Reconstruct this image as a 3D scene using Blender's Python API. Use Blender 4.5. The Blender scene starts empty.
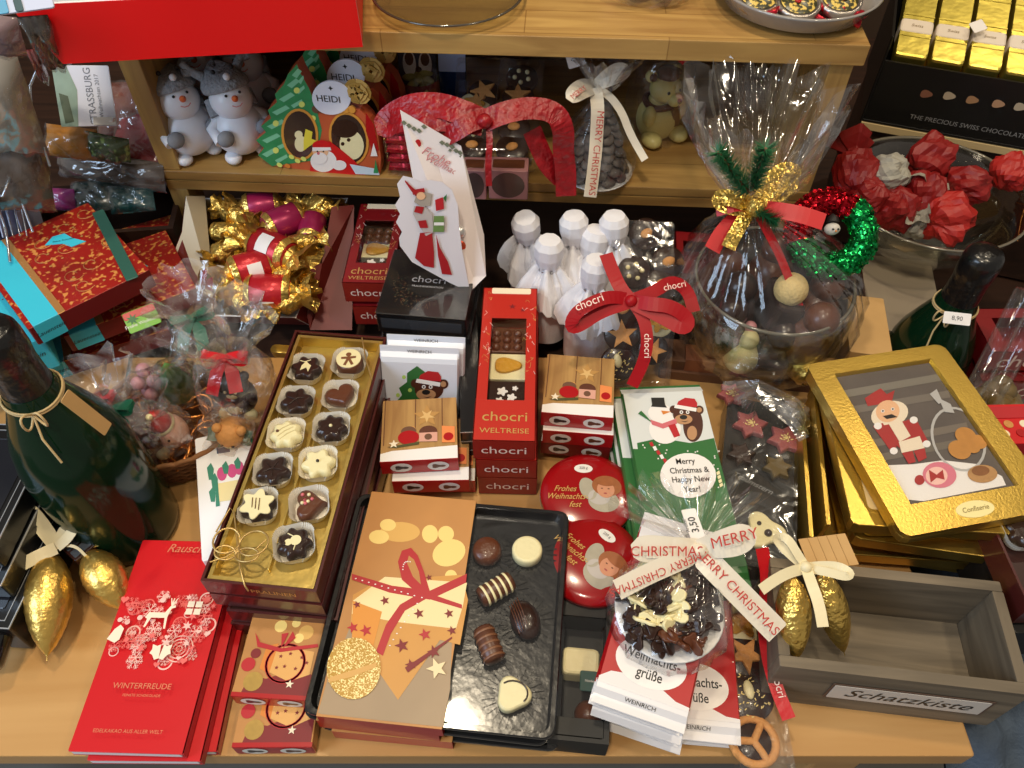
import bpy, bmesh, math, random
from math import pi, sin, cos, tan, atan2, sqrt, radians as R
from mathutils import Matrix, Vector, noise
random.seed(7)
SC = bpy.context.scene
COL = SC.collection

# ------------------------------------------------------------------ camera, world, lights, exposure
FPX, PITCH, CH = 800.0, R(50.6), 0.66
cam_d = bpy.data.cameras.new('camera'); cam = bpy.data.objects.new('camera', cam_d); COL.objects.link(cam)
cam_d.sensor_width = 36.0; cam_d.lens = FPX/1024*36.0; cam_d.clip_start = 0.02
cam.location = (0, 0, CH); cam.rotation_euler = (pi/2-PITCH, 0, 0)
SC.camera = cam

SC.view_settings.view_transform = 'Standard'; SC.view_settings.look = 'None'
SC.view_settings.gamma = 1.0; SC.view_settings.use_curve_mapping = False
SC.view_settings.exposure = -0.40

w = bpy.data.worlds.new('shop_air'); SC.world = w; w.use_nodes = True
bg = w.node_tree.nodes['Background']; bg.inputs[0].default_value = (1.0, .90, .78, 1); bg.inputs[1].default_value = 0.34

def area(name, loc, aim, size, power, color, size_y=None):
    l = bpy.data.lights.new(name, 'AREA'); l.energy = power; l.color = color; l.size = size
    if size_y: l.shape = 'RECTANGLE'; l.size_y = size_y
    o = bpy.data.objects.new(name, l); COL.objects.link(o); o.location = loc
    d = Vector(aim)-Vector(loc); o.rotation_euler = d.to_track_quat('-Z', 'Y').to_euler()
    return o
area('ceiling_spotlight_front', (-0.25, -0.30, 2.0), (-0.05, .25, 0), .16, 19, (1, .87, .68))
area('ceiling_spotlight_right', (0.75, 0.15, 2.1), (0.25, .45, 0), .12, 11, (1, .83, .58))
area('ceiling_spotlight_far_right', (1.25, 1.45, 2.2), (.3, .4, 0), .12, 10, (1, .85, .62))
area('ceiling_spotlight_back', (-.20, .78, 2.2), (0, .4, 0), .12, 17, (1, .84, .60))
area('shop_window_daylight', (-1.35, -0.35, 1.05), (-.33, .78, .17), .7, 24, (.60, .78, 1.0), 1.0)

# ------------------------------------------------------------------ pixel -> world
def ray(px, py):
    a, b = (px-512)/FPX, -(py-384)/FPX
    return Vector((a, cos(PITCH)+b*sin(PITCH), -sin(PITCH)+b*cos(PITCH)))
def P(px, py, z):
    d = ray(px, py); t = (z-CH)/d.z
    return Vector((d.x*t, d.y*t, z))
def PY(px, py, y):
    d = ray(px, py); t = y/d.y
    return Vector((d.x*t, y, CH+d.z*t))

# ------------------------------------------------------------------ materials
def lin(h):
    c = [int(h[i:i+2], 16)/255 for i in (0, 2, 4)]
    return tuple((x/12.92 if x <= .04045 else ((x+.055)/1.055)**2.4) for x in c)+(1,)
MATS = {}
def mat(name, col=None, rough=.5, metal=0., var=0., scale=60., bump=0., bscale=200., coat=0., spec=.5, sub=0., emit=None):
    if name in MATS: return MATS[name]
    m = bpy.data.materials.new(name); m.use_nodes = True; MATS[name] = m
    nt = m.node_tree; b = nt.nodes['Principled BSDF']; c = lin(col)
    b.inputs['Base Color'].default_value = c; b.inputs['Roughness'].default_value = rough
    b.inputs['Metallic'].default_value = metal; b.inputs['Coat Weight'].default_value = coat
    b.inputs['Coat Roughness'].default_value = .08
    b.inputs['Specular IOR Level'].default_value = spec
    if sub: b.inputs['Subsurface Weight'].default_value = sub; b.inputs['Subsurface Scale'].default_value = .01
    tc = nt.nodes.new('ShaderNodeTexCoord')
    if var:
        n = nt.nodes.new('ShaderNodeTexNoise'); n.inputs['Scale'].default_value = scale; n.inputs['Detail'].default_value = 3
        nt.links.new(tc.outputs['Object'], n.inputs['Vector'])
        mx = nt.nodes.new('ShaderNodeMix'); mx.data_type = 'RGBA'
        mx.inputs[6].default_value = tuple(x*(1-var) for x in c[:3])+(1,)
        mx.inputs[7].default_value = tuple(min(1, x*(1+var)) for x in c[:3])+(1,)
        nt.links.new(n.outputs['Fac'], mx.inputs[0]); nt.links.new(mx.outputs[2], b.inputs['Base Color'])
    if bump:
        n = nt.nodes.new('ShaderNodeTexNoise'); n.inputs['Scale'].default_value = bscale; n.inputs['Detail'].default_value = 2
        nt.links.new(tc.outputs['Object'], n.inputs['Vector'])
        bp = nt.nodes.new('ShaderNodeBump'); bp.inputs['Strength'].default_value = bump; bp.inputs['Distance'].default_value = .003
        nt.links.new(n.outputs['Fac'], bp.inputs['Height']); nt.links.new(bp.outputs['Normal'], b.inputs['Normal'])
    return m
def film(name, col='ffffff', gl=.22, rough=.12, bump=.5, bscale=60., base=.03, haze=.0):
    """clear wrapping film: mostly transparent, glossy where it is creased or seen edge-on"""
    if name in MATS: return MATS[name]
    m = bpy.data.materials.new(name); m.use_nodes = True; MATS[name] = m
    nt = m.node_tree; nt.nodes.clear(); N = nt.nodes.new; L = nt.links.new
    out = N('ShaderNodeOutputMaterial'); mx = N('ShaderNodeMixShader'); t = N('ShaderNodeBsdfTransparent'); g = N('ShaderNodeBsdfGlossy')
    t.inputs[0].default_value = lin(col); g.inputs['Roughness'].default_value = rough; g.inputs[0].default_value = (1, 1, 1, 1)
    tc = N('ShaderNodeTexCoord'); n = N('ShaderNodeTexNoise'); n.inputs['Scale'].default_value = bscale; n.inputs['Detail'].default_value = 2
    n.inputs['Distortion'].default_value = .6
    L(tc.outputs['Object'], n.inputs['Vector']); bp = N('ShaderNodeBump'); bp.inputs['Strength'].default_value = bump; bp.inputs['Distance'].default_value = .004
    L(n.outputs['Fac'], bp.inputs['Height']); L(bp.outputs['Normal'], g.inputs['Normal'])
    lw = N('ShaderNodeLayerWeight'); lw.inputs['Blend'].default_value = .35; L(bp.outputs['Normal'], lw.inputs['Normal'])
    ma = N('ShaderNodeMath'); ma.operation = 'MULTIPLY_ADD'; L(lw.outputs['Facing'], ma.inputs[0]); ma.inputs[1].default_value = gl; ma.inputs[2].default_value = base
    L(ma.outputs[0], mx.inputs[0]); L(t.outputs[0], mx.inputs[1]); L(g.outputs[0], mx.inputs[2])
    df = N('ShaderNodeBsdfDiffuse'); df.inputs[0].default_value = (.85, .85, .88, 1); m2 = N('ShaderNodeMixShader'); L(bp.outputs['Normal'], df.inputs['Normal'])
    mr = N('ShaderNodeMapRange'); mr.inputs['From Min'].default_value = .45; mr.inputs['From Max'].default_value = .75; mr.inputs['To Min'].default_value = 0; mr.inputs['To Max'].default_value = haze
    L(n.outputs['Fac'], mr.inputs['Value']); L(mr.outputs[0], m2.inputs[0]); L(mx.outputs[0], m2.inputs[1]); L(df.outputs[0], m2.inputs[2]); L(m2.outputs[0], out.inputs[0])
    return m
def wood(name, c1, c2, axis='X', scale=6., rough=.5, plank=0.):
    if name in MATS: return MATS[name]
    m = bpy.data.materials.new(name); m.use_nodes = True; MATS[name] = m
    nt = m.node_tree; N = nt.nodes.new; L = nt.links.new; b = nt.nodes['Principled BSDF']; b.inputs['Roughness'].default_value = rough
    tc = N('ShaderNodeTexCoord'); mp = N('ShaderNodeMapping'); L(tc.outputs['Object'], mp.inputs[0])
    s = [scale*6]*3; s['XYZ'.index(axis)] = scale*.6; mp.inputs['Scale'].default_value = s
    n = N('ShaderNodeTexNoise'); n.inputs['Scale'].default_value = 2.0; n.inputs['Detail'].default_value = 6; n.inputs['Distortion'].default_value = .8
    L(mp.outputs[0], n.inputs['Vector'])
    cr = N('ShaderNodeValToRGB'); cr.color_ramp.elements[0].position = .32; cr.color_ramp.elements[0].color = lin(c1)
    cr.color_ramp.elements[1].position = .68; cr.color_ramp.elements[1].color = lin(c2); L(n.outputs['Fac'], cr.inputs[0])
    last = cr.outputs[0]
    if plank:
        br = N('ShaderNodeTexBrick'); br.inputs['Scale'].default_value = 1.0; br.inputs['Brick Width'].default_value = plank*6
        br.inputs['Row Height'].default_value = plank; br.inputs['Mortar Size'].default_value = .0006; br.inputs['Color1'].default_value = (1, 1, 1, 1)
        br.inputs['Color2'].default_value = (.80, .78, .74, 1); br.inputs['Mortar'].default_value = (.62, .56, .48, 1)
        L(tc.outputs['Object'], br.inputs['Vector'])
        mx = N('ShaderNodeMix'); mx.data_type = 'RGBA'; mx.blend_type = 'MULTIPLY'; mx.inputs[0].default_value = 1
        L(last, mx.inputs[6]); L(br.outputs['Color'], mx.inputs[7]); last = mx.outputs[2]
    L(last, b.inputs['Base Color'])
    bp = N('ShaderNodeBump'); bp.inputs['Strength'].default_value = .12; bp.inputs['Distance'].default_value = .002
    L(n.outputs['Fac'], bp.inputs['Height']); L(bp.outputs[0], b.inputs['Normal'])
    return m
def speck(name, base, dot, scale=500., thr=.62, rough=.4, metal_dot=0., soft=.04, metal=0.):
    """base colour with small specks of another colour"""
    if name in MATS: return MATS[name]
    m = bpy.data.materials.new(name); m.use_nodes = True; MATS[name] = m
    nt = m.node_tree; N = nt.nodes.new; L = nt.links.new; b = nt.nodes['Principled BSDF']; b.inputs['Roughness'].default_value = rough
    b.inputs['Metallic'].default_value = metal
    tc = N('ShaderNodeTexCoord'); n = N('ShaderNodeTexNoise'); n.inputs['Scale'].default_value = scale; n.inputs['Detail'].default_value = 1
    L(tc.outputs['Object'], n.inputs['Vector']); cr = N('ShaderNodeValToRGB')
    cr.color_ramp.elements[0].position = thr-soft; cr.color_ramp.elements[0].color = lin(base)
    cr.color_ramp.elements[1].position = thr+soft; cr.color_ramp.elements[1].color = lin(dot)
    L(n.outputs['Fac'], cr.inputs[0]); L(cr.outputs[0], b.inputs['Base Color'])
    return m
def glitter(name, base, rough=.25, scale=900.):
    """faceted flakes: every cell of a fine Voronoi pattern tips the normal its own way"""
    if name in MATS: return MATS[name]
    m = bpy.data.materials.new(name); m.use_nodes = True; MATS[name] = m
    nt = m.node_tree; N = nt.nodes.new; L = nt.links.new; b = nt.nodes['Principled BSDF']
    b.inputs['Base Color'].default_value = lin(base); b.inputs['Metallic'].default_value = .9; b.inputs['Roughness'].default_value = rough
    tc = N('ShaderNodeTexCoord'); v = N('ShaderNodeTexVoronoi'); v.inputs['Scale'].default_value = scale; L(tc.outputs['Object'], v.inputs['Vector'])
    bp = N('ShaderNodeBump'); bp.inputs['Strength'].default_value = 1; bp.inputs['Distance'].default_value = .002
    sp = N('ShaderNodeSeparateColor'); L(v.outputs['Color'], sp.inputs[0]); L(sp.outputs[0], bp.inputs['Height'])
    g = N('ShaderNodeNewGeometry'); a = N('ShaderNodeVectorMath'); a.operation = 'SUBTRACT'; L(v.outputs['Color'], a.inputs[0]); a.inputs[1].default_value = (.5, .5, .5)
    s = N('ShaderNodeVectorMath'); s.operation = 'SCALE'; L(a.outputs[0], s.inputs[0]); s.inputs['Scale'].default_value = 1.0
    d = N('ShaderNodeVectorMath'); d.operation = 'ADD'; L(g.outputs['Normal'], d.inputs[0]); L(s.outputs[0], d.inputs[1])
    nn = N('ShaderNodeVectorMath'); nn.operation = 'NORMALIZE'; L(d.outputs[0], nn.inputs[0]); L(nn.outputs[0], b.inputs['Normal'])
    return m

WHITE = mat('white_paper', 'efeae6', .45); CREAM = mat('cream_paper', 'efe0c4', .5)
RED = mat('red_card', 'ae1018', .32, coat=.3); RED2 = mat('bright_red_card', 'cc141c', .35); DRED = mat('dark_red_card', '7c1218', .38)
BLACK = mat('black_card', '17181a', .3, coat=.3); BLACKM = mat('matt_black', '141414', .55); INK = mat('black_ink', '1c1a1a', .5)
GOLD = mat('gold_foil', 'e2c268', .32, .85, bump=.25, bscale=60.); GOLDC = mat('crinkled_gold_foil', 'e4c066', .30, .88, bump=1., bscale=160.)
GOLDF = mat('gold_card', 'cdac54', .32, .95, bump=.08, bscale=500.)
SILVER = mat('silver_edge', 'd8d8d8', .3, .8); GOLDINK = mat('gold_ink', 'd9b26a', .4, .6)
CHOC = mat('milk_chocolate', '5e3420', .35, var=.15, bump=.15, bscale=300, coat=.15)
DCHOC = mat('dark_chocolate', '2d1a14', .32, var=.15, bump=.12, bscale=300, coat=.2)
WCHOC = mat('white_chocolate', 'eadfae', .4, var=.05, bump=.1, bscale=300)
BISC = mat('golden_biscuit', 'cf9150', .7, var=.2, scale=300, bump=.3, bscale=400)
PINK = mat('pink_print', 'd06a72', .5); SKIN = mat('printed_skin', 'e8b68c', .5)
GREEN = mat('green_print', '2d6a35', .45, var=.12, scale=50); GRIB = mat('green_satin', '0f5f45', .35, bump=.2, bscale=150)
REDRIB = mat('red_satin', 'c40f1e', .30, bump=.15, bscale=120, coat=.3); CREAMRIB = mat('cream_satin', 'eadcb4', .38, bump=.1, bscale=150)
RUFF = mat('white_paper_cup', 'e8e0d0', .6)
BROWN = mat('brown_card', '6a4630', .6, var=.1); KRAFT = mat('kraft_card', 'c8a068', .6, var=.08)
CELLO = film('clear_wrap', gl=.42, rough=.12, bump=1., bscale=38., base=.035, haze=.10); CELLOS = film('smooth_clear_wrap', gl=.40, rough=.10, bump=.6, bscale=35., base=.04, haze=.04)
CELLOB = film('crackly_clear_wrap', gl=.55, rough=.14, bump=1., bscale=45., base=.05, haze=.22)
WINDOW = film('window_film', gl=.10, rough=.06, bump=.15, bscale=14., base=.025)
GLASS = film('clear_glass', 'f2f2ea', gl=.42, rough=.03, bump=0., base=.05)
OAK = wood('oiled_oak', '9c743e', 'c29a58', 'X', 5, .45, plank=.045); TABLEWOOD = wood('table_board_wood', 'b98a50', 'c79a60', 'X', 2.5, .38)
GREYWOOD = wood('grey_washed_wood', '5e5446', '7e715e', 'X', 7, .7); GREYWOODY = wood('grey_washed_wood_side', '564c3f', '766a58', 'Y', 7, .7)

# ------------------------------------------------------------------ mesh builder
def T(x=0, y=0, z=0): return Matrix.Translation((x, y, z))
def RZ(a): return Matrix.Rotation(a, 4, 'Z')
def RX(a): return Matrix.Rotation(a, 4, 'X')
def RY(a): return Matrix.Rotation(a, 4, 'Y')
def S(x, y=None, z=None):
    y = x if y is None else y; z = x if z is None else z
    return Matrix.Diagonal((x, y, z, 1))
I4 = Matrix.Identity(4)
def circ(r, n=24, rx=None, a0=0.): return [(r*cos(a0+2*pi*i/n), (rx or r)*sin(a0+2*pi*i/n)) for i in range(n)]
def rrect(w, d, r=.003, n=3):
    r = min(r, w/2*.98, d/2*.98); o = []
    for cx, cy, a in ((w/2-r, d/2-r, 0), (-w/2+r, d/2-r, pi/2), (-w/2+r, -d/2+r, pi), (w/2-r, -d/2+r, 1.5*pi)):
        for i in range(n+1): t = a+pi/2*i/n; o.append((cx+r*cos(t), cy+r*sin(t)))
    return o
def star(r, r2=None, n=5, a0=pi/2):
    r2 = r*.42 if r2 is None else r2
    return [((r if i % 2 == 0 else r2)*cos(a0+pi*i/n), (r if i % 2 == 0 else r2)*sin(a0+pi*i/n)) for i in range(2*n)]
def lobes(r, amp, n, k=48, a0=0.): return [(r*(1+amp*cos(n*(2*pi*i/k+a0)))*cos(2*pi*i/k), r*(1+amp*cos(n*(2*pi*i/k+a0)))*sin(2*pi*i/k)) for i in range(k)]
def heart(r, k=32):
    o = []
    for i in range(k):
        t = 2*pi*i/k; o.append((r*16*sin(t)**3/16, r*(13*cos(t)-5*cos(2*t)-2*cos(3*t)-cos(4*t))/16))
    return o[::-1]
def ccw(pts):
    a = sum(pts[i-1][0]*pts[i][1]-pts[i][0]*pts[i-1][1] for i in range(len(pts)))
    return pts if a > 0 else pts[::-1]
class B:
    def __init__(s): s.V = []; s.F = []; s.MI = []; s.SM = []; s.mats = []
    def mi(s, m):
        if m not in s.mats: s.mats.append(m)
        return s.mats.index(m)
    def add(s, vs, fs, m, M=I4, smooth=False):
        o = len(s.V); s.V += [M @ Vector(v) for v in vs]; k = s.mi(m)
        for f in fs: s.F.append(tuple(o+i for i in f)); s.MI.append(k); s.SM.append(smooth)
        return s
    def loft(s, rings, m, M=I4, smooth=True, cap0=True, cap1=True, closed=True, mfun=None):
        n = len(rings[0]); vs = [v for r in rings for v in r]; fs = []
        for j in range(len(rings)-1):
            for i in range(n if closed else n-1):
                a, b = j*n+i, j*n+(i+1) % n; fs.append((a, b, b+n, a+n))
        s.add(vs, fs, m, M, smooth)
        if cap0: s.add(rings[0], [tuple(range(n))[::-1]], m, M, False)
        if cap1: s.add(rings[-1], [tuple(range(n))], m, M, False)
        return s
    def prism(s, pts, h, m, M=I4, bev=0., smooth=False, z0=0., top=None):
        """extrude a 2-D outline; bev rounds the upper and lower rims"""
        pts = ccw(pts); cx = sum(p[0] for p in pts)/len(pts); cy = sum(p[1] for p in pts)/len(pts)
        rr = max(max(abs(p[0]-cx), abs(p[1]-cy)) for p in pts) or 1
        def ins(b): k = 1-b/rr; return [(cx+(p[0]-cx)*k, cy+(p[1]-cy)*k) for p in pts]
        if bev: st = [(ins(bev), z0), (ins(bev*.3), z0+bev*.3), (pts, z0+bev), (pts, z0+h-bev), (ins(bev*.3), z0+h-bev*.3), (ins(bev), z0+h)]
        else: st = [(pts, z0), (pts, z0+h)]
        rings = [[(x, y, z) for x, y in q] for q, z in st]
        s.loft(rings, m, M, smooth, True, top is None)
        if top is not None: s.add(rings[-1], [tuple(range(len(pts)))], top, M)
        return s
    def box(s, w, d, h, m, M=I4, r=.0015, bev=.0006, z0=0., top=None):
        return s.prism(rrect(w, d, r, 2), h, m, M, bev, False, z0, top)
    def frame(s, w, d, h, t, m, M=I4, z0=0.):
        """rectangular ring (picture-frame) with outer size w x d, bar width t"""
        def rr(a, b, z): return [(-a/2, -b/2, z), (a/2, -b/2, z), (a/2, b/2, z), (-a/2, b/2, z)]
        o0, o1, i1, i0 = rr(w, d, z0), rr(w, d, z0+h), rr(w-2*t, d-2*t, z0+h), rr(w-2*t, d-2*t, z0)
        return s.loft([o0, o1, i1, i0, o0], m, M, False, False, False)
    def poly(s, pts, z, m, M=I4):
        s.pc = getattr(s, 'pc', 0)+1; z += s.pc*5e-6
        pts = ccw(pts); s.add([(x, y, z) for x, y in pts], [tuple(range(len(pts)))], m, M); return s
    def lathe(s, prof, m, M=I4, n=32, cap0=True, cap1=True, sy=1., smooth=True):
        return s.loft([[(r*cos(2*pi*i/n), r*sy*sin(2*pi*i/n), z) for i in range(n)] for r, z in prof], m, M, smooth, cap0, cap1)
    def ball(s, r, m, M=I4, n=16, k=10, sx=1., sy=1., sz=1.):
        return s.lathe([(max(1e-5, r*sin(pi*j/k)), -r*cos(pi*j/k)) for j in range(k+1)], m, M @ S(sx, sy, sz), n)
    def tube(s, path, r, m, M=I4, n=8, taper=None):
        path = [Vector(p) for p in path]; rings = []; up = Vector((0, 0, 1))
        for i, p in enumerate(path):
            d = (path[min(i+1, len(path)-1)]-path[max(i-1, 0)]).normalized()
            a = d.cross(up)
            if a.length < .05: a = d.cross(Vector((1, 0, 0)))
            a.normalize(); b = a.cross(d).normalized(); up = b
            rr = r if taper is None else r*taper(i/(len(path)-1))
            rings.append([tuple(p+a*rr*cos(2*pi*k/n)+b*rr*sin(2*pi*k/n)) for k in range(n)])
        return s.loft(rings, m, M, True)
    def ribbon(s, path, side, wd, m, M=I4, th=.0004, wf=None):
        """band of width wd along path; side = vector (or one per point) across the band"""
        path = [Vector(p) for p in path]; n = len(path)
        sd = [Vector(x).normalized() for x in (side if isinstance(side, list) else [side]*n)]
        rings = []
        for i, p in enumerate(path):
            d = (path[min(i+1, n-1)]-path[max(i-1, 0)]).normalized(); a = sd[i]-d*sd[i].dot(d)
            a = a.normalized() if a.length > .01 else sd[i]
            nn = d.cross(a).normalized(); ww = wd/2*(wf(i/(n-1)) if wf else 1)
            rings.append([tuple(p+a*ww+nn*th/2), tuple(p-a*ww+nn*th/2), tuple(p-a*ww-nn*th/2), tuple(p+a*ww-nn*th/2)])
        return s.loft(rings, m, M, False)
    def text(s, txt, size, m, M=I4, z=0., shear=0., ax='CENTER', sx=1., th=0., fat=0.):
        k = (txt, shear, ax, round(fat/size, 3))
        if k not in TXT:
            c = bpy.data.curves.new('lettering', 'FONT'); c.body = txt; c.size = 1; c.shear = shear; c.align_x = ax; c.align_y = 'CENTER'
            c.resolution_u = 3; c.fill_mode = 'FRONT'; c.offset = fat/size
            o = bpy.data.objects.new('lettering', c); COL.objects.link(o); bpy.context.view_layer.update()
            me = bpy.data.meshes.new_from_object(o)
            TXT[k] = ([tuple(v.co) for v in me.vertices], [tuple(p.vertices) for p in me.polygons])
            bpy.data.objects.remove(o); bpy.data.curves.remove(c); bpy.data.meshes.remove(me)
        vs, fs = TXT[k]; s.pc = getattr(s, 'pc', 0)+1; z += s.pc*5e-6+2e-5
        s.add([(x*size*sx, y*size, z) for x, y, _ in vs], fs, m, M); return s
    def obj(s, name, parent=None, M=None, label=None):
        me = bpy.data.meshes.new(name); me.from_pydata([tuple(v) for v in s.V], [], s.F)
        for m in s.mats: me.materials.append(m)
        me.polygons.foreach_set('material_index', s.MI); me.polygons.foreach_set('use_smooth', s.SM); me.update()
        o = bpy.data.objects.new(name, me); COL.objects.link(o)
        if M is not None: o.matrix_world = M
        if parent: o.parent = parent
        if label: o['label'] = label
        return o
TXT = {}
def tag(o, label, cat, group=None, kind=None):
    o['label'] = label; o['category'] = cat
    if group: o['group'] = group
    if kind: o['kind'] = kind
    return o
def thing(name, label, cat, M=I4, group=None):
    o = bpy.data.objects.new(name, None); COL.objects.link(o); o.empty_display_size = .02; o.matrix_world = M
    return tag(o, label, cat, group)
def struct(b, name, M=None):
    o = b.obj(name, None, M); o['kind'] = 'structure'; return o
def dup(o, M, label, group=None):
    c = o.copy(); COL.objects.link(c); c.matrix_world = M; c['label'] = label
    if group: c['group'] = group
    for ch in list(o.children):
        d = ch.copy(); COL.objects.link(d); d.parent = c
        for g in list(ch.children):
            e = g.copy(); COL.objects.link(e); e.parent = d
    return c
class Fr:
    """frame of a box-like object: corners of its upper face (TL, TR, BR, BL) as pixels on height z (or one height each)"""
    def __init__(s, q, z, h=0.):
        if len(q[0]) == 3: tl, tr, br, bl = [Vector(v) for v in q]
        else:
            zs = z if isinstance(z, (list, tuple)) else [z]*4
            tl, tr, br, bl = [P(x, y, zz) for (x, y), zz in zip(q, zs)]
        c = (tl+tr+br+bl)/4; ax = (tr-tl)+(br-bl); ay = (tl-bl)+(tr-br); nz = ax.cross(ay).normalized()
        a1 = ax.normalized(); a2 = ay.normalized(); b = (a1+a2).normalized(); e = b.cross(nz).normalized()
        ux = (b+e).normalized(); uy = (b-e).normalized()
        if ux.dot(a1) < uy.dot(a1): ux, uy = uy, ux
        s.w = ax.length/2; s.d = ay.length/2; s.h = h; s.n = nz
        s.top = Matrix(((ux.x, uy.x, nz.x, c.x), (ux.y, uy.y, nz.y, c.y), (ux.z, uy.z, nz.z, c.z), (0, 0, 0, 1)))
        s.M = s.top @ T(0, 0, -h)      # frame at the underside
        s.inv = s.M.inverted(); s.err = (tr-br-(tl-bl)).length
    def L(s, px, py, z=None):
        """local coordinates (frame M) of the point seen at a pixel on the face (local height z, default the top)"""
        z = s.h if z is None else z
        o = s.inv @ Vector((0, 0, CH)); d = s.inv.to_3x3() @ ray(px, py); t = (z-o.z)/d.z
        return Vector((o.x+d.x*t, o.y+d.y*t, z))
    def L2(s, pts, z=None): return [tuple(s.L(x, y, z))[:2] for x, y in pts]
    def sc(s, px, py):
        """metres per pixel at this place"""
        return ((s.L(px+4, py)-s.L(px-4, py)).length)/8
def ppix(px, py, z, a=0.): return T(*P(px, py, z)) @ RZ(a)
# ------------------------------------------------------------------ the setting
b = B(); b.box(5, 5, .02, mat('grey_floor', '77736c', .5, var=.2, scale=3), T(0, .8, -.80)); struct(b, 'floor')
b = B(); b.box(5, .05, 3.2, mat('brown_wall', '4a3626', .8, var=.2, scale=4), T(0, 1.75, -.78)); struct(b, 'wall_back')

# light board of the display table, resting on a dark counter
tb = thing('display_table', 'light wooden table board carrying the chocolate boxes in front', 'table', T(0, 0, 0))
b = B(); b.box(1.26, .41, .022, TABLEWOOD, T(-.272, .375, -.022), .002, .0015); b.obj('tabletop', tb)
for x in (-.8, .30):
    for y in (.22, .50):
        b = B(); b.box(.045, .045, .738, TABLEWOOD, T(x, y, -.76), .003, .001); b.obj('leg', tb)
DARKW = wood('dark_stained_wood', '24150e', '3a2419', 'X', 5, .5)
b = B(); b.box(1.45, .85, .735, DARKW, T(-.375, 1.008, -.7555), .003, .002)
tag(b.obj('back_counter'), 'dark stained wooden counter behind the light table board', 'counter')
b = B(); b.box(.80, 1.10, .64, DARKW, T(.775, .96, -.7555), .003, .002)
tag(b.obj('side_counter'), 'lower dark wooden counter right of the table and shelf', 'counter')

# two-tier oak shelf
SHW, SHD = .718, .27
SHM = T(-.393, .752, 0) @ RZ(-R(3.2))      # front left corner of the shelf, x along its front
sh = thing('wooden_display_shelf', 'two-tier oak shelf standing behind the chocolate table', 'shelf', SHM)
def shelf_board(z, th, x0=0., x1=SHW, over=0.):
    q = B(); q.box(x1-x0, SHD+over, th, OAK, T((x0+x1)/2, SHD/2-over/2, z-th), .001, .0012); return q
shelf_board(.12, .011, 0, SHW).obj('middle_board', sh)
q = B(); q.box(SHW, .012, .011, OAK, T(SHW/2, .006, .096), .001, .001); q.obj('front_rail', sh)
shelf_board(.29, .020, -.004, SHW+.006, .006).obj('top_board', sh)
OAKZ = wood('oiled_oak_upright', '8e6a3a', 'b8924f', 'Z', 5, .5)
for x in (.011, SHW-.011):
    q = B(); q.box(.022, SHD-.002, .149, OAKZ, T(x, SHD/2+.001, .1205), .001, .001); q.obj('side_panel', sh)
    for y in (.018, SHD-.02):
        q = B(); q.box(.022, .034, .094, OAKZ, T(x, y, 0.0015), .001, .001); q.obj('leg', sh)
q = B(); q.box(SHW-.046, .006, .148, wood('oak_back_panel', '5a3c22', '75502e', 'X', 4, .6), T(SHW/2, SHD-.003, .1205)); q.obj('back_panel', sh)
def SHL(x, y, z, a=0.): return SHM @ T(x, y, z) @ RZ(a)
def shx(px, py, z, dy=0.):
    """matrix standing on height z where the pixel shows it, turned with the shelf"""
    return T(*P(px, py, z)) @ RZ(-R(3.2)) @ T(0, dy, 0)
# ------------------------------------------------------------------ the front of the table
def stackbox(fr, mt, b=None, r=.0015, bev=.0006, h=None, side=None):
    b = b or B(); b.box(fr.w, fr.d, h or fr.h, side or mt, I4, r, bev, 0., None); return b

# --- red winter folders -------------------------------------------------
PAGE = mat('white_page_edge', 'f4f0f4', .6)
def snowflake(b, x, y, r, m, z, k=6, M=I4):
    for i in range(k):
        a = 2*pi*i/k; A = M @ T(x, y, 0) @ RZ(a)
        b.poly([(0, -r*.05), (r, -r*.05), (r, r*.05), (0, r*.05)], z, m, A)
        for t, l in ((.45, .32), (.72, .24)):
            for sg in (1, -1):
                b.poly([(r*t, 0), (r*t+r*.07, 0), (r*t+r*l, sg*r*l), (r*t+r*l-r*.09, sg*r*l)], z, m, A)
def ringp(b, x, y, r, w, m, z, n=28, sy=1.):
    o = circ(r, n); i_ = circ(r-w, n)
    vs = [(x+p[0], y+p[1]*sy, z) for p in o]+[(x+p[0], y+p[1]*sy, z) for p in i_]
    b.add(vs, [(i, (i+1) % n, n+(i+1) % n, n+i) for i in range(n)], m)
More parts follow.
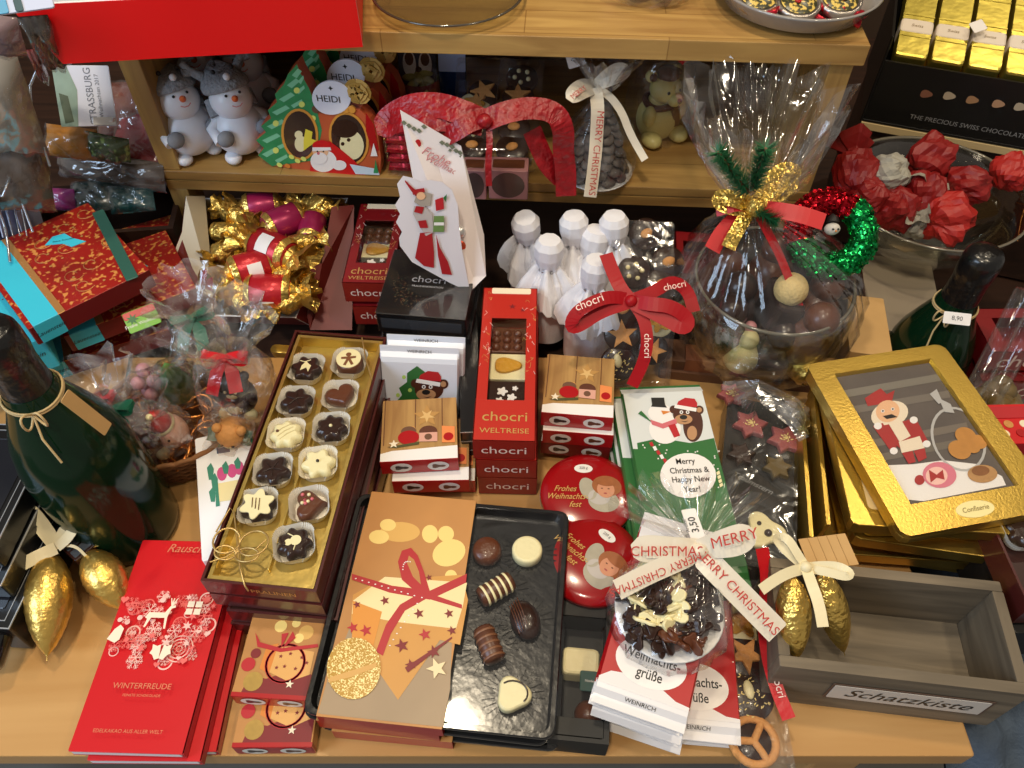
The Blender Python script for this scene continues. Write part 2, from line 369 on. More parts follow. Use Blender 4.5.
def winter_folder(name_label, M, w, d, h, art=True):
    t = thing('chocolate_folder', name_label, 'chocolate box', M, 'red winter folders')
    b = B(); b.box(w, d, .0012, RED2, T(0, 0, h-.0012), .001, .0003); b.box(w, d, .0012, RED, T(0, 0, 0), .001, .0003)
    b.box(.0012, d, h, RED, T(w/2-.0006, 0, 0), .0002, .0001)
    if art:
        z = h+.0001; PL = mat('pale_pink_print', 'f4c4b8', .5); PM = mat('rose_print', 'ea6d66', .5)
        rnd = random.Random(3)
        def U(u, v): return ((u-.5)*w, (v-.5)*d)
        for i in range(84):
            z = h+.0001+i*4e-6; u = rnd.uniform(.05, .95); v = .555+rnd.uniform(-.19, .16)*(1-.35*abs(u-.5)); x, y = U(u, v); k = i % 6
            r = rnd.uniform(.0035, .0072)
            c = PL if rnd.random() < .5 else PM
            if k in (0, 3): snowflake(b, x, y, r, c, z)
            elif k == 1: ringp(b, x, y, r, r*.2, c, z, 18); snowflake(b, x, y, r*.6, c, z)
            elif k == 2: b.poly([(x+p[0], y+p[1]) for p in star(r*.7, n=6)], z, c)
            elif k == 4: b.poly([(x+p[0]*.5, y+p[1]*.5) for p in heart(r)], z, c)
            else: b.poly([(x+p[0], y+p[1]) for p in circ(r*.35, 10)], z, c)
        z = h+.0007  # deer, parcel, bell, holly
        x, y = U(.44, .585); s_ = .010; IV = mat('ivory_print', 'f6e6cc', .5)
        b.poly([(x+a*s_, y+c*s_) for a, c in ((-1, -.1), (-.8, .35), (.5, .35), (.8, .9), (1.2, 1.0), (1.25, .8), (.95, .7), (.8, 0), (.9, -1), (.75, -1), (.6, -.1), (-.5, -.1), (-.75, -.9), (-.9, -.9), (-.8, -.2))], z+.0001, IV)
        for q in (-.25, 0, .3): b.poly([(x+.85*s_, y+.9*s_), (x+(.9+q)*s_, y+1.6*s_), (x+(.97+q)*s_, y+1.6*s_), (x+.97*s_, y+.9*s_)], z+.0001, IV)
        x, y = U(.76, .63); s_ = .006
        for a, c in ((-.55, -.5), (.55, -.5), (-.55, .55), (.55, .55)): b.poly([(x+(a-.45)*s_, y+(c-.42)*s_), (x+(a+.45)*s_, y+(c-.42)*s_), (x+(a+.45)*s_, y+(c+.42)*s_), (x+(a-.45)*s_, y+(c+.42)*s_)], z+.0001, IV)
        x, y = U(.12, .50); b.poly([(x+a*.006, y+c*.006) for a, c in ((-1.2, -.8), (-.6, .6), (0, 1.2), (.6, .7), (.5, -.8), (0, -1.3))], z+.0001, IV)
        x, y = U(.57, .42)
        for sg in (1, -1): b.poly([(x+sg*a*.0065, y+c*.0065) for a, c in ((0, -.8), (.5, -1), (.9, -.4), (1.3, -.2), (1.1, .3), (1.2, .9), (.6, .7), (.2, .9), (.1, .2))], z+.0001, IV)
        x, y = U(.70, .45); 
        for q in (1., .75, .5, .25): ringp(b, x, y, .011*q, .0009, PL, z+.0001)
        b.text('Rausch', .011, mat('red_gold_ink', 'e08a66', .4, .3), T(*U(.50, .935), 0), z, shear=.35)
        b.text('WINTERFREUDE', .0062, mat('red_gold_ink'), T(*U(.5, .265), 0), z)
        b.text('FEINSTE SCHOKOLADE', .0028, mat('red_gold_ink'), T(*U(.52, .225), 0), z)
        b.text('EDELKAKAO AUS ALLER WELT', .0038, mat('red_gold_ink'), T(*U(.5, .075), 0), z)
    b.obj('cover', t)
    b = B(); b.box(w-.004, d-.001, h-.0026, PAGE, T(-.001, -.0003, .0013), .0006, .0002); b.obj('pages', t)
    return t
f1 = Fr([(142, 541), (240, 541), (184, 757), (69, 749)], .030, .009)
winter_folder('bright red folder with pink snow pattern, topmost of its pile', f1.M, f1.w, f1.d, .009)
f2 = Fr([(155, 552), (251, 552), (201, 761), (85, 761)], .020, .009)
winter_folder('red folder directly under the snow-patterned one, sticking out at the front', f2.M, f2.w, f2.d, .009, False)
f3 = Fr([(175, 546), (260, 546), (219, 752), (115, 752)], .010, .009)
winter_folder('lowest red folder of the pile, sticking out at the right', f3.M, f3.w, f3.d, .009, False)

# --- christmas photo artwork --------------------------------------------
TAN = mat('tan_print', 'bd8448', .42, var=.22, scale=18); BOKEH = mat('pale_bokeh_print', 'f3d480', .42); BOKEH2 = mat('soft_bokeh_print', 'dfae5e', .42)
PEACH = mat('peach_print', 'e0a860', .42, var=.12, scale=30); MAROON = mat('maroon_print', '7e1d22', .45); GREYP = mat('smoky_print', 'a58d70', .45, var=.15, scale=20)
# --- small treat boxes with parcel picture ------------------------------
OVALW = mat('oval_white_print', 'e9e4dc', .5)
def oval_front(b, w, h, y, fr_mat, zc):
    """two white ovals with chocolate prints on the front wall (facing -y)"""
    for x, c in ((-w*.24, DCHOC), (w*.24, CHOC)):
        M = T(x, y, zc) @ RX(pi/2)
        b.poly([(p[0]*.0098, p[1]*.0068) for p in circ(1, 20)], .0003, OVALW, M)
        b.poly([(p[0]*.0042-.0018, p[1]*.0030) for p in lobes(1, .2, 3, 18)], .0005, c, M)
        b.poly([(p[0]*.0032+.0035, p[1]*.0018) for p in circ(1, 12)], .0006, c, M)
def parcel_box(M, w, d, h, label):
    b = B(); b.box(w, d, h, TAN, I4, .001, .0005, top=TAN); z = h+.0001
    b.prism([(-w/2, -d/2-.0003), (w/2, -d/2-.0003), (w/2, -d/2+.003), (-w/2, -d/2+.003)], h+.0003, RED, I4, z0=0)
    b.prism([(-w/2+.001, -d/2-.0006), (w/2-.001, -d/2-.0006), (w/2-.001, -d/2+.001), (-w/2+.001, -d/2+.001)], h-.001, RED, I4)
    def U(u, v): return ((u-.5)*w, (v-.5)*d)
    def pl(pts, m, dz=0.): b.poly([U(u, v) for u, v in pts], z+dz, m)
    def el(u, v, r, m, dz=0., sy=1.): x, y = U(u, v); b.poly([(x+p[0], y+p[1]*sy) for p in circ(r, 18)], z+dz, m)
    el(.42, .88, .005, BOKEH); el(.78, .82, .006, BOKEH2); el(.62, .93, .0035, BOKEH); el(.70, .74, .004, BOKEH)
    pl([(.12, .04), (.98, .04), (.98, .30), (.75, .36), (.40, .22), (.18, .25)], MAROON, .0001)
    pl([(.40, .64), (.95, .58), (.95, .30), (.70, .20), (.42, .30)], PEACH, .0002)
    pl([(.30, .62), (.45, .66), (.42, .28), (.28, .34)], mat('orange_print', 'd98232', .45), .0002)
    for u, v in ((.52, .50), (.64, .54), (.8, .5), (.6, .38), (.75, .36), (.88, .44), (.5, .36)):
        x, y = U(u, v); b.poly([(x+p[0], y+p[1]) for p in star(.0018)], z+.0004, MAROON)
    x, y = U(.60, .42)
    for k in range(2): ringp(b, x, y, .016-.0005*k, .0018, mat('crimson_print', 'b81e28', .45), z+.0003)
    pl([(.10, .78), (.20, .66), (.5, .60), (.97, .68), (.99, .64), (.5, .55), (.18, .60)], mat('crimson_print'), .0005)
    for q in ((.50, .60, .46, .78, .55, .80), (.52, .60, .60, .82, .66, .74)): pl([(q[0], q[1]), (q[2], q[3]), (q[4], q[5])], mat('crimson_print'), .0006)
    el(.24, .18, .0075, mat('dull_gold_print', 'b08c40', .4, var=.2, scale=200), .0003); el(.12, .38, .0055, mat('crimson_print'), .0003); el(.18, .52, .004, MAROON, .0003)
    x, y = U(.72, .17); b.poly([(x+p[0], y+p[1]) for p in star(.0035)], z+.0006, CREAM)
    oval_front(b, w, h, -d/2-.0006, RED, h/2)
    return tag(b.obj('treat_box', None, M), label, 'chocolate box', 'parcel picture boxes')
g1 = Fr([(254, 615), (322, 620), (311, 702), (230, 694)], .036, .0165)
parcel_box(g1.M, g1.w, g1.d, .0165, 'small box printed with a star-spotted parcel, upper of the pair left of the large tray')
g2 = Fr([(250, 655), (319, 660), (317, 749), (233, 744)], .019, .0165)
parcel_box(g2.M, g2.w, g2.d, .0165, 'small box with parcel picture, lower and nearer one at the table edge')

# --- large black trays under a printed sleeve ----------------------------
TRAYP = mat('black_tray_plastic', '1b1b1c', .22, bump=.1, bscale=120, coat=.4)
ft = Fr([(357, 493), (571, 510), (553, 741), (303, 712)], .052, .016)
fs = Fr([(371, 493), (477, 503), (441, 730), (317, 717)], .054, .0015)
sl_l, sl_r = ft.L(371, 493), ft.L(441, 730)
def big_tray(M, label, full, group='black trays under a photo sleeve'):
    w, d, h = ft.w, ft.d, .016
    t = thing('praline_tray', label, 'chocolate tray', M, group)
    b = B(); b.prism(rrect(w*.94, d*.95, .008, 4), .004, TRAYP, T(0, 0, .001))
    b.loft([[(x, y, z) for x, y in rrect(w*k, d*(1-(1-k)*.8), .009, 4)] for k, z in ((.92, .001), (.955, .012), (1, .0125), (1, .0145), (.99, .0155), (.955, .0155), (.945, .005))], TRAYP, I4, False, False, False)
    if full:
        # radial grooves around every hollow
        for (px, py) in ((487, 553), (529, 553), (500, 592), (524, 622), (488, 647), (513, 695)):
            c = ft.L(px, py, .005)
            for i in range(26):
                a = 2*pi*i/26; b.box(.010, .0009, .0012, TRAYP, T(c.x, c.y, .005) @ RZ(a) @ T(.019, 0, 0), .0003, .0001)
    b.obj('tray', t)
    if full:
        c = ft.L(487, 554, .006); q = B(); q.lathe([(.0105, 0), (.0125, .003), (.012, .009), (.010, .0125), (.004, .013)], CHOC, T(c.x, c.y, .005)); q.obj('truffle', t)
        c = ft.L(527, 554, .006); q = B(); q.lathe([(.0115, 0), (.0128, .002), (.0128, .009), (.0115, .011), (.009, .0105)], WCHOC, T(c.x, c.y, .005)); q.obj('round_praline', t, label='round white praline')
        for (px, py, a, l, rr, stripe) in ((496, 592, R(38), .030, .0085, WCHOC), (489, 647, R(-62), .028, .0085, CHOC)):
            c = ft.L(px, py, .008); q = B()
            q.lathe([(.002, -l/2), (rr*.85, -l/2), (rr, -l/2+.002), (rr, l/2-.002), (rr*.85, l/2), (.002, l/2)], mat('rolled_chocolate', '5a3626', .35), T(c.x, c.y, .013) @ RZ(a) @ RY(pi/2))
            for k in range(5): q.lathe([(rr+.0002, -.001), (rr+.0008, 0), (rr+.0002, .001)], stripe if stripe is WCHOC else mat('light_chocolate', '7c5238', .4), T(c.x, c.y, .013) @ RZ(a) @ RY(pi/2) @ T(0, 0, -l/2+.0045+k*.0053), cap0=False, cap1=False)
            q.obj('rolled_praline', t)
        c = ft.L(525, 622, .006); q = B(); q.ball(.0125, DCHOC, T(c.x, c.y, .010) @ RZ(R(25)), sx=.95, sy=1.35, sz=.7)
        for k in range(5): q.tube([(-.009+k*.002, -.012+.004*k*.3+j*.006, .0095-abs(j-2)*.0015+.001) for j in range(5)], .0004, CHOC, T(c.x, c.y, .010) @ RZ(R(25)), 5)
        q.obj('oval_praline', t)
        c = ft.L(513, 697, .006); q = B(); q.prism(lobes(.0125, .14, 3, 36), .009, WCHOC, T(c.x, c.y, .006), .002, True)
        q.tube([(.011*cos(a/3), .009*sin(a/3), .0155) for a in range(-2, 8)], .0007, DCHOC, T(c.x, c.y, 0), 5); q.obj('curled_praline', t, label='knobbly white praline')
        wn = B(); xr = ft.L(459, 600).x; wn.box(w/2*.955-xr, d*.955, .0003, WINDOW, T((w/2*.955+xr)/2, 0, .0158)); wn.obj('clear_lid', t)
    return t
def sleeve(t, full):
    """printed band wrapped round the tray at its left half"""
    L = lambda px, py: ft.L(px, py)
    xs = [L(371, 493).x, L(317, 717).x, L(477, 503).x, L(441, 730).x]; x0, x1 = (xs[0]+xs[1])/2, (xs[2]+xs[3])/2
    w, d, h = x1-x0, ft.d*1.004+.002, .0172; M = T((x0+x1)/2, 0, 0); b = B()
    b.box(w, d, .0006, TAN, M, .0004, .0002, h-.0006); b.box(w, d, .0006, RED, M, .0004, .0002, 0)
    for sg in (1, -1): b.box(w, .0006, h-.001, RED, M @ T(0, sg*(d/2-.0003), .0005), .0002, .0001)
    if full:
        z = h+.0001
        def pl(pts, m, dz=0.): b.poly([tuple(ft.L(x, y, h))[:2] for x, y in pts], z+dz, m)
        def el(px, py, rx, ry, m, dz=0., a=0.): pl([(px+rx*cos(t_)*cos(a)-ry*sin(t_)*sin(a), py+rx*cos(t_)*sin(a)+ry*sin(t_)*cos(a)) for t_ in [2*pi*i/26 for i in range(26)]], m, dz)
        def st(px, py, r, m, dz=.0006, a=0.): pl([(px+p[0], py-p[1]) for p in star(r, a0=pi/2+a)], m, dz)
        pl([(345, 640), (359, 603), (452, 640), (450, 690), (443, 727), (320, 714), (330, 690)], GREYP)
        pl([(318, 713), (331, 668), (352, 640), (400, 700), (443, 705), (441, 727)], GREYP, .0001)
        for a in ((379, 537, 10, 7), (388, 525, 8, 6), (430, 534, 8, 9), (446, 534, 8, 8)): el(*a, BOKEH)
        el(449, 553, 17, 13, mat('pale_bokeh_print'), .0001, -.4); el(451, 576, 6, 6, BOKEH, .0001); el(400, 532, 20, 10, BOKEH2, -.00005)
        # parcel
        pl([(353, 595), (380, 580), (462, 575), (468, 600), (460, 645), (440, 640), (398, 700), (350, 630)], mat('parcel_side_print', 'cf9448', .42, var=.08, scale=30), .0002)
        pl([(353, 601), (385, 577), (467, 583), (463, 606), (456, 629), (395, 622), (352, 614)], mat('parcel_top_print', 'f2dca4', .42), .0003)
        pl([(353, 601), (352, 640), (372, 652), (382, 612)], mat('orange_parcel_print', 'dc9038', .42), .0004)
        RC = mat('ribbon_print', 'b4202a', .42)
        pl([(352, 574), (352, 580), (390, 593), (430, 600), (466, 583), (467, 574), (430, 591), (392, 586)], RC, .0005)
        pl([(424, 591), (400, 605), (386, 625), (376, 652), (383, 656), (391, 634), (405, 611), (430, 597)], RC, .0005)
        pl([(418, 594), (402, 580), (398, 562), (402, 551), (411, 548), (418, 556), (424, 572), (430, 592)], RC, .0005)
        pl([(421, 585), (413, 577), (407, 563), (409, 556), (414, 560), (419, 572)], TAN, .00055)
        pl([(430, 594), (462, 605), (462, 609), (428, 599)], RC, .0005)
        for k in range(10): el(356+k*6.5, 579+k*1.9, .9, .6, WHITE, .0007)
        for k in range(9): el(422-k*4.6+.25*k*k*.3, 598+k*6, .9, .6, WHITE, .0007)
        for k in range(7): el(403+k*.2*k, 570-k*3.2+(.8*k*k*.4), .7, .6, WHITE, .0007)
        for x, y, r, m in ((357, 605, 4, MAROON), (385, 601, 5, MAROON), (419, 614, 5.5, MAROON), (449, 614, 5, MAROON), (429, 578, 3.5, MAROON), (353, 628, 6, RC), (366, 631, 6.5, RC), (402, 646, 7.5, MAROON), (425, 635, 6.5, RC), (434, 652, 7, MAROON), (411, 665, 6, MAROON), (452, 631, 5, MAROON)): st(x, y, r, m, .0006, .3)
        pl([(405, 668), (452, 637), (452, 639), (408, 673)], MAROON, .00055)
        st(437, 669, 11, mat('biscuit_star_print', 'f0dcae', .5), .0008, .35)
        GL = speck('gold_bauble_print', 'b98a2c', 'ffe9a0', 900, .55, .35)
        el(354, 669, 27, 31, GL, .0008, .1); pl([(330, 678), (328, 683), (350, 678), (376, 668), (377, 663), (352, 671)], mat('gold_band_print', 'd8a860', .5), .0009)
    b.obj('printed_sleeve', t, M=None)
TR0 = ft.M
for k, (dx, a) in enumerate(((0.004, .012), (-.003, -.01))):
    t = big_tray(ft.M @ T(dx, .001, -.0175*(2-k)+.0001) @ RZ(a), ['lowest of the large black praline trays at the table edge', 'black praline tray between two others in the front stack'][k], False)
    sleeve(t, False)
t = big_tray(ft.M, 'large black praline tray half covered by a golden parcel picture, on top of its stack', True)
sleeve(t, True)
# ------------------------------------------------------------------ chocolate makers
def choc_piece(kind, c, r=.0125):
    """one praline, origin at its underside"""
    b = B()
    if kind == 'star': b.prism(lobes(r, .16, 6, 48), .011, c, I4, .003, True)
    elif kind == 'round': b.lathe([(r*.9, 0), (r, .002), (r, .011), (r*.93, .013), (.0001, .0132)], c)
    elif kind == 'heart': b.prism([(p[0]*.95, p[1]*.95) for p in heart(r)], .011, c, I4, .003, True)
    elif kind == 'flower': b.prism(lobes(r, .20, 5, 50), .011, c, I4, .0035, True)
    elif kind == 'blossom': b.prism(lobes(r, .12, 7, 56), .012, c, I4, .004, True)
    return b
def paper_cup(w=.033, m=RUFF):
    b = B(); n = 72; rings = []
    for k, z in ((.80, .0), (.88, .006), (1.0, .0115)):
        rg = []
        base = rrect(w*k, w*k, w*.28, 17)
        for i, (x, y) in enumerate(base):
            f = 1+(.028 if i % 2 else -.02)*k; rg.append((x*f, y*f, z+(.0006 if i % 2 else 0)))
        rings.append(rg)
    b.loft(rings, m, I4, False, True, False); return b

# --- gift box of Christmas pralines (gold inlay, maroon box) --------------
MARN = mat('maroon_card', '4a1a18', .3, coat=.4); BRS = mat('dark_brown_card', '33150f', .35, coat=.2)
fp = Fr([(294, 329), (385, 338), (318, 592), (202, 581)], .088, .020)
def praline_box(M, label, full):
    w, d, h = fp.w, fp.d, .020
    t = thing('praline_box', label, 'chocolate box', M, 'maroon boxes of pralines in the leaning stack')
    b = B(); b.frame(w, d, h, .0022, MARN); b.box(w-.002, d-.002, .001, MARN)
    if full: b.text('PRALINEN', .008, GOLDINK, T(.01, -d/2-.0002, h/2) @ RX(pi/2), 0)
    else: b.box(w-.003, d-.003, .001, BRS, z0=h-.002)
    b.obj('box', t)
    if not full: return t
    G2 = mat('gold_inlay', 'cdb264', .34, .8, bump=.15, bscale=70); b = B()
    iw, idp = w-.007, d-.007
    b.box(iw, idp, .001, G2, T(0, 0, .004)); b.frame(iw, idp, .013, .003, G2, I4, .0045)
    b.box(.0015, idp-.03, .006, G2, T(.0, .0, .005))
    c = fp.L(287, 352, .012); b.loft([[(c.x+x, c.y+y, z) for x, y in rrect(q, q*.35, .004, 3)] for q, z in ((.030, .016), (.028, .0085), (.020, .007))], G2, I4, True, False)
    b.obj('gold_inlay', t)
    G_ = {'d': DCHOC, 'm': CHOC, 'w': WCHOC}
    spots = [(307, 370, 'star', 'd', 'elk'), (350, 364, 'round', 'm', 'man'), (297, 403, 'star', 'd', ''), (341, 397, 'heart', 'm', ''),
             (287, 436, 'blossom', 'w', 'lines'), (332, 430, 'blossom', 'd', 'dot'), (274, 472, 'flower', 'd', ''), (319, 465, 'star', 'w', 'dot2'),
             (259, 508, 'star', 'd', 'top'), (310, 506, 'heart', 'm', 'bits'), (295, 545, 'blossom', 'd', 'snowman')]
    for i, (px, py, kind, c, deco) in enumerate(spots):
        p = fp.L(px, py, .012)
        if i == 0:
            cup0 = paper_cup(); cup = cup0.obj('paper_cup', None, t.matrix_world @ T(p.x, p.y, .0055)); cme = cup
        else:
            cup = cme.copy(); COL.objects.link(cup); cup.matrix_world = t.matrix_world @ T(p.x, p.y, .0055) @ RZ(.03*i)
        where = ['top left', 'top right', 'second row left', 'second row right', 'third row left', 'third row right', 'fourth row left', 'fourth row right', 'fifth row left', 'fifth row right', 'last row'][i]
        tag(cup, 'fluted white paper cup in the gold inlay, '+where, 'paper cup', 'paper cups in the gold inlay')
        b = choc_piece(kind, G_[c], .0128 if kind != 'heart' else .0145)
        b = b; z = .0112; W = WCHOC
        if deco == 'elk': b.poly([(-.001, .006), (.002, .003), (.005, .001), (.004, -.007), (.001, -.002), (-.004, -.006), (-.004, .0)], z+.0002, W); b.tube([(-.007, .006, z), (-.002, .005, z), (.003, .008, z)], .0005, W)
        elif deco == 'man':
            b.prism(circ(.0118, 28), .0008, W, T(0, 0, .013), .0002)
            br = mat('brown_icing', '7a4a2c', .5)
            for q in ([(0, .005), (.003, .004)],): b.poly([(p_[0], p_[1]+.0045) for p_ in circ(.0026, 14)], .0140, br)
            b.poly([(-.007, .002), (.007, .002), (.007, -.0005), (.002, -.001), (.005, -.008), (.0025, -.009), (0, -.003), (-.0025, -.009), (-.005, -.008), (-.002, -.001), (-.007, -.0005)], .0140, br)
        elif deco == 'lines':
            for k in (-1, 0, 1): b.tube([(-.008, .004*k, z+.0006), (0, .004*k+.001, z+.001), (.008, .004*k, z+.0006)], .0005, mat('cream_icing', 'cfc08c', .5))
            b.ball(.0015, CHOC, T(-.005, .005, z+.0008))
        elif deco == 'dot': b.ball(.0016, W, T(0, 0, z+.0008))
        elif deco == 'dot2': b.ball(.0014, DCHOC, T(0, 0, z+.0008))
        elif deco == 'top':
            b.prism(lobes(.0122, .2, 6, 48), .0015, W, T(0, 0, z-.0002), .0004, True)
            for k in (-1, 0, 1): b.tube([(-.005+k*.001, .003*k, z+.0016), (.005, .003*k+.002, z+.0016)], .0004, CHOC)
        elif deco == 'bits':
            for k in range(9): b.ball(.0016, WCHOC if k % 2 else PINK, T(.003*cos(k*2.4)*(k % 3)+.002, .003*sin(k*2.4)*(k % 3)+.003, z+.0005))
        elif deco == 'snowman':
            b.poly([(p_[0], p_[1]-.002) for p_ in circ(.0045, 18)], z+.0012, W); b.poly([(p_[0], p_[1]+.004) for p_ in circ(.003, 18)], z+.0013, W)
            b.tube([(-.008, .001, z+.001), (-.004, -.001, z+.001)], .0005, W); b.tube([(.004, -.001, z+.001), (.008, .003, z+.001)], .0005, W); b.box(.004, .003, .0008, DCHOC, T(0, .0075, z+.001))
        elif deco == '' and kind != 'heart':
            for k in range(5): b.tube([(0, 0, z+.0006), (.008*cos(k*1.257), .008*sin(k*1.257), z+.0002)], .0005, DCHOC)
        nm = {'star': 'six-pointed', 'round': 'round', 'heart': 'heart-shaped', 'blossom': 'scalloped', 'flower': 'five-lobed'}[kind]
        cn = {'d': 'dark', 'm': 'milk', 'w': 'white'}[c]
        tag(b.obj('praline', None, t.matrix_world @ T(p.x, p.y, .0068) @ RZ(.2*i)), nm+' '+cn+' chocolate praline in the gold inlay, '+where, 'praline', 'pralines in the gold inlay')
    # gold cord with a bow
    c = fp.L(238, 548, h+.0012); q = B(); GC = mat('gold_cord', 'c9a86a', .35, .7)
    r = .0007
    q.tube([tuple(fp.L(x, y, h+.0015)) for x, y in ((238, 549), (236, 530), (234, 512), (230, 508), (216, 532))], r, GC)
    q.tube([tuple(fp.L(x, y, h+.0015)) for x, y in ((210, 562), (226, 557), (238, 549), (256, 549), (266, 540))], r, GC)
    q.tube([tuple(fp.L(x, y, h+.0015)) for x, y in ((238, 549), (240, 568), (245, 586))]+[tuple(fp.L(250, 586, h-.004)+Vector((0, -.004, 0)))], r, GC)
    for sg, ext in ((-1, .020), (1, .024)):
        q.tube([(c.x+sg*ext*(.5-.5*cos(a))*1.0, c.y+.011*sin(a)+.004, c.z+.004*sin(a/2)) for a in [2*pi*i/20 for i in range(21)]], r*1.2, GC)
        q.tube([(c.x+sg*ext*.8*(.5-.5*cos(a)), c.y+.006*sin(a)-.006, c.z+.003*sin(a/2)) for a in [2*pi*i/20 for i in range(21)]], r*1.2, GC)
    q2 = B(); q2.tube([tuple(fp.L(x, y, h+.0015)) for x, y in ((362, 338), (366, 360), (372, 380))], r, GC); q2.obj('gold_cord', t)
    q.obj('gold_cord', t)
    return t
for k in range(1, 4):
    praline_box(fp.M @ T(.004*(4-k)-.002*(k % 2), -.003*(4-k)+.002, -.0215*(4-k)) @ RZ([.012, -.014, .016, -.008][k]), ['', 'lowest closed maroon praline box of the stack', 'second maroon praline box from the bottom', 'maroon praline box directly under the open one'][k], False)
praline_box(fp.M, 'open maroon praline box with gold inlay and gold cord bow, topmost of its stack', True)

# --- WELTREISE boxes ------------------------------------------------------
CRED = mat('chocolate_box_red', 'ba281c', .38); CDRED = mat('chocolate_box_end', '8e1c18', .4); PINKW = mat('pinkish_white_print', 'f4d8cc', .5)
WNAME = 'red travel chocolate boxes'
fw = Fr([(483, 288), (540, 288), (532.5, 442), (473, 440)], .088, .028)
WF = [fw.L(508, y_).y/fw.d for y_ in (400, 318, 417, 431)]
def weltreise(M, w, d, h, label, full, group=WNAME, red=CRED):
    t = thing('chocolate_box', label, 'chocolate box', M, group); z = h+.0001
    wx, y0, y1 = w*.62, d*WF[0], d*WF[1]     # the window
    b = B()
    b.box(w, d, .0008, red); 
    for x in (-w/2+.0004, w/2-.0004): b.box(.0008, d, h, red, T(x, 0, 0), .0003, .0001)
    for y, mm in ((-d/2+.0004, CDRED), (d/2-.0004, red)): b.box(w, .0008, h, mm, T(0, y, 0), .0003, .0001)
    def topq(xa, xb, ya, yb): b.box(xb-xa, yb-ya, .0008, red, T((xa+xb)/2, (ya+yb)/2, h-.0008), .0002, .0001)
    topq(-w/2, w/2, -d/2, y0); topq(-w/2, w/2, y1, d/2); topq(-w/2, -wx/2, y0, y1); topq(wx/2, w/2, y0, y1)
    M1 = T(0, -d/2-.0002, h*.48) @ RX(pi/2); b.text('chocri', w*.27, PINKW, M1, 0, sx=1.1)
    if full:
        b.text('chocri', w*.27, GOLDINK, T(0, d*WF[2], 0), z, sx=1.1); b.text('WELTREISE', w*.14, GOLDINK, T(0, d*WF[3], 0), z, sx=1.15)
        rnd = random.Random(5)
        for i in range(34):     # coast lines of a dotted world map
            sx_ = rnd.choice((-1, 1)); x = sx_*rnd.uniform(w*.33, w*.47); y = rnd.uniform(-d*.10, d*.47); p = [(x, y, z)]
            for k in range(3): p.append((max(-w*.48, min(w*.48, p[-1][0]+rnd.uniform(-.003, .003))), p[-1][1]+rnd.uniform(-.004, .004), z))
            b.tube(p, .00022, PINKW if i % 2 else GOLDINK, n=4)
        b.box(w*.72, .008, .0003, CREAM, T(w*.02, d/2-.005, h))
        for x, y, r in ((w*.05, d*.36, .004), (w*.24, d*.335, .003)): b.poly([(x+p[0], y+p[1]) for p in star(r)], z+.0001, mat('maroon_print'))
    b.obj('carton', t)
    if full:
        wn = B(); wn.box(wx+.001, y1-y0+.001, .0002, WINDOW, T(0, (y0+y1)/2, h-.0012)); wn.obj('window', t)
        seg = (y1-y0)/3
        for i, (m, dm) in enumerate(((DCHOC, 0), (WCHOC, 1), (CHOC, 2))):
            q = B(); yc = y0+seg*(i+.5); q.box(wx*1.02, seg*.94, h*.45, m, T(0, yc, .002), .001, .001); zt = .002+h*.45
            if dm == 0:
                for x, y, r in ((-.004, .003, .0045), (.005, -.004, .004), (-.006, -.008, .0035), (.008, .007, .0025)): q.prism([(x+a*r, yc+y+c*r) for a, c in lobes(1, .25, 5, 30)], .0008, WHITE, T(0, 0, zt), .0002)
            elif dm == 1: q.prism([(a*.013-.0005, yc+c*.009) for a, c in lobes(1, .12, 3, 30)], .003, mat('caramel', 'c9922e', .35, bump=.4, bscale=200), T(0, 0, zt) @ RZ(0), .001, True)
            else:
                for k in range(9): q.ball(.0045, CHOC, T(-wx*.35+.0105*(k % 3), yc-.010+.009*(k//3), zt), 10, 6)
            q.obj('chocolate_piece', t, label=['dark chocolate piece with white petals', 'white chocolate piece with caramel', 'milk chocolate piece with nuts'][i])
    return t
for k in range(2): weltreise(fw.M @ T([.003, .002][k], [-.001, -.001][k], -.0288*(2-k)), fw.w, fw.d, .028, ['lowest of the narrow red boxes in the centre stack', 'narrow red box directly under the windowed one in the centre'][k], False)
weltreise(fw.M, fw.w, fw.d, .028, 'narrow red chocolate box with window and map print, topmost in the centre', True)

# two larger red ones to the left under the shelf, with a gold star print
fv = Fr([(362, 203), (404, 205), (394, 283), (340, 283)], .075, .028)
weltreise(fv.M, fv.w, fv.d, .028, 'red windowed chocolate box beside the bowl of gold-wrapped sweets, upper one', True, 'red boxes beside the wrapped sweets', DRED)
weltreise(fv.M @ T(.006, -.001, -.034), fv.w, fv.d, .028, 'red chocolate box beside the bowl of gold-wrapped sweets, lower one', False, 'red boxes beside the wrapped sweets', DRED)
for q in range(2):
    fz = Fr([(676, 238), (716, 240), (716, 268), (676, 266)], .070-.034*q, .028)
    weltreise(fz.M @ T(.002*q, 0, 0), fz.w, .07, .028, ['red carton behind the clear basket, upper one under the shelf', 'red carton behind the clear basket, lower one under the shelf'][q], False, 'red cartons behind the basket', DRED)

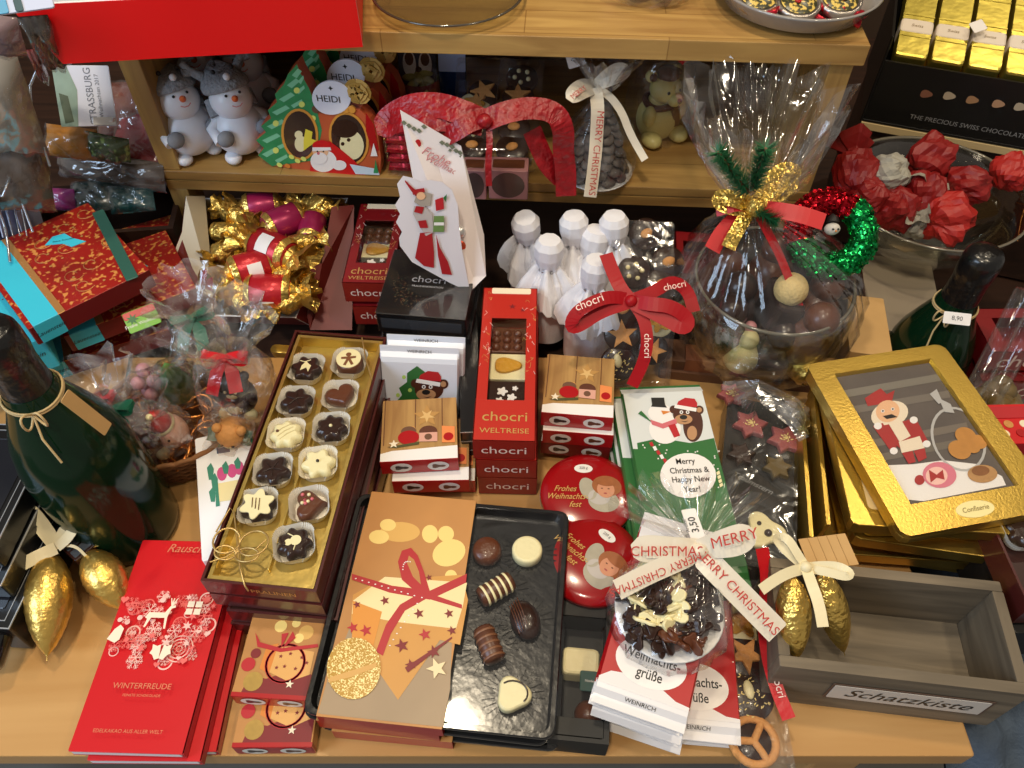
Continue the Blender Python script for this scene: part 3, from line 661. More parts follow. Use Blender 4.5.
# --- wood-print treat boxes -------------------------------------------------
PW = wood('plank_print', '9a7040', 'bd9458', 'Y', 9, .42); PWG = mat('plank_gap_print', '5e3418', .5)
def plank_box(M, w, d, h, label, full=True):
    b = B(); b.box(w, d, h, PW, I4, .001, .0004); z = h+.0001
    b.box(w+.0006, .0012, h+.0002, DRED if not full else RED, T(0, -d/2+.0002, 0), .0002, .0001)
    def U(u, v): return ((u-.5)*w, (v-.5)*d)
    def pl(p, m, dz=0.): b.poly([U(u, v) for u, v in p], z+dz, m)
    for u in (.03, .44, .80): pl([(u, .25), (u+.012, .25), (u+.012, 1), (u, 1)], PWG)
    pl([(0, 0), (1, 0), (1, .20), (.75, .19), (.4, .17), (.15, .16), (0, .12)], WHITE, .0002)
    for sg in (1,): 
        x, y = U(.60, .70); b.poly([(x+p[0], y+p[1]) for p in star(w*.19, w*.085)], z+.0003, mat('straw_star_print', 'b98a4a', .5)); b.poly([(x+p[0], y+p[1]) for p in star(w*.12, w*.04, a0=-pi/2)], z+.0004, mat('straw_star_light', 'd8b070', .5))
    for u, v, r, m in ((.36, .36, .14, RED), (.36, .46, .10, BROWN), (.40, .50, .05, BISC), (.62, .44, .12, mat('brown_print', '5c2e1a', .5)), (.64, .36, .09, PINKW), (.63, .36, .045, BROWN)):
        x, y = U(u, v); b.poly([(x+p[0], y+p[1]*.8) for p in circ(w*r, 22)], z+.0005+r*.0003, m)
    pl([(.50, .28), (.74, .27), (.74, .42), (.50, .42)], mat('rose_box_print', 'd8a08c', .5), .0009)
    x, y = U(.62, .35); b.poly([(x+p[0], y+p[1]) for p in circ(w*.05, 18)], z+.001, BROWN)
    pl([(.80, .25), (.97, .24), (.97, .50), (.80, .52)], mat('lantern_print', 'e88a4a', .5), .0006); x, y = U(.885, .34); b.poly([(x+p[0], y+p[1]) for p in circ(w*.065, 18)], z+.0008, RED)
    x, y = U(.17, .26); b.poly([(x+p[0], y+p[1]) for p in star(w*.07)], z+.0009, CREAM); pl([(.08, .22), (.5, .28), (.5, .24), (.2, .20)], mat('fir_print', '4c4a24', .5), .0007)
    oval_front(b, w, h, -d/2-.0005, RED, h*.5)
    return tag(b.obj('treat_box', None, M), label, 'chocolate box', 'plank picture boxes')
fa = Fr([(383, 400), (455, 398), (459, 458), (380, 462)], .062, .019)
plank_box(fa.M @ T(.010, -.009, -.021) @ RZ(-.04), fa.w, fa.d, .019, 'lower box under the plank-print one, left of the narrow red stack')
plank_box(fa.M @ T(.016, .003, -.041) @ RZ(-.06), fa.w, fa.d, .019, 'lowest plank-print box left of the narrow red stack')
plank_box(fa.M, fa.w, fa.d, .019, 'box with wooden plank and star picture lying before the white bear bars')
fc = Fr([(548, 355), (616, 358), (612, 418), (541, 412)], .074, .0195)
plank_box(fc.M @ T(.002, -.005, -.0205) @ RZ(.01), fc.w, fc.d, .0195, 'middle plank-print box right of the narrow red stack')
plank_box(fc.M @ T(.002, -.004, -.0410) @ RZ(-.02), fc.w, fc.d, .0195, 'lowest plank-print box right of the narrow red stack', False)
plank_box(fc.M, fc.w, fc.d, .0195, 'topmost plank-print box right of the narrow red stack')

# --- wrapped chocolate bars -------------------------------------------------
def pillow(w, d, h, m, b=None, crimp=.007, endm=None):
    """flow-wrapped bar: flat body, pinched ends"""
    b = b or B(); rings = []; n = 8
    ys = [-d/2, -d/2+crimp*.9, -d/2+crimp*1.5, -d/2+crimp*2.2, 0, d/2-crimp*2.2, d/2-crimp*1.5, d/2-crimp*.9, d/2]
    hs = [.06, .08, .75, 1, 1, 1, .75, .08, .06]; 
    for y, k in zip(ys, hs):
        hh = h*k; zc = h*.5; e = .0015
        rings.append([(-w/2, y, zc-hh*.25), (-w/2+e, y, zc-hh/2), (w/2-e, y, zc-hh/2), (w/2, y, zc-hh*.25), (w/2, y, zc+hh*.25), (w/2-e, y, zc+hh/2), (-w/2+e, y, zc+hh/2), (-w/2, y, zc+hh*.25)])
    if endm: b.loft(rings[:4], endm, I4, False, True, False); b.loft(rings[3:6], m, I4, False, False, False); b.loft(rings[5:], endm, I4, False, False, True)
    else: b.loft(rings, m, I4, False)
    return b
def bear(b, F, z, cx, cy, s, hat=True, body=False):
    """printed brown bear with Santa hat; F maps pixels of the photograph to the face"""
    def el(x, y, rx, ry, m, dz, a=0.): b.poly(F([(cx+s*(x+rx*cos(t)*cos(a)-ry*sin(t)*sin(a)), cy+s*(y+rx*cos(t)*sin(a)+ry*sin(t)*cos(a))) for t in [2*pi*i/24 for i in range(24)]]), z+dz, m)
    def pl(p, m, dz): b.poly(F([(cx+s*x, cy+s*y) for x, y in p]), z+dz, m)
    BR = mat('bear_brown_print', '4a2418', .45); TN = mat('bear_tan_print', 'b98a62', .45)
    if body: el(.1, 1.6, .75, 1.0, BR, .0001); el(.1, 1.5, .42, .5, TN, .0002)
    el(0, 0, 1.25, .95, BR, .0002); el(1.25, -.45, .42, .42, BR, .0002); el(1.25, -.45, .25, .25, TN, .0003); el(-1.2, -.5, .38, .38, BR, .0002)
    el(-.25, .45, .85, .48, TN, .0003); el(-.25, .25, .36, .22, INK, .0004)
    for x in (-.45, .15): el(x, -.22, .17, .17, WHITE, .0004); el(x, -.22, .08, .08, INK, .0005)
    pl([(-.55, .62), (-.1, .74), (.25, .58), (-.1, .66)], INK, .0005)
    pl([(-.95, -.75), (-.75, -1.25), (-.1, -1.6), (.8, -1.5), (1.05, -1.1), (1.05, -.7)], mat('crimson_print'), .0004)
    pl([(-1.05, -.95), (1.0, -.6), (.95, -.25), (-1.15, -.62)], WHITE, .0006)
def bear_bar(M, w, d, h, label, fr=None):
    b = pillow(w, d, h, mat('bluish_white_wrapper', 'dfe3ee', .35, coat=.2)); 
    b.text('WEINRICH', .0048, INK, T(0, d/2-.0045, 0), h*.62+.0008)
    if fr:
        F = lambda pts: fr.L2(pts, h+.0001)
        b.poly(F([(417, 366), (425, 372), (424, 382), (430, 392), (425, 400), (421, 410), (395, 412), (396, 402), (402, 395), (399, 388), (407, 382), (407, 373)]), h+.0002, GREEN)
        for x, y in ((404, 377), (398, 395), (410, 390)): b.poly(F([(x+2*cos(t), y+2*sin(t)) for t in [k*.6 for k in range(10)]]), h+.00035, mat('lime_print', 'b4d46a', .5))
        bear(b, F, h+.0003, 429, 389, 11.5)
    return tag(b.obj('chocolate_bar', None, M), label, 'chocolate bar', 'white bear bars')
fb = Fr([(382, 349), (460, 351), (457, 430), (381, 430)], [.10, .10, .006, .006], .011)
bear_bar(fb.M @ T(.005, .0045, -.0125), fb.w, fb.d, .011, 'white wrapped bar standing behind the printed bear bar')
bear_bar(fb.M, fb.w, fb.d, .011, 'white wrapped bar printed with a bear in a red hat, foremost', fb)

# --- green "Merry Christmas & Happy New Year!" bars -------------------------
fg = Fr([(626, 385), (702, 380), (751, 582), (650, 590)], .060, .012)
def green_bar(M, label, art):
    w, d, h = fg.w, fg.d, .012; gr = mat('green_wrapper', '2e6b35', .35, var=.08, scale=40, coat=.25); wt = mat('grey_white_wrapper', 'd9dcda', .35, coat=.2)
    b = pillow(w, d, h, gr); z = h+.0001
    b.poly([(-w/2+.0012, 0.14*d), (w/2-.0012, .10*d), (w/2-.0012, d/2-.012), (-w/2+.0012, d/2-.012)], z, wt)
    b.poly([(-w/2, 0), (w/2, 0), (w/2, .011), (-w/2, .011)], 0, wt, T(0, d/2-.0126, h+.0001) @ RX(-.5))
    if art:
        F = lambda pts: fg.L2(pts, h+.0001)
        def el(x, y, rx, ry, m, dz, a=0.): b.poly(F([(x+rx*cos(t)*cos(a)-ry*sin(t)*sin(a), y+rx*cos(t)*sin(a)+ry*sin(t)*cos(a)) for t in [2*pi*i/26 for i in range(26)]]), z+dz, m)
        def pl(p, m, dz): b.poly(F(p), z+dz, m)
        pl([(637, 443), (660, 438), (690, 443), (714, 438), (722, 470), (640, 470)], gr, .00005)
        el(693, 425, 10, 17, mat('bear_brown_print', '4a2418', .45), .0001); el(692, 433, 5, 7, mat('bear_tan_print', 'b98a62', .45), .0002)
        el(665, 429, 16, 15, WHITE, .0003); el(660, 413, 12, 9, WHITE, .00035); bear(b, F, z+.0003, 686, 415, 10.5)
        pl([(651, 407), (667, 408), (665, 405), (664, 398), (651, 398), (652, 405)], INK, .0005)
        pl([(661, 411), (671, 412), (663, 415)], mat('orange_print'), .0006); pl([(638, 414), (646, 419), (652, 423), (646, 416), (641, 411)], GREEN, .0005)
        pl([(650, 420), (662, 424), (676, 419), (677, 424), (663, 429), (652, 425)], PINK, .0006); pl([(668, 426), (675, 424), (680, 436), (674, 438)], mat('crimson_print'), .0006)
        for i in range(5): pl([(649+i*3.4, 443+i*4.2), (652+i*3.4, 442+i*4.2), (654+i*3.4, 446+i*4.2), (651+i*3.4, 447+i*4.2)], WHITE if i % 2 else mat('crimson_print'), .0005)
        rnd = random.Random(2)
        for i in range(40): el(rnd.uniform(640, 722), rnd.uniform(444, 490), .8, .7, WHITE, .0002)
        el(688, 476, 28, 22.5, WHITE, .0004)
        for i in range(4): pl([(716+i, 473+i*4), (719+i, 471+i*4), (720+i, 474+i*4), (717+i, 476+i*4)], WCHOC, .0006)
        for k, (s_, x, y) in enumerate((('Merry', 685, 462), ('Christmas &', 689, 471), ('Happy New', 690.5, 480), ('Year!', 692, 490))):
            p = fg.L(x, y); b.text(s_, .0085, INK, T(p.x, p.y, 0), z+.0006, sx=.82, fat=.0001)
    return tag(b.obj('chocolate_bar', None, M), label, 'chocolate bar', 'green greeting bars')
for k in range(3): green_bar(fg.M @ T(-.005-.003*(3-k), -.001*(k % 2), -.0137*(3-k)), ['lowest green and white bar of the greeting stack', 'second green and white bar from the bottom of the greeting stack', 'green and white bar directly under the greeting bar'][k], False)
green_bar(fg.M, 'green bar with snowman, bear and English Christmas greeting, topmost', True)

# --- red "Weihnachtsgrüße" bars ----------------------------------------------
fr_ = Fr([(647, 512), (731, 532), (683, 733), (589, 697)], [.084, .084, .0675, .0675], .012)
RW = mat('red_wrapper', 'b01018', .32, coat=.3)
def red_bar(M, label, art):
    w, d, h = fr_.w, fr_.d, .012; wt = mat('snow_white_wrapper', 'e4e0e0', .38, coat=.15); b = pillow(w, d, h, RW, endm=wt); z = h+.0001
    b.poly([(-w/2+.0008, d/2-.030), (w*.1, d/2-.034), (w/2-.0008, d/2-.028), (w/2-.0008, d/2-.014), (-w/2+.0008, d/2-.014)], z, wt)
    b.poly([(-w/2+.0008, -d/2+.014), (w/2-.0008, -d/2+.014), (w/2-.0008, -d/2+.017), (w*.34, -d/2+.018), (w*.15, -d/2+.024), (-w*.02, -d/2+.023), (-w*.2, -d/2+.026), (-w*.38, -d/2+.024), (-w/2+.0008, -d/2+.018)], z, wt)
    b.loft([[(-w/2, -d/2-.0002, .0054), (w/2, -d/2-.0002, .0054)], [(-w/2, -d/2+.0063, .0068), (w/2, -d/2+.0063, .0068)], [(-w/2+.0008, -d/2+.0105, h*.88+.0004), (w/2-.0008, -d/2+.0105, h*.88+.0004)], [(-w/2+.0008, -d/2+.0155, h+.0002), (w/2-.0008, -d/2+.0155, h+.0002)]], wt, I4, False, False, False, False)
    b.text('WEINRICH', .0048, INK, T(0, -d/2+.0085, h*.72+.0006) @ RX(.75), .0002)
    rnd = random.Random(8)
    for i in range(26):
        x = rnd.uniform(-w*.46, w*.46); y = rnd.uniform(-d*.25, d*.4); b.poly([(x+p[0], y+p[1]) for p in circ(.0006, 8)], z, WHITE)
    cx, cy = fr_.L(651, 663)[:2]; b.poly([(cx+p[0], cy+p[1]) for p in circ(.0265, 36, .0185)], z+.0001, WHITE)
    b.text('Weihnachts-', .0105, INK, T(cx, cy+.003, 0), z+.0002, sx=.80, fat=.00012); b.text('grüße', .0105, INK, T(cx+.001, cy-.009, 0), z+.0002, sx=.80, fat=.00012)
    for i in range(5): b.poly([(-w*.40+i*.0012, -d*.16+i*.004), (-w*.36+i*.0012, -d*.17+i*.004), (-w*.35+i*.0012, -d*.15+i*.004), (-w*.39+i*.0012, -d*.14+i*.004)], z+.0002, WHITE)
    return tag(b.obj('chocolate_bar', None, M), label, 'chocolate bar', 'red greeting bars')
nn = ['lowest', 'second from the bottom', 'third from the bottom', 'directly under the top one']
for k in range(4): red_bar(fr_.M @ T([.004, .003, .001, -.001][k], [-.004, -.001, -.003, .001][k], -.0137*(4-k)) @ RZ([.02, -.015, .012, -.008][k]), 'red German greeting bar in the leaning stack, '+nn[k], False)
red_bar(fr_.M, 'red bar with German greeting under the round cookie bag, topmost of the stack', True)
fr2 = Fr([(672, 540), (722, 543), (730, 751), (664, 748)], .027, .012)
red_bar(fr2.M @ T(-.004, 0, 0) @ RZ(-.0), 'red German greeting bar lying right of the leaning stack', True)
red_bar(fr2.M @ T(-.002, .001, -.0137) @ RZ(.02), 'red German greeting bar underneath the single one right of the stack', False)

# --- two round tins ----------------------------------------------------------
TIN = mat('red_tin_lacquer', '980f14', .2, coat=.4)
def tin(c, z, r, label, rot):
    M = T(*P(c[0], c[1], z)) @ T(0, 0, -.026) @ RZ(rot); t = thing('round_tin', label, 'tin', M, 'red round tins')
    b = B(); b.lathe([(r*.93, 0), (r*.96, .001), (r*.96, .016)], TIN, n=40, cap1=False); b.obj('tin_body', t)
    b = B(); b.lathe([(r*.965, .014), (r, .0145), (r, .0205), (r*.99, .022), (r*.8, .025), (r*.4, .0262), (.0001, .0265)], TIN, n=48, cap0=False)
    b.lathe([(r*1.004, .0146), (r*1.012, .0152), (r*1.004, .0158)], SILVER, n=48, cap0=False, cap1=False)
    def dome(x, y): q = min(1, sqrt(x*x+y*y)/r); return .0269-.0040*max(0, q-.05)**2*1.0
    def el(x, y, rx, ry, m, dz, a=0.):
        pts = [(x+rx*cos(t_)*cos(a)-ry*sin(t_)*sin(a), y+rx*cos(t_)*sin(a)+ry*sin(t_)*cos(a)) for t_ in [2*pi*i/24 for i in range(24)]]
        vs = [(px, py, dome(px, py)+dz) for px, py in pts]+[(x, y, dome(x, y)+dz)]
        b.add(vs, [(i, (i+1) % 24, 24) for i in range(24)], m)
    HAIR = mat('auburn_hair_print', '9a5a30', .4, var=.2, scale=200); FEA = mat('feather_grey_print', 'a8a08c', .45, var=.15, scale=150)
    el(.014, -.010, .014, .011, FEA, .0001); el(.000, .002, .0075, .012, FEA, .0002, .3); el(.010, -.006, .010, .008, mat('pale_cloth_print', 'b8b0a8', .45), .0002)
    el(.017, .006, .0135, .011, HAIR, .0003); el(.016, .002, .008, .0088, mat('printed_face', 'c98a68', .45), .0004); el(.0165, .010, .009, .0045, HAIR, .0006)
    for sx_ in (-.003, .003): el(.0155+sx_, .0028, .0010, .0006, BROWN, .0006)
    el(.0155, -.0022, .0016, .0007, mat('lip_print', 'a04848', .5), .0006)
    el(-.004, .024, .0085, .005, OVALW, .0003); b.text('250 g', .0035, INK, T(-.004, .024, .0272), 0)
    for s_, x, y in (('Frohes', -.021, .001), ('Weihnachts-', -.019, -.007), ('fest', -.012, -.015)): b.text(s_, .0085, GOLDINK, T(x, y, dome(x, y)+.0006) @ RY(-.05), 0, shear=.4, sx=.85)
    b.obj('tin_lid', t)
    return t
tin((588, 491), .040, .043, 'red round tin with a curly-haired angel head, farther one', -.05)
tin((593, 557), .042, .042, 'red round tin with an angel head, nearer one partly behind the black tray', -.75)
# ------------------------------------------------------------------ shared makers: bows, wraps, cones
def arc_loop(L_, h, n=18, tw=0.):
    """path of one bow loop going out along +x and back to the knot"""
    return [(L_*sin(pi*i/n)**.9*(1 if True else 0), tw*cos(pi*i/n)+0., h*(.15+.85*(i/n if i < n/2 else i/n))*1.0*sin(pi*i/n)+(.0008 if i > n/2 else 0)+h*.5*(i/n-.5)) for i in range(n+1)]
def bow(b, m, wd, loops, tails, M=I4, knot=None):
    """loops: (angle, length, height); tails: list of point paths in the frame of the bow (z up)"""
    for a, l, h in loops:
        A = M @ RZ(a); n = 18; path = []; 
        for i in range(n+1):
            t = i/n; path.append((l*sin(pi*t)**.8, (t-.5)*wd*.7*sin(pi*t), h*(.5-.5*cos(2*pi*t*.5))+h*.6*sin(pi*t)*(1 if t > .5 else -.1)))
        b.ribbon(path, (0, 1, .0), wd, m, A, wf=lambda t: .35+.65*sin(pi*t)**.5)
    for path, side in tails: b.ribbon(path, side, wd, m, M, wf=lambda t: .4+.6*min(1, t*4))
    k = knot or wd*.32; b.lathe([(k*.7, -wd*.30), (k, -wd*.15), (k, wd*.15), (k*.7, wd*.30)], m, M @ RX(pi/2) @ T(0, .001, 0), 14)
def wrap(b, rings, m, n=40, amp=.06, seed=0, M=I4, cap0=False, sy=1., fold=9):
    """crumpled film: rings of (radius, z, cx, cy) with pleats"""
    rnd = random.Random(seed); ph = [rnd.uniform(0, 6.28) for _ in range(4)]; R_ = []
    for j, rg in enumerate(rings):
        r, z = rg[0], rg[1]; cx, cy = (rg[2], rg[3]) if len(rg) > 2 else (0, 0); am = rg[4] if len(rg) > 4 else amp; q = []
        for i in range(n):
            a = 2*pi*i/n; k = 1+am*(sin(fold*a+ph[0]+j*.4)*.6+sin((fold*2-3)*a+ph[1]-j*.7)*.5+rnd.uniform(-.4, .4))
            q.append((cx+r*k*cos(a), cy+r*k*sin(a)*sy, z+am*r*.5*sin(fold*a+ph[2])))
        R_.append(q)
    b.loft(R_, m, M, True, cap0, False); return b
def slab(b, pts, m, M=I4, th=.0002): b.prism(pts, th, m, M)

# ------------------------------------------------------------------ grey wooden drawer with its label
fd = Fr([(772, 557), (1001, 580), (1034, 692), (779, 667)], .074, .074)
t = thing('wooden_crate', 'open grey washed wooden crate with a handwritten treasure chest label', 'crate', fd.M)
w, d, h, k = fd.w, fd.d, .072, .0085
b = B(); b.box(w, k, h, GREYWOOD, T(0, -d/2+k/2, 0), .001, .0008); b.obj('front_panel', t)
b = B(); b.box(w, k, h, GREYWOOD, T(0, d/2-k/2, 0), .001, .0008); b.obj('back_panel', t)
for sg in (1, -1):
    b = B(); b.box(k, d-2*k, h, GREYWOODY, T(sg*(w/2-k/2), 0, 0), .001, .0008); b.obj('side_panel', t)
b = B(); b.box(w-2*k, d-2*k, .006, GREYWOOD, T(0, 0, .002), .0005, .0005)
b.obj('bottom', t)
A = T(.014, -d/2-.0006, .038) @ RX(pi/2); b = B()
b.box(.118, .029, .0006, mat('label_dark_rim', '5a4438', .6), A, .001, .0001); b.box(.114, .025, .0004, mat('grey_label_paper', 'cfc8c0', .5), A, .001, .0001, .0006)
b.text('Schatzkiste', .020, INK, A, .0012, shear=.3, sx=1.05, fat=.0001); b.obj('label_plate', t, label='white label plate with handwriting')

# ------------------------------------------------------------------ flat gold boxes
def gold_box(fr, M, label, window, group='flat gold boxes'):
    w, d, h = fr.w, fr.d, .013; t = thing('gold_box', label, 'chocolate box', M, group)
    if not window:
        b = B(); b.box(w, d, h, GOLDF, I4, .006, .0008); b.prism(rrect(w*.8, d*.86, .004, 3), .0005, GOLDF, T(0, 0, h-.0002), .0002)
        b.prism(rrect(w*.76, d*.82, .004, 3), .0003, mat('cream_inset', 'd0b27a', .5), T(0, 0, h+.0003)); b.obj('carton', t); return t
    b = B(); b.box(w, d, h-.005, GOLDF, I4, .008, .0008)
    iw, ih = w*.70, d*.80; x0, x1, y0, y1 = -iw/2, iw/2, -d*.355, d*.415
    def rr(a, c, e, f, z): return [(a, e, z), (c, e, z), (c, f, z), (a, f, z)]
    O = rrect(w, d, .009, 5)
    # upper face around the recessed picture
    def bar(xa, xb, ya, yb): b.add([(xa, ya, h), (xb, ya, h), (xb, yb, h), (xa, yb, h)], [(0, 1, 2, 3)], GOLDF)
    r_ = .009; n = 5
    outer = [(x, y, h) for x, y in O]; m_ = len(outer)
    inner = []
    for x, y, _ in outer: inner.append((max(x0, min(x1, x*.98)), max(y0, min(y1, y)), h))
    inner = [((x0 if p[0] < 0 else x1), (y0 if p[1] < 0 else y1), h) for p in outer]
    b.loft([[(x, y, h-.0052) for x, y in O], outer, inner, [(p[0]*.97, p[1]*.975, h-.0035) for p in inner]], GOLDF, I4, False, False, False)
    b.obj('carton', t)
    q = B(); z = h-.0045; q.box(iw*.985, y1-y0-.002, .0008, mat('slate_plank_print', '5c5450', .5, var=.25, scale=30), T(0, (y0+y1)/2, z)); z += .001
    F = lambda pts: fr.L2(pts, fr.h)
    def pl(pts, m, dz=0.): q.poly(F(pts), z+dz, m)
    def el(x, y, rx, ry, m, dz=0., a=0.): pl([(x+rx*cos(t_)*cos(a)-ry*sin(t_)*sin(a), y+rx*cos(t_)*sin(a)+ry*sin(t_)*cos(a)) for t_ in [2*pi*i/22 for i in range(22)]], m, dz)
    for (xa, ya, xb, yb, c) in ((836, 389, 942, 371, '7c766c'), (850, 404, 950, 388, '746c64'), (868, 438, 968, 420, '766c62'), (876, 452, 975, 434, '70685e')):
        pl([(xa+3, ya), (xb, yb), (xb+2, yb+7), (xa+6, ya+7)], mat('plank_'+c, c, .5), .00005)
    pl([(888, 463), (915, 462), (945, 458), (980, 462), (1004, 474), (1008, 483), (925, 499), (905, 497)], WHITE, .0001)
    NR = mat('nutcracker_red', 'a8282a', .45, var=.1); NW = mat('warm_white_print', 'ecdcc4', .5)
    a = -.28
    pl([(866, 396), (869, 404), (893, 400), (896, 388), (888, 392), (882, 386), (875, 390)], NR, .0003)
    el(891, 412, 19, 13, NW, .00025, a); el(889, 409, 12, 11, SKIN, .0003, a); pl([(884, 414), (893, 412), (899, 415), (893, 416), (888, 417)], INK, .0005)
    for x, y in ((884, 409), (894, 407)): el(x, y, 1.8, 1.6, WHITE, .0005); el(x, y, .9, .9, INK, .0006)
    pl([(881, 424), (910, 418), (922, 440), (903, 447), (897, 443)], NR, .0003); pl([(874, 424), (884, 421), (898, 445), (892, 449)], NR, .0004); pl([(908, 418), (917, 416), (930, 440), (924, 443)], NR, .0004)
    pl([(890, 422), (903, 419), (912, 434), (901, 440)], NW, .0005); pl([(900, 440), (921, 434), (926, 446), (903, 451)], NW, .0005)
    for x, y in ((879, 424), (915, 418), (895, 449), (928, 442)): el(x, y, 4, 3.5, WHITE, .0006)
    pl([(903, 451), (914, 449), (917, 460), (910, 462)], NR, .0006); pl([(915, 449), (926, 446), (928, 456), (920, 460)], NR, .0006)
    JG = mat('jar_glass_print', 'b8b6b4', .4)
    for (x, y, rx, ry) in ((960, 437, 26, 34),):
        vo = [(x+rx*cos(t_)*cos(-.5)-ry*sin(t_)*sin(-.5), y+rx*cos(t_)*sin(-.5)+ry*sin(t_)*cos(-.5)) for t_ in [2*pi*i/30 for i in range(30)]]
        vi = [(x+(p[0]-x)*.90, y+(p[1]-y)*.93) for p in vo]; fo, fi = F(vo), F(vi)
        q.add([(u[0], u[1], z+.0004) for u in fo]+[(u[0], u[1], z+.0004) for u in fi], [(i, (i+1) % 30, 30+(i+1) % 30, 30+i) for i in range(30)], JG)
    pl([(940, 396), (952, 402), (956, 411), (946, 410)], JG, .0005); pl([(931, 392), (938, 387), (944, 400), (940, 402)], JG, .0005)
    for x, y, rx in ((961, 448, 12), (967, 434, 11), (980, 440, 9), (974, 445, 8)): el(x, y, rx, rx*.75, mat('almond_print', 'c08642', .5, var=.15, scale=150), .0006+rx*.00001, .4)
    el(984, 472, 15, 9, mat('walnut_print', 'b98c5a', .5, var=.3, scale=200), .0006); el(982, 469, 9, 5, mat('walnut_dark_print', '8a5a34', .5, var=.3, scale=200), .0008)
    el(941, 473, 17, 13, mat('pink_bauble_print', 'd8788c', .4), .0005, .1); el(938, 474, 11, 9, mat('pale_pink_print'), .0006); pl([(930, 468), (938, 473), (944, 468), (946, 478), (938, 476), (932, 481)], NR, .0008); el(921, 478, 5, 5, NR, .0004)
    q.obj('picture', t, label='picture of a nutcracker, a jar and nuts')
    q = B(); c = fr.L(975, 509, h); q.prism([(c.x+p[0], c.y+p[1]) for p in circ(.0165, 28, .0075)], .0003, mat('cream_seal', 'f0e2a0', .4), T(0, 0, h), .0001); q.text('Confiserie', .0062, mat('gold_brown_ink', '7a5c1c', .5), T(c.x, c.y, 0), h+.0005, shear=.3, sx=.9); q.obj('oval_seal', t)
    wn = B(); wn.box(x1-x0, y1-y0, .0002, WINDOW, T(0, (y0+y1)/2, h-.0012)); wn.obj('window', t)
    return t
fgd = Fr([(812, 368), (944, 339), (1056, 508), (900, 539)], .100, .013)
gold_box(fgd, fgd.M, 'gold framed box with a nutcracker picture under a window, on top of its stack', True)
zz = [.0855, .071, .0565, .042, .0275, .0135]
qs = [[(826, 405), (985, 380), (1010, 500), (822, 502)], [(812, 395), (990, 372), (1022, 500), (838, 528)], [(838, 410), (1012, 395), (1008, 541), (824, 535)],
      [(800, 400), (985, 380), (1002, 520), (812, 545)], [(812, 410), (975, 405), (1008, 560), (828, 556)], [(806, 405), (980, 400), (968, 570), (806, 562)]]
on = ['gold box directly under the nutcracker box, turned a little', 'third gold box from the top of the stack', 'fourth gold box from the top of the stack', 'third gold box from the bottom of the stack', 'second gold box from the bottom of the stack', 'lowest gold box of the stack behind the wooden crate']
fq0 = Fr(qs[0], zz[0], .013)
for i, (q_, z) in enumerate(zip(qs, zz)):
    f = Fr(q_, z, .013); f.w, f.d = fgd.w*.98, fgd.d*.93; gold_box(f, f.M, on[i], False)
# two thin gold cards standing at the left of the stack
for i, (x0, y0, x1, y1) in enumerate(((806, 395, 800, 560), (797, 400, 789, 565))):
    a, c = P(x0, y0, .06), P(x1, y1, .005); b = B(); L_ = (Vector((a.x, a.y, 0))-Vector((c.x, c.y, 0))).length
    ang = atan2(a.y-c.y, a.x-c.x); b.box(L_, .0035, .070-.012*i, GOLDF, T((a.x+c.x)/2, (a.y+c.y)/2, .0005) @ RZ(ang) @ RX(.08), .0008, .0004)
    tag(b.obj('gold_box'), ['narrow gold box standing on edge next to the gold stack', 'outer narrow gold box on edge beside the pink star box'][i], 'chocolate box', 'gold boxes on edge')

# ------------------------------------------------------------------ gold fir cones on satin bows
def fir_cone(M, L_, r, label, crinkle=False):
    b = B(); n = 28; rings = []
    for j in range(25):
        t_ = j/24; rr = r*sin(pi*min(1, t_*1.04+.02))**.62*(1-.28*t_)+.0003; q = []
        for i in range(n):
            a = 2*pi*i/n; sc_ = .055*abs(sin(a*5+(j//2 % 2)*pi/2))*(1 if j % 2 else .2) if not crinkle else .05*noise.noise((cos(a)*3, sin(a)*3, t_*9))
            q.append((rr*(1+sc_)*cos(a), rr*(1+sc_)*sin(a), -L_*t_))
        rings.append(q)
    b.loft(rings, GOLDC if crinkle else mat('scaled_gold_foil', 'e0b860', .30, .85, bump=.3, bscale=200.), I4, True)
    return tag(b.obj('fir_cone_sweet', None, M), label, 'chocolate cone', 'gold foil cones')
def between(p0, p1):
    """frame at p0 whose -z runs to p1"""
    d = (Vector(p1)-Vector(p0)).normalized(); return T(*p0) @ d.to_track_quat('-Z', 'Y').to_matrix().to_4x4(), (Vector(p1)-Vector(p0)).length
for (a, c, r, lb, cr) in (((792, 577, .098), (796, 664, .058), .0145, 'crinkled gold cone hanging over the left side of the wooden crate', True), ((822, 572, .090), (845, 656, .040), .0135, 'smoother gold cone leaning inside the wooden crate', True),
                          ((50, 553, .046), (47, 661, .020), .0200, 'plump gold foil cone lying at the far left of the table', False), ((88, 552, .040), (128, 612, .020), .0185, 'gold foil cone slanting towards the red folders', False)):
    M, L_ = between(P(*a), P(*c)); fir_cone(M, L_, r, lb, cr)
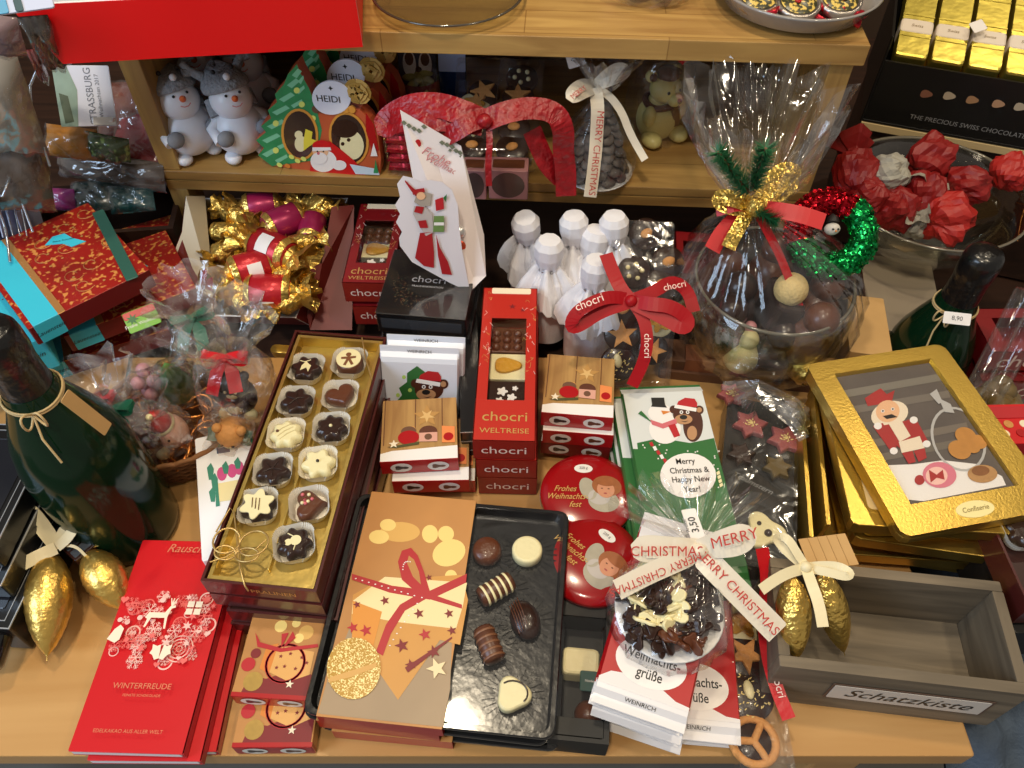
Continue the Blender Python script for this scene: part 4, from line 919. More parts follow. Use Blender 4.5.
# cream bow on the right pair
def ribpath(pts): return [tuple(P(x, y, z)) for x, y, z in pts]
def path_ribbon(b, pts, wd, m, side=None, wf=None):
    """band lying flat towards the viewer: across direction is square to the path within the picture-facing plane"""
    p = [Vector(P(*q)) for q in pts]; vd = Vector((0, cos(PITCH), -sin(PITCH))); sd = []
    # smooth the polyline
    for _ in range(2):
        q = [p[0]]
        for i in range(len(p)-1): q += [p[i]*.75+p[i+1]*.25, p[i]*.25+p[i+1]*.75]
        p = q+[p[-1]]
    for i in range(len(p)):
        d = (p[min(i+1, len(p)-1)]-p[max(i-1, 0)]).normalized(); s_ = d.cross(vd)
        sd.append(s_.normalized() if s_.length > .05 else (sd[-1] if sd else Vector((1, 0, 0))))
    b.ribbon(p, sd, wd, m, I4, .0005, wf)
def ribbon_text(b, txt, p0, p1, size, m, dz=.0012, flip=False):
    a, c = Vector(P(*p0)), Vector(P(*p1)); d = (c-a).normalized(); vd = Vector((0, -cos(PITCH), sin(PITCH))); u = vd.cross(d).normalized(); n_ = d.cross(u)
    M = Matrix(((d.x, u.x, n_.x, 0), (d.y, u.y, n_.y, 0), (d.z, u.z, n_.z, 0), (0, 0, 0, 1))); mid = (a+c)/2+n_*dz
    b.text(txt, size, m, T(*mid) @ M, 0)
t = thing('satin_bow', 'cream satin bow tying the two gold cones at the wooden crate', 'bow', T(*P(806, 567, .10))); iv = t.matrix_world.inverted()
def part_of(t, b, name, label=None):
    iv = t.matrix_world.inverted(); b.V = [iv @ v for v in b.V]; return b.obj(name, t, None, label)
b = B(); path_ribbon(b, [(806, 568, .102), (790, 555, .108), (776, 540, .112), (778, 536, .116), (788, 538, .118), (797, 553, .112), (806, 567, .104)], .0065, CREAMRIB); part_of(t, b, 'ribbon_loop')
b = B(); path_ribbon(b, [(806, 568, .103), (828, 572, .108), (846, 577, .110), (852, 574, .112), (840, 566, .112), (822, 565, .108), (806, 567, .104)], .0065, CREAMRIB); part_of(t, b, 'ribbon_loop')
b = B(); path_ribbon(b, [(806, 568, .104), (790, 572, .106), (776, 579, .104), (761, 590, .100)], .0085, CREAMRIB); part_of(t, b, 'ribbon_tail')
b = B(); path_ribbon(b, [(806, 568, .105), (812, 585, .106), (819, 604, .102), (823, 627, .096)], .0085, CREAMRIB); part_of(t, b, 'ribbon_tail')
b = B(); b.ball(.0045, CREAMRIB, T(*P(806, 567, .106))); part_of(t, b, 'knot')
b = B(); f = Fr([(798, 541), (847, 531), (856, 564), (812, 571)], .096, .0006); b.box(f.w, f.d, .0005, KRAFT, I4, .0006, .0001)
for i in range(1, 5): b.box(.0004, f.d*.96, .0005, mat('kraft_crease', 'b08c58', .6), T(-f.w/2+i*f.w/5, 0, .0002))
tag(b.obj('paper_tag', None, f.M), 'blank kraft paper tag behind the cream bow at the wooden crate', 'tag')
# white bow on the left pair
t = thing('satin_bow', 'ivory satin bow tying the two gold cones at the left', 'bow', T(*P(52, 546, .05)))
for nm_, pts, wd in (('ribbon_loop', [(56, 548, .052), (42, 530, .060), (26, 512, .066), (30, 508, .070), (44, 524, .064), (57, 545, .055)], .0105), ('ribbon_loop', [(56, 548, .053), (62, 532, .062), (72, 520, .068), (76, 524, .070), (68, 538, .062), (57, 547, .056)], .0085),
                     ('ribbon_tail', [(56, 548, .054), (38, 556, .056), (18, 567, .052), (-4, 576, .046)], .0105), ('cord', [(50, 552, .05), (62, 545, .055), (76, 546, .055), (86, 556, .046)], .0025)):
    b = B(); path_ribbon(b, pts, wd, CREAMRIB); part_of(t, b, nm_)

# ------------------------------------------------------------------ clear column of round chocolates, red ribbon
def topped(kind, r=.019):
    """round chocolate disc with its topping; origin at the underside"""
    b = B(); base = {'gold': WCHOC, 'star': DCHOC, 'speck': DCHOC, 'pretzel': BISC}.get(kind, DCHOC)
    if kind == 'pretzel':
        b.tube([(r*.86*cos(a), r*.86*sin(a), .005) for a in [2*pi*i/24 for i in range(25)]], r*.17, BISC, n=8)
        for a in (0.5, 2.6, 4.7): b.tube([(0, 0, .0055), (r*.45*cos(a), r*.45*sin(a), .0065), (r*.8*cos(a), r*.8*sin(a), .0055)], r*.15, BISC, n=8)
        b.lathe([(r*.8, 0), (r*.82, .002), (r*.75, .004), (.0001, .0042)], DCHOC, n=24); return b
    b.lathe([(r*.9, 0), (r, .002), (r, .006), (r*.92, .0075), (.0001, .008)], base, n=28)
    if kind == 'gold': b.prism(lobes(r*.55, .3, 5, 30), .003, mat('caramel', 'c9922e', .35), T(0, 0, .0078), .001, True); b.prism(star(r*.6), .002, BISC, T(.003, .004, .0095))
    if kind == 'star': b.prism(star(r*.85, r*.36), .0035, BISC, T(0, 0, .0078), .001)
    if kind == 'speck':
        rnd = random.Random(4)
        for i in range(38):
            a, q = rnd.uniform(0, 6.28), r*sqrt(rnd.random())*.88; b.box(.0022, .0008, .0008, mat('gold_sprinkle', 'f0d88c', .4), T(q*cos(a), q*sin(a), .0080) @ RZ(rnd.uniform(0, 3)), .0003, .0001)
        b.ball(.006, WCHOC, T(0, .004, .009), 12, 8, sx=.7, sy=1.3, sz=.5)
    if kind == 'dots':
        for k in range(5): b.ball(.0026, WCHOC, T(r*.45*cos(k*1.26+.4), r*.45*sin(k*1.26+.4), .009), 10, 6)
    if kind == 'nut': b.ball(.005, BISC, T(0, 0, .009), 12, 8, sx=1.4, sz=.6)
    return b
def clear_column(fr, h, label, kinds, pix, group, names, r=.019, z0=.003):
    t = thing('clear_box', label, 'clear box', fr.M, group)
    b = B(); b.box(fr.w, fr.d, h, CELLOS, I4, .004, .002); b.obj('film', t)
    for k, (x, y), nm_ in zip(kinds, pix, names):
        p = fr.L(x, y, z0+.006)
        tag(topped(k, r).obj('chocolate_disc', None, fr.M @ T(p.x, p.y, z0) @ RZ(random.uniform(0, 1))), nm_, 'chocolate', 'round chocolates in clear boxes')
    return t
fcl = Fr([(716, 545), (763, 541), (786, 778), (733, 780)], .026, .022)
clear_column(fcl, .022, 'long clear box with a row of round chocolates at the table edge', ['dots', 'gold', 'star', 'speck', 'pretzel'], [(738, 590), (742, 624), (745, 656), (749, 696), (754, 741)], 'clear chocolate boxes',
             ['round chocolate partly hidden by the ribbon above the pale one', 'round pale chocolate with caramel star in the front clear box', 'round dark chocolate with a biscuit star in the front clear box', 'round dark chocolate with golden sprinkles in the front clear box', 'pretzel-shaped biscuit on chocolate nearest the table edge'], .0195)
b = B(); path_ribbon(b, [(762, 548, .075), (768, 580, .060), (763, 610, .050), (766, 650, .040), (775, 685, .036), (789, 719, .030)], .0105, REDRIB); ribbon_text(b, 'chocri', (772, 665, .042), (783, 702, .036), .0085, mat('pinkish_white_print'), .0015)
tag(b.obj('ribbon'), 'red satin ribbon hanging beside the front clear box', 'ribbon')

# ------------------------------------------------------------------ dark box with pink chocolate stars
fk = Fr([(716, 380), (808, 404), (788, 562), (734, 556)], .052, .045)
t = thing('star_chocolate_box', 'black box with pink chocolate stars under creased film', 'chocolate box', fk.M)
b = B(); b.box(fk.w, fk.d, .030, BLACKM, I4, .002, .001); c = fk.L(768, 486, .0302); b.text('Traumstern', .008, mat('grey_print', '8c8c8c', .5), T(-.004, c.y, 0) @ RZ(-.35), .0303, shear=.3); b.obj('carton', t)
PST = mat('pink_chocolate', '9a4e4c', .5, var=.2, scale=300, bump=.3, bscale=300)
for i, (x, y, r, m, l_) in enumerate(((731, 395, .0145, PST, 'upper left'), (750, 425, .0175, PST, 'middle'), (785, 440, .0175, PST, 'right'), (741, 455, .014, DCHOC, ''), (777, 468, .014, mat('dull_gold_star', '5c4a22', .5), ''))):
    p = fk.L(x, y, .034); q = B(); q.prism(star(r, r*.62, 6, .3), .007, m, T(p.x, p.y, .0305), .002)
    if i < 3:
        for k in range(14): q.box(.003, .001, .001, mat('gold_sprinkle', 'f0d88c', .4), T(p.x+.006*cos(k*2.4)*(k/14), p.y+.006*sin(k*2.4)*(k/14), .0376) @ RZ(k))
    q.obj('chocolate_star', t)
p = fk.L(764, 531, .034); q = B(); q.prism(lobes(.016, .22, 3, 36), .006, WCHOC, T(p.x, p.y, .0305), .002, True); q.ball(.0035, DCHOC, T(p.x+.003, p.y-.003, .037)); q.ball(.002, DCHOC, T(p.x-.005, p.y+.005, .037)); q.obj('white_chocolate_figure', t)
q = B(); q.box(fk.w*1.03, fk.d*1.02, .0405, CELLOS, I4, .003, .002); q.obj('film_wrap', t)
q = B(); rnd = random.Random(12); c = fk.L(770, 398, .05)
for k in range(9):
    a = -.75+.10*k; pts = [(c.x-.045+.004*k, c.y-.004*k+.010, .044), (c.x-.015, c.y+.004-.002*k, .062+.004*sin(k)), (c.x+.020, c.y-.006-.003*k, .058+.006*sin(k*2.)), (c.x+.035+rnd.uniform(-.004, .004), c.y-.012-.004*k, .052)]
    q.ribbon(pts, (.2, 1, rnd.uniform(-.8, .8)), .010, CELLO)
q.obj('film_gather', t)

# ------------------------------------------------------------------ small black box between the tray and the red bars
fx = Fr([(560, 590), (618, 592), (602, 742), (545, 740)], .032, .030)
t = thing('black_gift_box', 'black box with a dark window between the large tray and the red bars', 'chocolate box', fx.M)
b = B(); b.frame(fx.w, fx.d, .030, .004, BLACKM); b.box(fx.w-.002, fx.d-.002, .002, BLACKM); b.box(fx.w-.008, .018, .030, BLACKM, T(0, fx.d/2-.014, 0)); b.box(fx.w-.008, .014, .030, BLACKM, T(0, -fx.d/2+.010, 0)); b.obj('carton', t)
for x, y, m, nm_ in ((580, 665, WCHOC, 'white_block'), (588, 715, CHOC, 'truffle')):
    p = fx.L(x, y, .012); q = B()
    if m is WCHOC: q.box(.030, .022, .020, m, T(p.x, p.y, .002), .004, .003)
    else: q.ball(.011, m, T(p.x, p.y, .012))
    q.obj(nm_, t)
p = fx.L(594, 681, .026); q = B(); q.box(.022, .016, .001, mat('teal_print', '1c4a44', .5), T(p.x, p.y, .024)); q.text('Niederegger', .0028, OVALW, T(p.x, p.y, 0), .0252); q.obj('green_tag', t)
q = B(); q.box(fx.w-.008, fx.d-.012, .0003, WINDOW, T(0, 0, .0285)); q.obj('window', t)

# ------------------------------------------------------------------ round bag of cookies with a printed bow
cz = .079; cc = P(671, 605, cz+.012)
t = thing('cookie_bag', 'clear bag of dark and white cornflake clusters on a white plate', 'bag of sweets', T(cc.x, cc.y, cz))
b = B(); b.lathe([(.030, 0), (.037, .001), (.0415, .004), (.0405, .0048), (.036, .0025), (.0001, .002)], mat('white_paper_plate', 'eeecea', .4), n=40, cap1=False); b.obj('paper_plate', t)
rnd = random.Random(21)
for k in range(34):
    a, q_ = k*2.4, .035*sqrt((k+.5)/34); b = B(); m = WCHOC if k % 5 == 2 or k in (0, 11) else [DCHOC, DCHOC, DCHOC, CHOC][k % 4]
    for j in range(5): b.prism(lobes(rnd.uniform(.0045, .008), .3, rnd.choice((2, 3)), 14), .0024, m, T(rnd.uniform(-.004, .004), rnd.uniform(-.004, .004), rnd.uniform(0, .006)) @ RZ(rnd.uniform(0, 6)) @ RX(rnd.uniform(-1.1, 1.1)) @ RY(rnd.uniform(-.8, .8)), .0006, True)
    o = b.obj('cornflake_cluster', None, t.matrix_world @ T(q_*cos(a), q_*sin(a), .006+.010*(1-q_/.034))); tag(o, ('white' if m is WCHOC else 'dark')+' chocolate cornflake cluster '+('at the middle' if q_ < .014 else 'halfway out' if q_ < .026 else 'at the rim')+' of the round bag, '+['right side', 'far right', 'far side', 'far left', 'left side', 'near left', 'near side', 'near right'][int(((a+pi/8) % (2*pi))/(pi/4))], 'chocolate', 'clusters in the round bag')
nk = t.matrix_world.inverted() @ Vector(P(697, 550, .105))
b = B(); rings = []
for j in range(9):
    s_ = j/8; r = .043*(1-s_)**.5+.005; rings.append((r, -.001+.030*s_**.8+(nk.z-.029)*s_**3, nk.x*s_**1.6, nk.y*s_**1.6, .03+.14*s_))
wrap(b, [(.040, -.0008, 0, 0, .02)]+rings, CELLO, 56, .06, 3, cap0=False, fold=11); b.obj('film_bag', t)
b = B(); vd = Vector((.1, .75, .45)); fan = []
tip = nk
for i in range(41):
    u = i/40; ang = -1.0+2.0*u; l = .058+.008*sin(i*1.9)+.004*sin(i*5.1)
    fan.append((tip, tip+Vector((sin(ang)*l*1.25-.006, cos(ang)*l*.85, .012+.010*sin(i*1.3)))))
for k in range(2):
    vs = []; n = len(fan)
    for s_ in (0, .2, .5, .8, 1.):
        for i, (a_, c_) in enumerate(fan):
            p = a_.lerp(c_, s_); vs.append((p.x, p.y+k*.004, p.z+.006*s_*sin(i*1.7+k*2)+k*.006*s_))
    b.add(vs, [(j*n+i, j*n+i+1, (j+1)*n+i+1, (j+1)*n+i) for j in range(4) for i in range(n-1)], CELLOS, I4, True)
b.obj('film_frill', t)
t = thing('printed_bow', 'cream Christmas ribbon bow with red lettering on the round bag', 'bow', T(*P(697, 550, .11))); RI = mat('red_lettering', 'c03a30', .5)
OW = mat('offwhite_ribbon', 'e6dcc8', .42, bump=.08, bscale=120)
for nm_, pts, wd, tx in (
    ('ribbon_loop', [(700, 552, .112), (680, 550, .118), (655, 552, .116), (640, 550, .118), (644, 546, .121), (672, 548, .119), (699, 550, .113)], .017, [('CHRISTMAS', (642, 551, .119), (690, 551, .117), .0105)]),
    ('ribbon_loop', [(700, 552, .112), (718, 548, .122), (738, 546, .126), (748, 538, .130), (742, 533, .134), (722, 540, .128), (700, 549, .114)], .0155, [('MERRY', (717, 542, .133), (750, 534, .137), .0115)]),
    ('ribbon_tail', [(697, 552, .112), (676, 562, .114), (650, 573, .112), (617, 590, .108)], .0155, [('MERRY CHRISTMAS', (684, 561, .1155), (625, 586, .1125), .0088)]),
    ('ribbon_tail', [(699, 552, .112), (716, 570, .110), (738, 592, .100), (778, 633, .080)], .019, [('MERRY CHRISTMAS', (704, 557, .1135), (768, 624, .0875), .0098)])):
    b = B(); path_ribbon(b, pts, wd, OW, wf=lambda u: .45+.55*min(1, u*5) if True else 1)
    for tx_, a, c, s_ in tx: ribbon_text(b, tx_, a, c, s_, RI, .0024)
    part_of(t, b, nm_)
b = B(); b.ball(.006, OW, T(*P(698, 551, .114)), sx=1.2); part_of(t, b, 'knot')
b = B(); f = Fr([(681, 510), (695, 508), (707, 540), (692, 542)], .118, .0006); b.box(f.w, f.d, .0005, WHITE, I4, .001, .0001); b.text('3,50', .008, INK, RZ(pi/2), .0008, fat=.0001); b.text('Artikel', .004, INK, T(-.006, 0, 0) @ RZ(pi/2), .0008)
tag(b.obj('price_sticker', None, f.M), 'white price sticker on the frill of the round bag', 'sticker')

# ------------------------------------------------------------------ right edge: dark boxes and blue cloth
f = Fr([(996, 522), (1080, 512), (1110, 600), (1030, 612)], .085, .030)
t = thing('praline_box', 'dark maroon praline box cut by the right edge, above the wooden crate', 'chocolate box', f.M); b = B(); b.frame(f.w, f.d, .028, .002, MARN); b.box(f.w-.002, f.d-.002, .020, BRS); b.obj('box', t)
p = f.L(1016, 538, .02); b = paper_cup(.030); b.obj('paper_cup', t).location = (p.x, p.y, .0205); q = choc_piece('blossom', DCHOC, .012); q.obj('praline', t).location = (p.x, p.y, .0215)
f = Fr([(985, 545), (1070, 535), (1100, 625), (1012, 640)], .05, .045); b = B(); b.box(f.w, f.d, .045, BLACKM); tag(b.obj('dark_box', None, f.M), 'plain black box under the maroon praline box at the right edge', 'box')
b = B(); n = 22; vs = []
BL = mat('blue_grey_cloth', '4c5a6c', .85, var=.2, scale=60, bump=.4, bscale=300)
for j in range(n):
    for i in range(n):
        x = .365+.22*i/(n-1); y = .10+.30*j/(n-1)
        vs.append((x, y, -.06+.12*max(0, (y-.12))*.9+.016*sin(i*1.1+j*.5)+.012*sin(j*1.3-i*.4)-.3*max(0, .40-y-.1)**1.2))
b.add(vs, [(j*n+i, j*n+i+1, (j+1)*n+i+1, (j+1)*n+i) for j in range(n-1) for i in range(n-1)], BL, I4, True)
b.add([(v[0], v[1], v[2]-.004) for v in vs], [(j*n+i, (j+1)*n+i, (j+1)*n+i+1, j*n+i+1) for j in range(n-1) for i in range(n-1)], BL, I4, True)
tag(b.obj('blue_cloth'), 'rumpled blue-grey cloth beyond the right end of the table', 'cloth')
# ------------------------------------------------------------------ green glass bottle with twine and tag
BG = mat('dark_green_glass', '082414', .12, coat=0., spec=.35)
NECK = mat('black_neck_foil', '101012', .28, bump=.4, bscale=120, coat=.3)
BP = [(.0305, 0), (.041, .0008), (.0450, .004), (.0455, .012), (.0455, .105), (.0440, .125), (.0385, .150), (.0300, .172), (.0225, .190), (.0185, .206)]
NP = [(.0188, .1955), (.0178, .208), (.0172, .230), (.0182, .240), (.0186, .2415), (.0186, .256), (.0178, .262), (.0150, .2665), (.008, .268), (.0001, .2683)]
def bottle(M, label, tagged):
    t = thing('sparkling_wine_bottle', label, 'bottle', M)
    b = B(); b.lathe(BP, BG, n=48, cap1=True); b.obj('glass_body', t)
    b = B(); b.lathe(NP, NECK, n=36, cap0=False); b.obj('neck_foil', t)
    b = B(); TW = mat('jute_twine', 'c2a878', .8)
    for k in range(2): b.tube([(.0215*cos(a), .0215*sin(a), .1955+.0022*k+.0015*sin(2*a)) for a in [2*pi*i/28 for i in range(29)]], .0009, TW)
    a0 = -1.2 if tagged else 3.6; kx, ky = .0225*cos(a0), .0225*sin(a0)
    for da, l in ((.7, .022), (-.6, .02)): b.tube([(kx+l*.65*sin(pi*i/12)*cos(a0+da)*.9, ky+l*.65*sin(pi*i/12)*sin(a0+da)*.9, .197+.007*sin(2*pi*i/12)) for i in range(13)], .0009, TW)
    b.tube([(kx, ky, .197), (kx+.012*cos(a0), ky+.012*sin(a0), .182), (kx+.020*cos(a0+.2), ky+.020*sin(a0+.2), .160)], .0009, TW); b.obj('twine', t)
    return t
bt = bottle(T(-.3555, .372, .0005), 'dark green wine bottle with twine and kraft tag standing at the left', True)
b = B(); f = Fr([(58, 398), (73, 388), (106, 424), (107, 440)], [.235, .235, .190, .185]); b.box(f.w, f.d, .0006, KRAFT, I4, .001, .0001); tag(b.obj('paper_tag', None, f.M), 'kraft paper tag hanging on the bottle neck at the left', 'tag')
rb = bottle(T(.452, .580, -.1145) @ RZ(.3), 'dark bottle with twine and small white label behind the gold boxes', False)
b = B(); f = Fr([(944, 310), (971, 315), (970, 327), (943, 322)], [.096, .096, .088, .088]); b.box(f.w, f.d, .0005, WHITE, I4, .001, .0001); b.text('8,90', .006, INK, I4, .0007); tag(b.obj('price_sticker', None, f.M), 'small white sticker on the dark bottle behind the gold boxes', 'sticker')

# ------------------------------------------------------------------ black boxes with bright edges at the left border
EDGE = mat('pale_cut_edge', 'b9bcc0', .4, .5)
def edge_box(f, h, label, nm='black_gift_box', extra=None, m=BLACK):
    t = thing(nm, label, 'chocolate box', f.M, 'black boxes at the left border'); b = B(); b.box(f.w, f.d, h, m); b.obj('carton', t)
    q = B(); q.frame(f.w+.0006, f.d+.0006, .0012, .0009, EDGE, I4, h-.0008); q.frame(f.w-.012, f.d-.012, .0004, .0006, EDGE, I4, h+.0001); q.box(f.w*.8, f.d*.75, .0003, mat('dark_window_film', '22242a', .1, coat=.5), z0=h); q.obj('rim', t, label='bright metallic rim')
    if extra: extra(t, f, h)
    return t
f = Fr([(-80, 400), (14, 458), (3, 564), (-80, 530)], .095, .022); edge_box(f, .022, 'black box with bright edges, topmost at the left border')
f = Fr([(-70, 430), (27, 498), (8, 588), (-75, 570)], .070, .022); edge_box(f, .022, 'black box with bright edges, second in the left border stack')
f = Fr([(-60, 460), (46, 522), (14, 634), (-70, 610)], .045, .042); edge_box(f, .042, 'tall black box with bright edges at the bottom of the left border stack')
b = B(); M, L_ = between(P(12, 592, .03), P(-14, 668, .03)); b.lathe([(.0001, 0), (.011, -.0008), (.012, -.003), (.012, -L_+.003), (.011, -L_+.001), (.0001, -L_)], mat('black_tube_lacquer', '0e1014', .15, coat=.6), M, 24)
tag(b.obj('black_tube'), 'glossy black tube lying at the lower left border', 'tube')
# pack with four grey tiles
f = Fr([(-14, 440), (34, 418), (50, 466), (-6, 488)], .060, .030)
t = thing('tile_chocolate_pack', 'dark pack with grey chocolate tiles behind the left border boxes', 'chocolate box', f.M); b = B(); b.box(f.w, f.d, .030, BRS); b.obj('carton', t)
q = B()
for i in (-1, 0, 1):
    for j in (-1, 0, 1): q.box(f.w*.25, f.d*.2, .003, mat('blue_grey_chocolate', '6c7684', .35), T(i*f.w*.28-.003, j*f.d*.23+f.d*.12, .030), .002, .001)
q.obj('tile_print', t)
q = B(); q.box(f.w*.98, .0085, .0006, mat('taupe_band', '9a8a74', .5), T(0, -f.d/2+.0055, .0302)); q.text('Freuden', .007, WHITE, T(.002, -f.d/2+.0055, 0), .0311); q.obj('paper_band', t)
f = Fr([(8, 480), (62, 462), (78, 500), (22, 524)], .032, .03); b = B(); b.box(f.w, f.d, .030, BRS); b.frame(f.w+.0005, f.d+.0005, .0008, .0006, mat('taupe_band'), I4, .029); tag(b.obj('dark_brown_box', None, f.M), 'plain dark brown box between the bottle and the left border stack', 'box')
f = Fr([(50, 532), (74, 512), (96, 540), (74, 566)], .046, .010); b = B(); b.box(f.w, f.d, .010, BRS)
for i in range(4): b.box(f.w*.86, f.d*.19, .0012, mat('slate_tile', '4a5058', .3, coat=.3), T(0, -f.d*.36+i*f.d*.24, .010), .001, .0004)
tag(b.obj('chocolate_tile_pack', None, f.M), 'small pack of four slate-coloured tiles leaning at the bottle foot', 'chocolate')
f = Fr([(78, 512), (116, 506), (124, 536), (84, 545)], .050, .010); b = pillow(f.w, f.d, .009, GOLDC, None, .004); b.text('WINTER', .006, mat('yellow_print', 'e8d028', .5), T(.002, -.004, 0), .0098); b.tube([(.004+.006*cos(a), .008+.004*sin(a), .0098) for a in [k*.5 for k in range(11)]], .0005, RED); tag(b.obj('gold_sweet_pack', None, f.M), 'small gold pack with red swirl before the green bottle', 'sweet')

# ------------------------------------------------------------------ white pack with cactus print
f = Fr([(190, 437), (244, 430), (268, 545), (207, 560)], .045, .022); b = B(); b.box(f.w, f.d, .022, mat('bright_white_carton', 'f4f4f6', .4), I4, .002, .001); z = .0222
F = lambda pts: f.L2(pts, .022)
def pl(p, m, dz=0.): b.poly(F(p), z+dz, m)
NV = mat('navy_print', '32486e', .5); pl([(216, 441), (229, 440), (230, 452), (217, 454)], NV); q_ = f.L(223, 447); b.text('Lauenstein', .0022, WHITE, T(q_.x, q_.y, 0), z+.0002)
for x, y in ((222, 474), (232, 471), (239, 468)): pl([(x+5*cos(k*.5), y+7*sin(k*.5)) for k in range(12)], mat('tulip_pink_print', 'd0508a', .5), .0001)
for x, y, h_ in ((211, 468, 12), (215, 478, 14), (226, 466, 8), (238, 462, 7), (213, 492, 10)): pl([(x-2, y+h_), (x-4, y), (x, y-5), (x+3, y+1), (x+2, y+h_)], mat('leaf_teal_print', '3c8a74', .5), .00015)
pl([(217, 484), (238, 480), (234, 500), (219, 502)], mat('pale_yellow_print', 'f0e0a8', .5), .0002); pl([(216, 482), (218, 482), (220, 506), (216, 507)], mat('leaf_teal_print'), .0003)
tag(b.obj('chocolate_pack', None, f.M), 'white pack printed with pink tulips beside the praline box stack', 'chocolate box')

# ------------------------------------------------------------------ wicker basket of bagged chocolate figures
WK = mat('wicker', '8a5c34', .7, var=.25, scale=120); c = P(184, 440, .0)
bk = thing('wicker_basket', 'oval wicker basket of bagged chocolate figures left of the praline box', 'basket', T(c.x, c.y, .0005) @ RZ(.1)); rx, ry = .068, .062
b = B(); n = 44
for j in range(9):
    z = .003+j*.0047; k = .82+.18*j/8
    b.tube([((rx*k+.0013*(-1)**(i+j))*cos(2*pi*i/n), (ry*k+.0013*(-1)**(i+j))*sin(2*pi*i/n), z) for i in range(n+1)], .0025, WK, n=6)
b.lathe([(.0001, 0), (rx*.82, 0), (rx*.82, .003)], WK, S(1, ry/rx, 1)); b.obj('woven_wall', bk)
b = B()
for ph in (0, pi): b.tube([(rx*1.02*cos(a), ry*1.02*sin(a), .044+.0018*sin(14*a+ph)) for a in [2*pi*i/90 for i in range(91)]], .0026, WK, n=6)
b.obj('braided_rim', bk)
COPR = mat('copper_foil', 'd08848', .3, 1., bump=.5, bscale=200)
b = B(); rnd = random.Random(6)
for k in range(34):
    a, q_ = rnd.uniform(0, 6.28), .9*sqrt(rnd.random()); x, y = rx*q_*cos(a)*.9, ry*q_*sin(a)*.9; A = T(x, y, rnd.uniform(.026, .040)) @ RZ(rnd.uniform(0, 6)) @ RX(rnd.uniform(-.5, .5))
    b.tube([(.016*cos(t_), .012*sin(t_), .003*sin(2*t_)) for t_ in [i*.45 for i in range(12)]], .0016, COPR, A, 5)
tag(b.obj('copper_shreds', None, bk.matrix_world), 'copper foil shreds lining the wicker basket', 'shreds', kind='stuff')
def fig_bag(px, py, z, label, build, r=.022, h=.06, tilt=(0, 0), bowm=REDRIB, bz=.8, seed=1, flare=1.2, ba=0.):
    M = T(*P(px, py, z)) @ RY(tilt[0]) @ RX(tilt[1]) @ S(1.18); t = thing('bagged_figure', label, 'bag of sweets', M, 'bagged chocolate figures in the basket'); build(t)
    b = B(); rg = [(r*.5, 0), (r*.95, .003), (r*1.05, h*.25), (r*1.0, h*.5), (r*.75, h*.66), (r*.2, h*bz), (r*.6, h*(bz+.12)), (r*flare, h*(bz+.32)), (r*flare*1.15, h*(bz+.42))]
    wrap(b, [(a_, b_, 0, 0, .05+.15*(i > 4)) for i, (a_, b_) in enumerate(rg)], CELLOB, 36, .06, seed, cap0=True, fold=7); b.obj('film_bag', t)
    if bowm:
        b = B(); bow(b, bowm, .010, [(ba, .016, .004), (ba+pi, .016, .004)], [([(0, 0, 0), (.006, -.008, -.004), (.010, -.020, -.014)], (1, .3, 0)), ([(0, 0, 0), (-.005, -.010, -.004), (-.008, -.022, -.016)], (1, -.3, 0))], T(0, -.004, h*bz)); b.obj('satin_bow', t)
    return t
def choc_bear(m, m2):
    def f(t):
        q = B(); q.ball(.015, m, T(0, 0, .016), sz=1.1); q.ball(.0115, m, T(0, -.002, .036)); 
        for sx_ in (-1, 1): q.ball(.004, m, T(sx_*.009, 0, .045)); q.ball(.0055, m2, T(sx_*.010, -.010, .006)); q.ball(.0045, m, T(sx_*.013, -.006, .024), sz=1.5); q.ball(.0012, DCHOC if m is not DCHOC else WCHOC, T(sx_*.004, -.0125, .039))
        q.ball(.0055, m2, T(0, -.010, .034), sy=.7); q.ball(.009, m2, T(0, -.009, .016), sy=.7); q.obj('chocolate_bear', t)
    return f
def santa_fig(t):
    q = B(); q.ball(.013, mat('pale_pink_candy', 'e8b8a0', .4), T(0, 0, .016), sz=1.5); q.ball(.009, mat('santa_red_candy', 'c23a34', .4), T(0, 0, .036), sz=1.3); q.lathe([(.0098, .029), (.0105, .031), (.0098, .033)], WCHOC, cap0=False, cap1=False); q.ball(.0026, WCHOC, T(0, -.002, .049)); q.ball(.001, INK, T(-.004, -.0115, .023)); q.ball(.001, INK, T(.004, -.0115, .023)); q.ball(.007, WHITE, T(0, -.009, .013), sy=.6, sz=1.2); q.obj('santa_figure', t)
def tree_fig(t):
    q = B(); gm = mat('marzipan_green', '6a9a52', .5, bump=.3, bscale=200)
    q.lathe([(.004, 0), (.004, .006), (.015, .008), (.009, .020), (.012, .020), (.006, .032), (.009, .032), (.0001, .048)], gm, n=20); q.obj('marzipan_tree', t)
def snow_fig(t):
    q = B(); q.ball(.013, WCHOC, T(0, 0, .013)); q.ball(.009, WCHOC, T(0, 0, .032)); q.lathe([(.010, .037), (.010, .038), (.006, .0385), (.006, .046), (.0001, .0462)], DCHOC, n=18); q.ball(.0015, mat('orange_print'), T(0, -.0095, .032)); q.obj('snowman_figure', t)
fig_bag(158, 447, .03, 'bag with a milk chocolate bear and a green bow at the left of the basket', choc_bear(CHOC, WCHOC), .022, .080, (-.15, .1), GRIB, .78, 1)
fig_bag(180, 438, .034, 'bag with a pale pink Santa sweet at the front of the basket', santa_fig, .018, .060, (-.1, .25), None, .8, 2)
fig_bag(182, 395, .034, 'bag with a green marzipan tree in the middle of the basket', tree_fig, .018, .056, (.05, .1), None, .8, 3)
fig_bag(216, 366, .035, 'bag with a white snowman sweet behind the big red-bow bag', snow_fig, .022, .078, (.0, .0), GRIB, .8, 4, ba=.4)
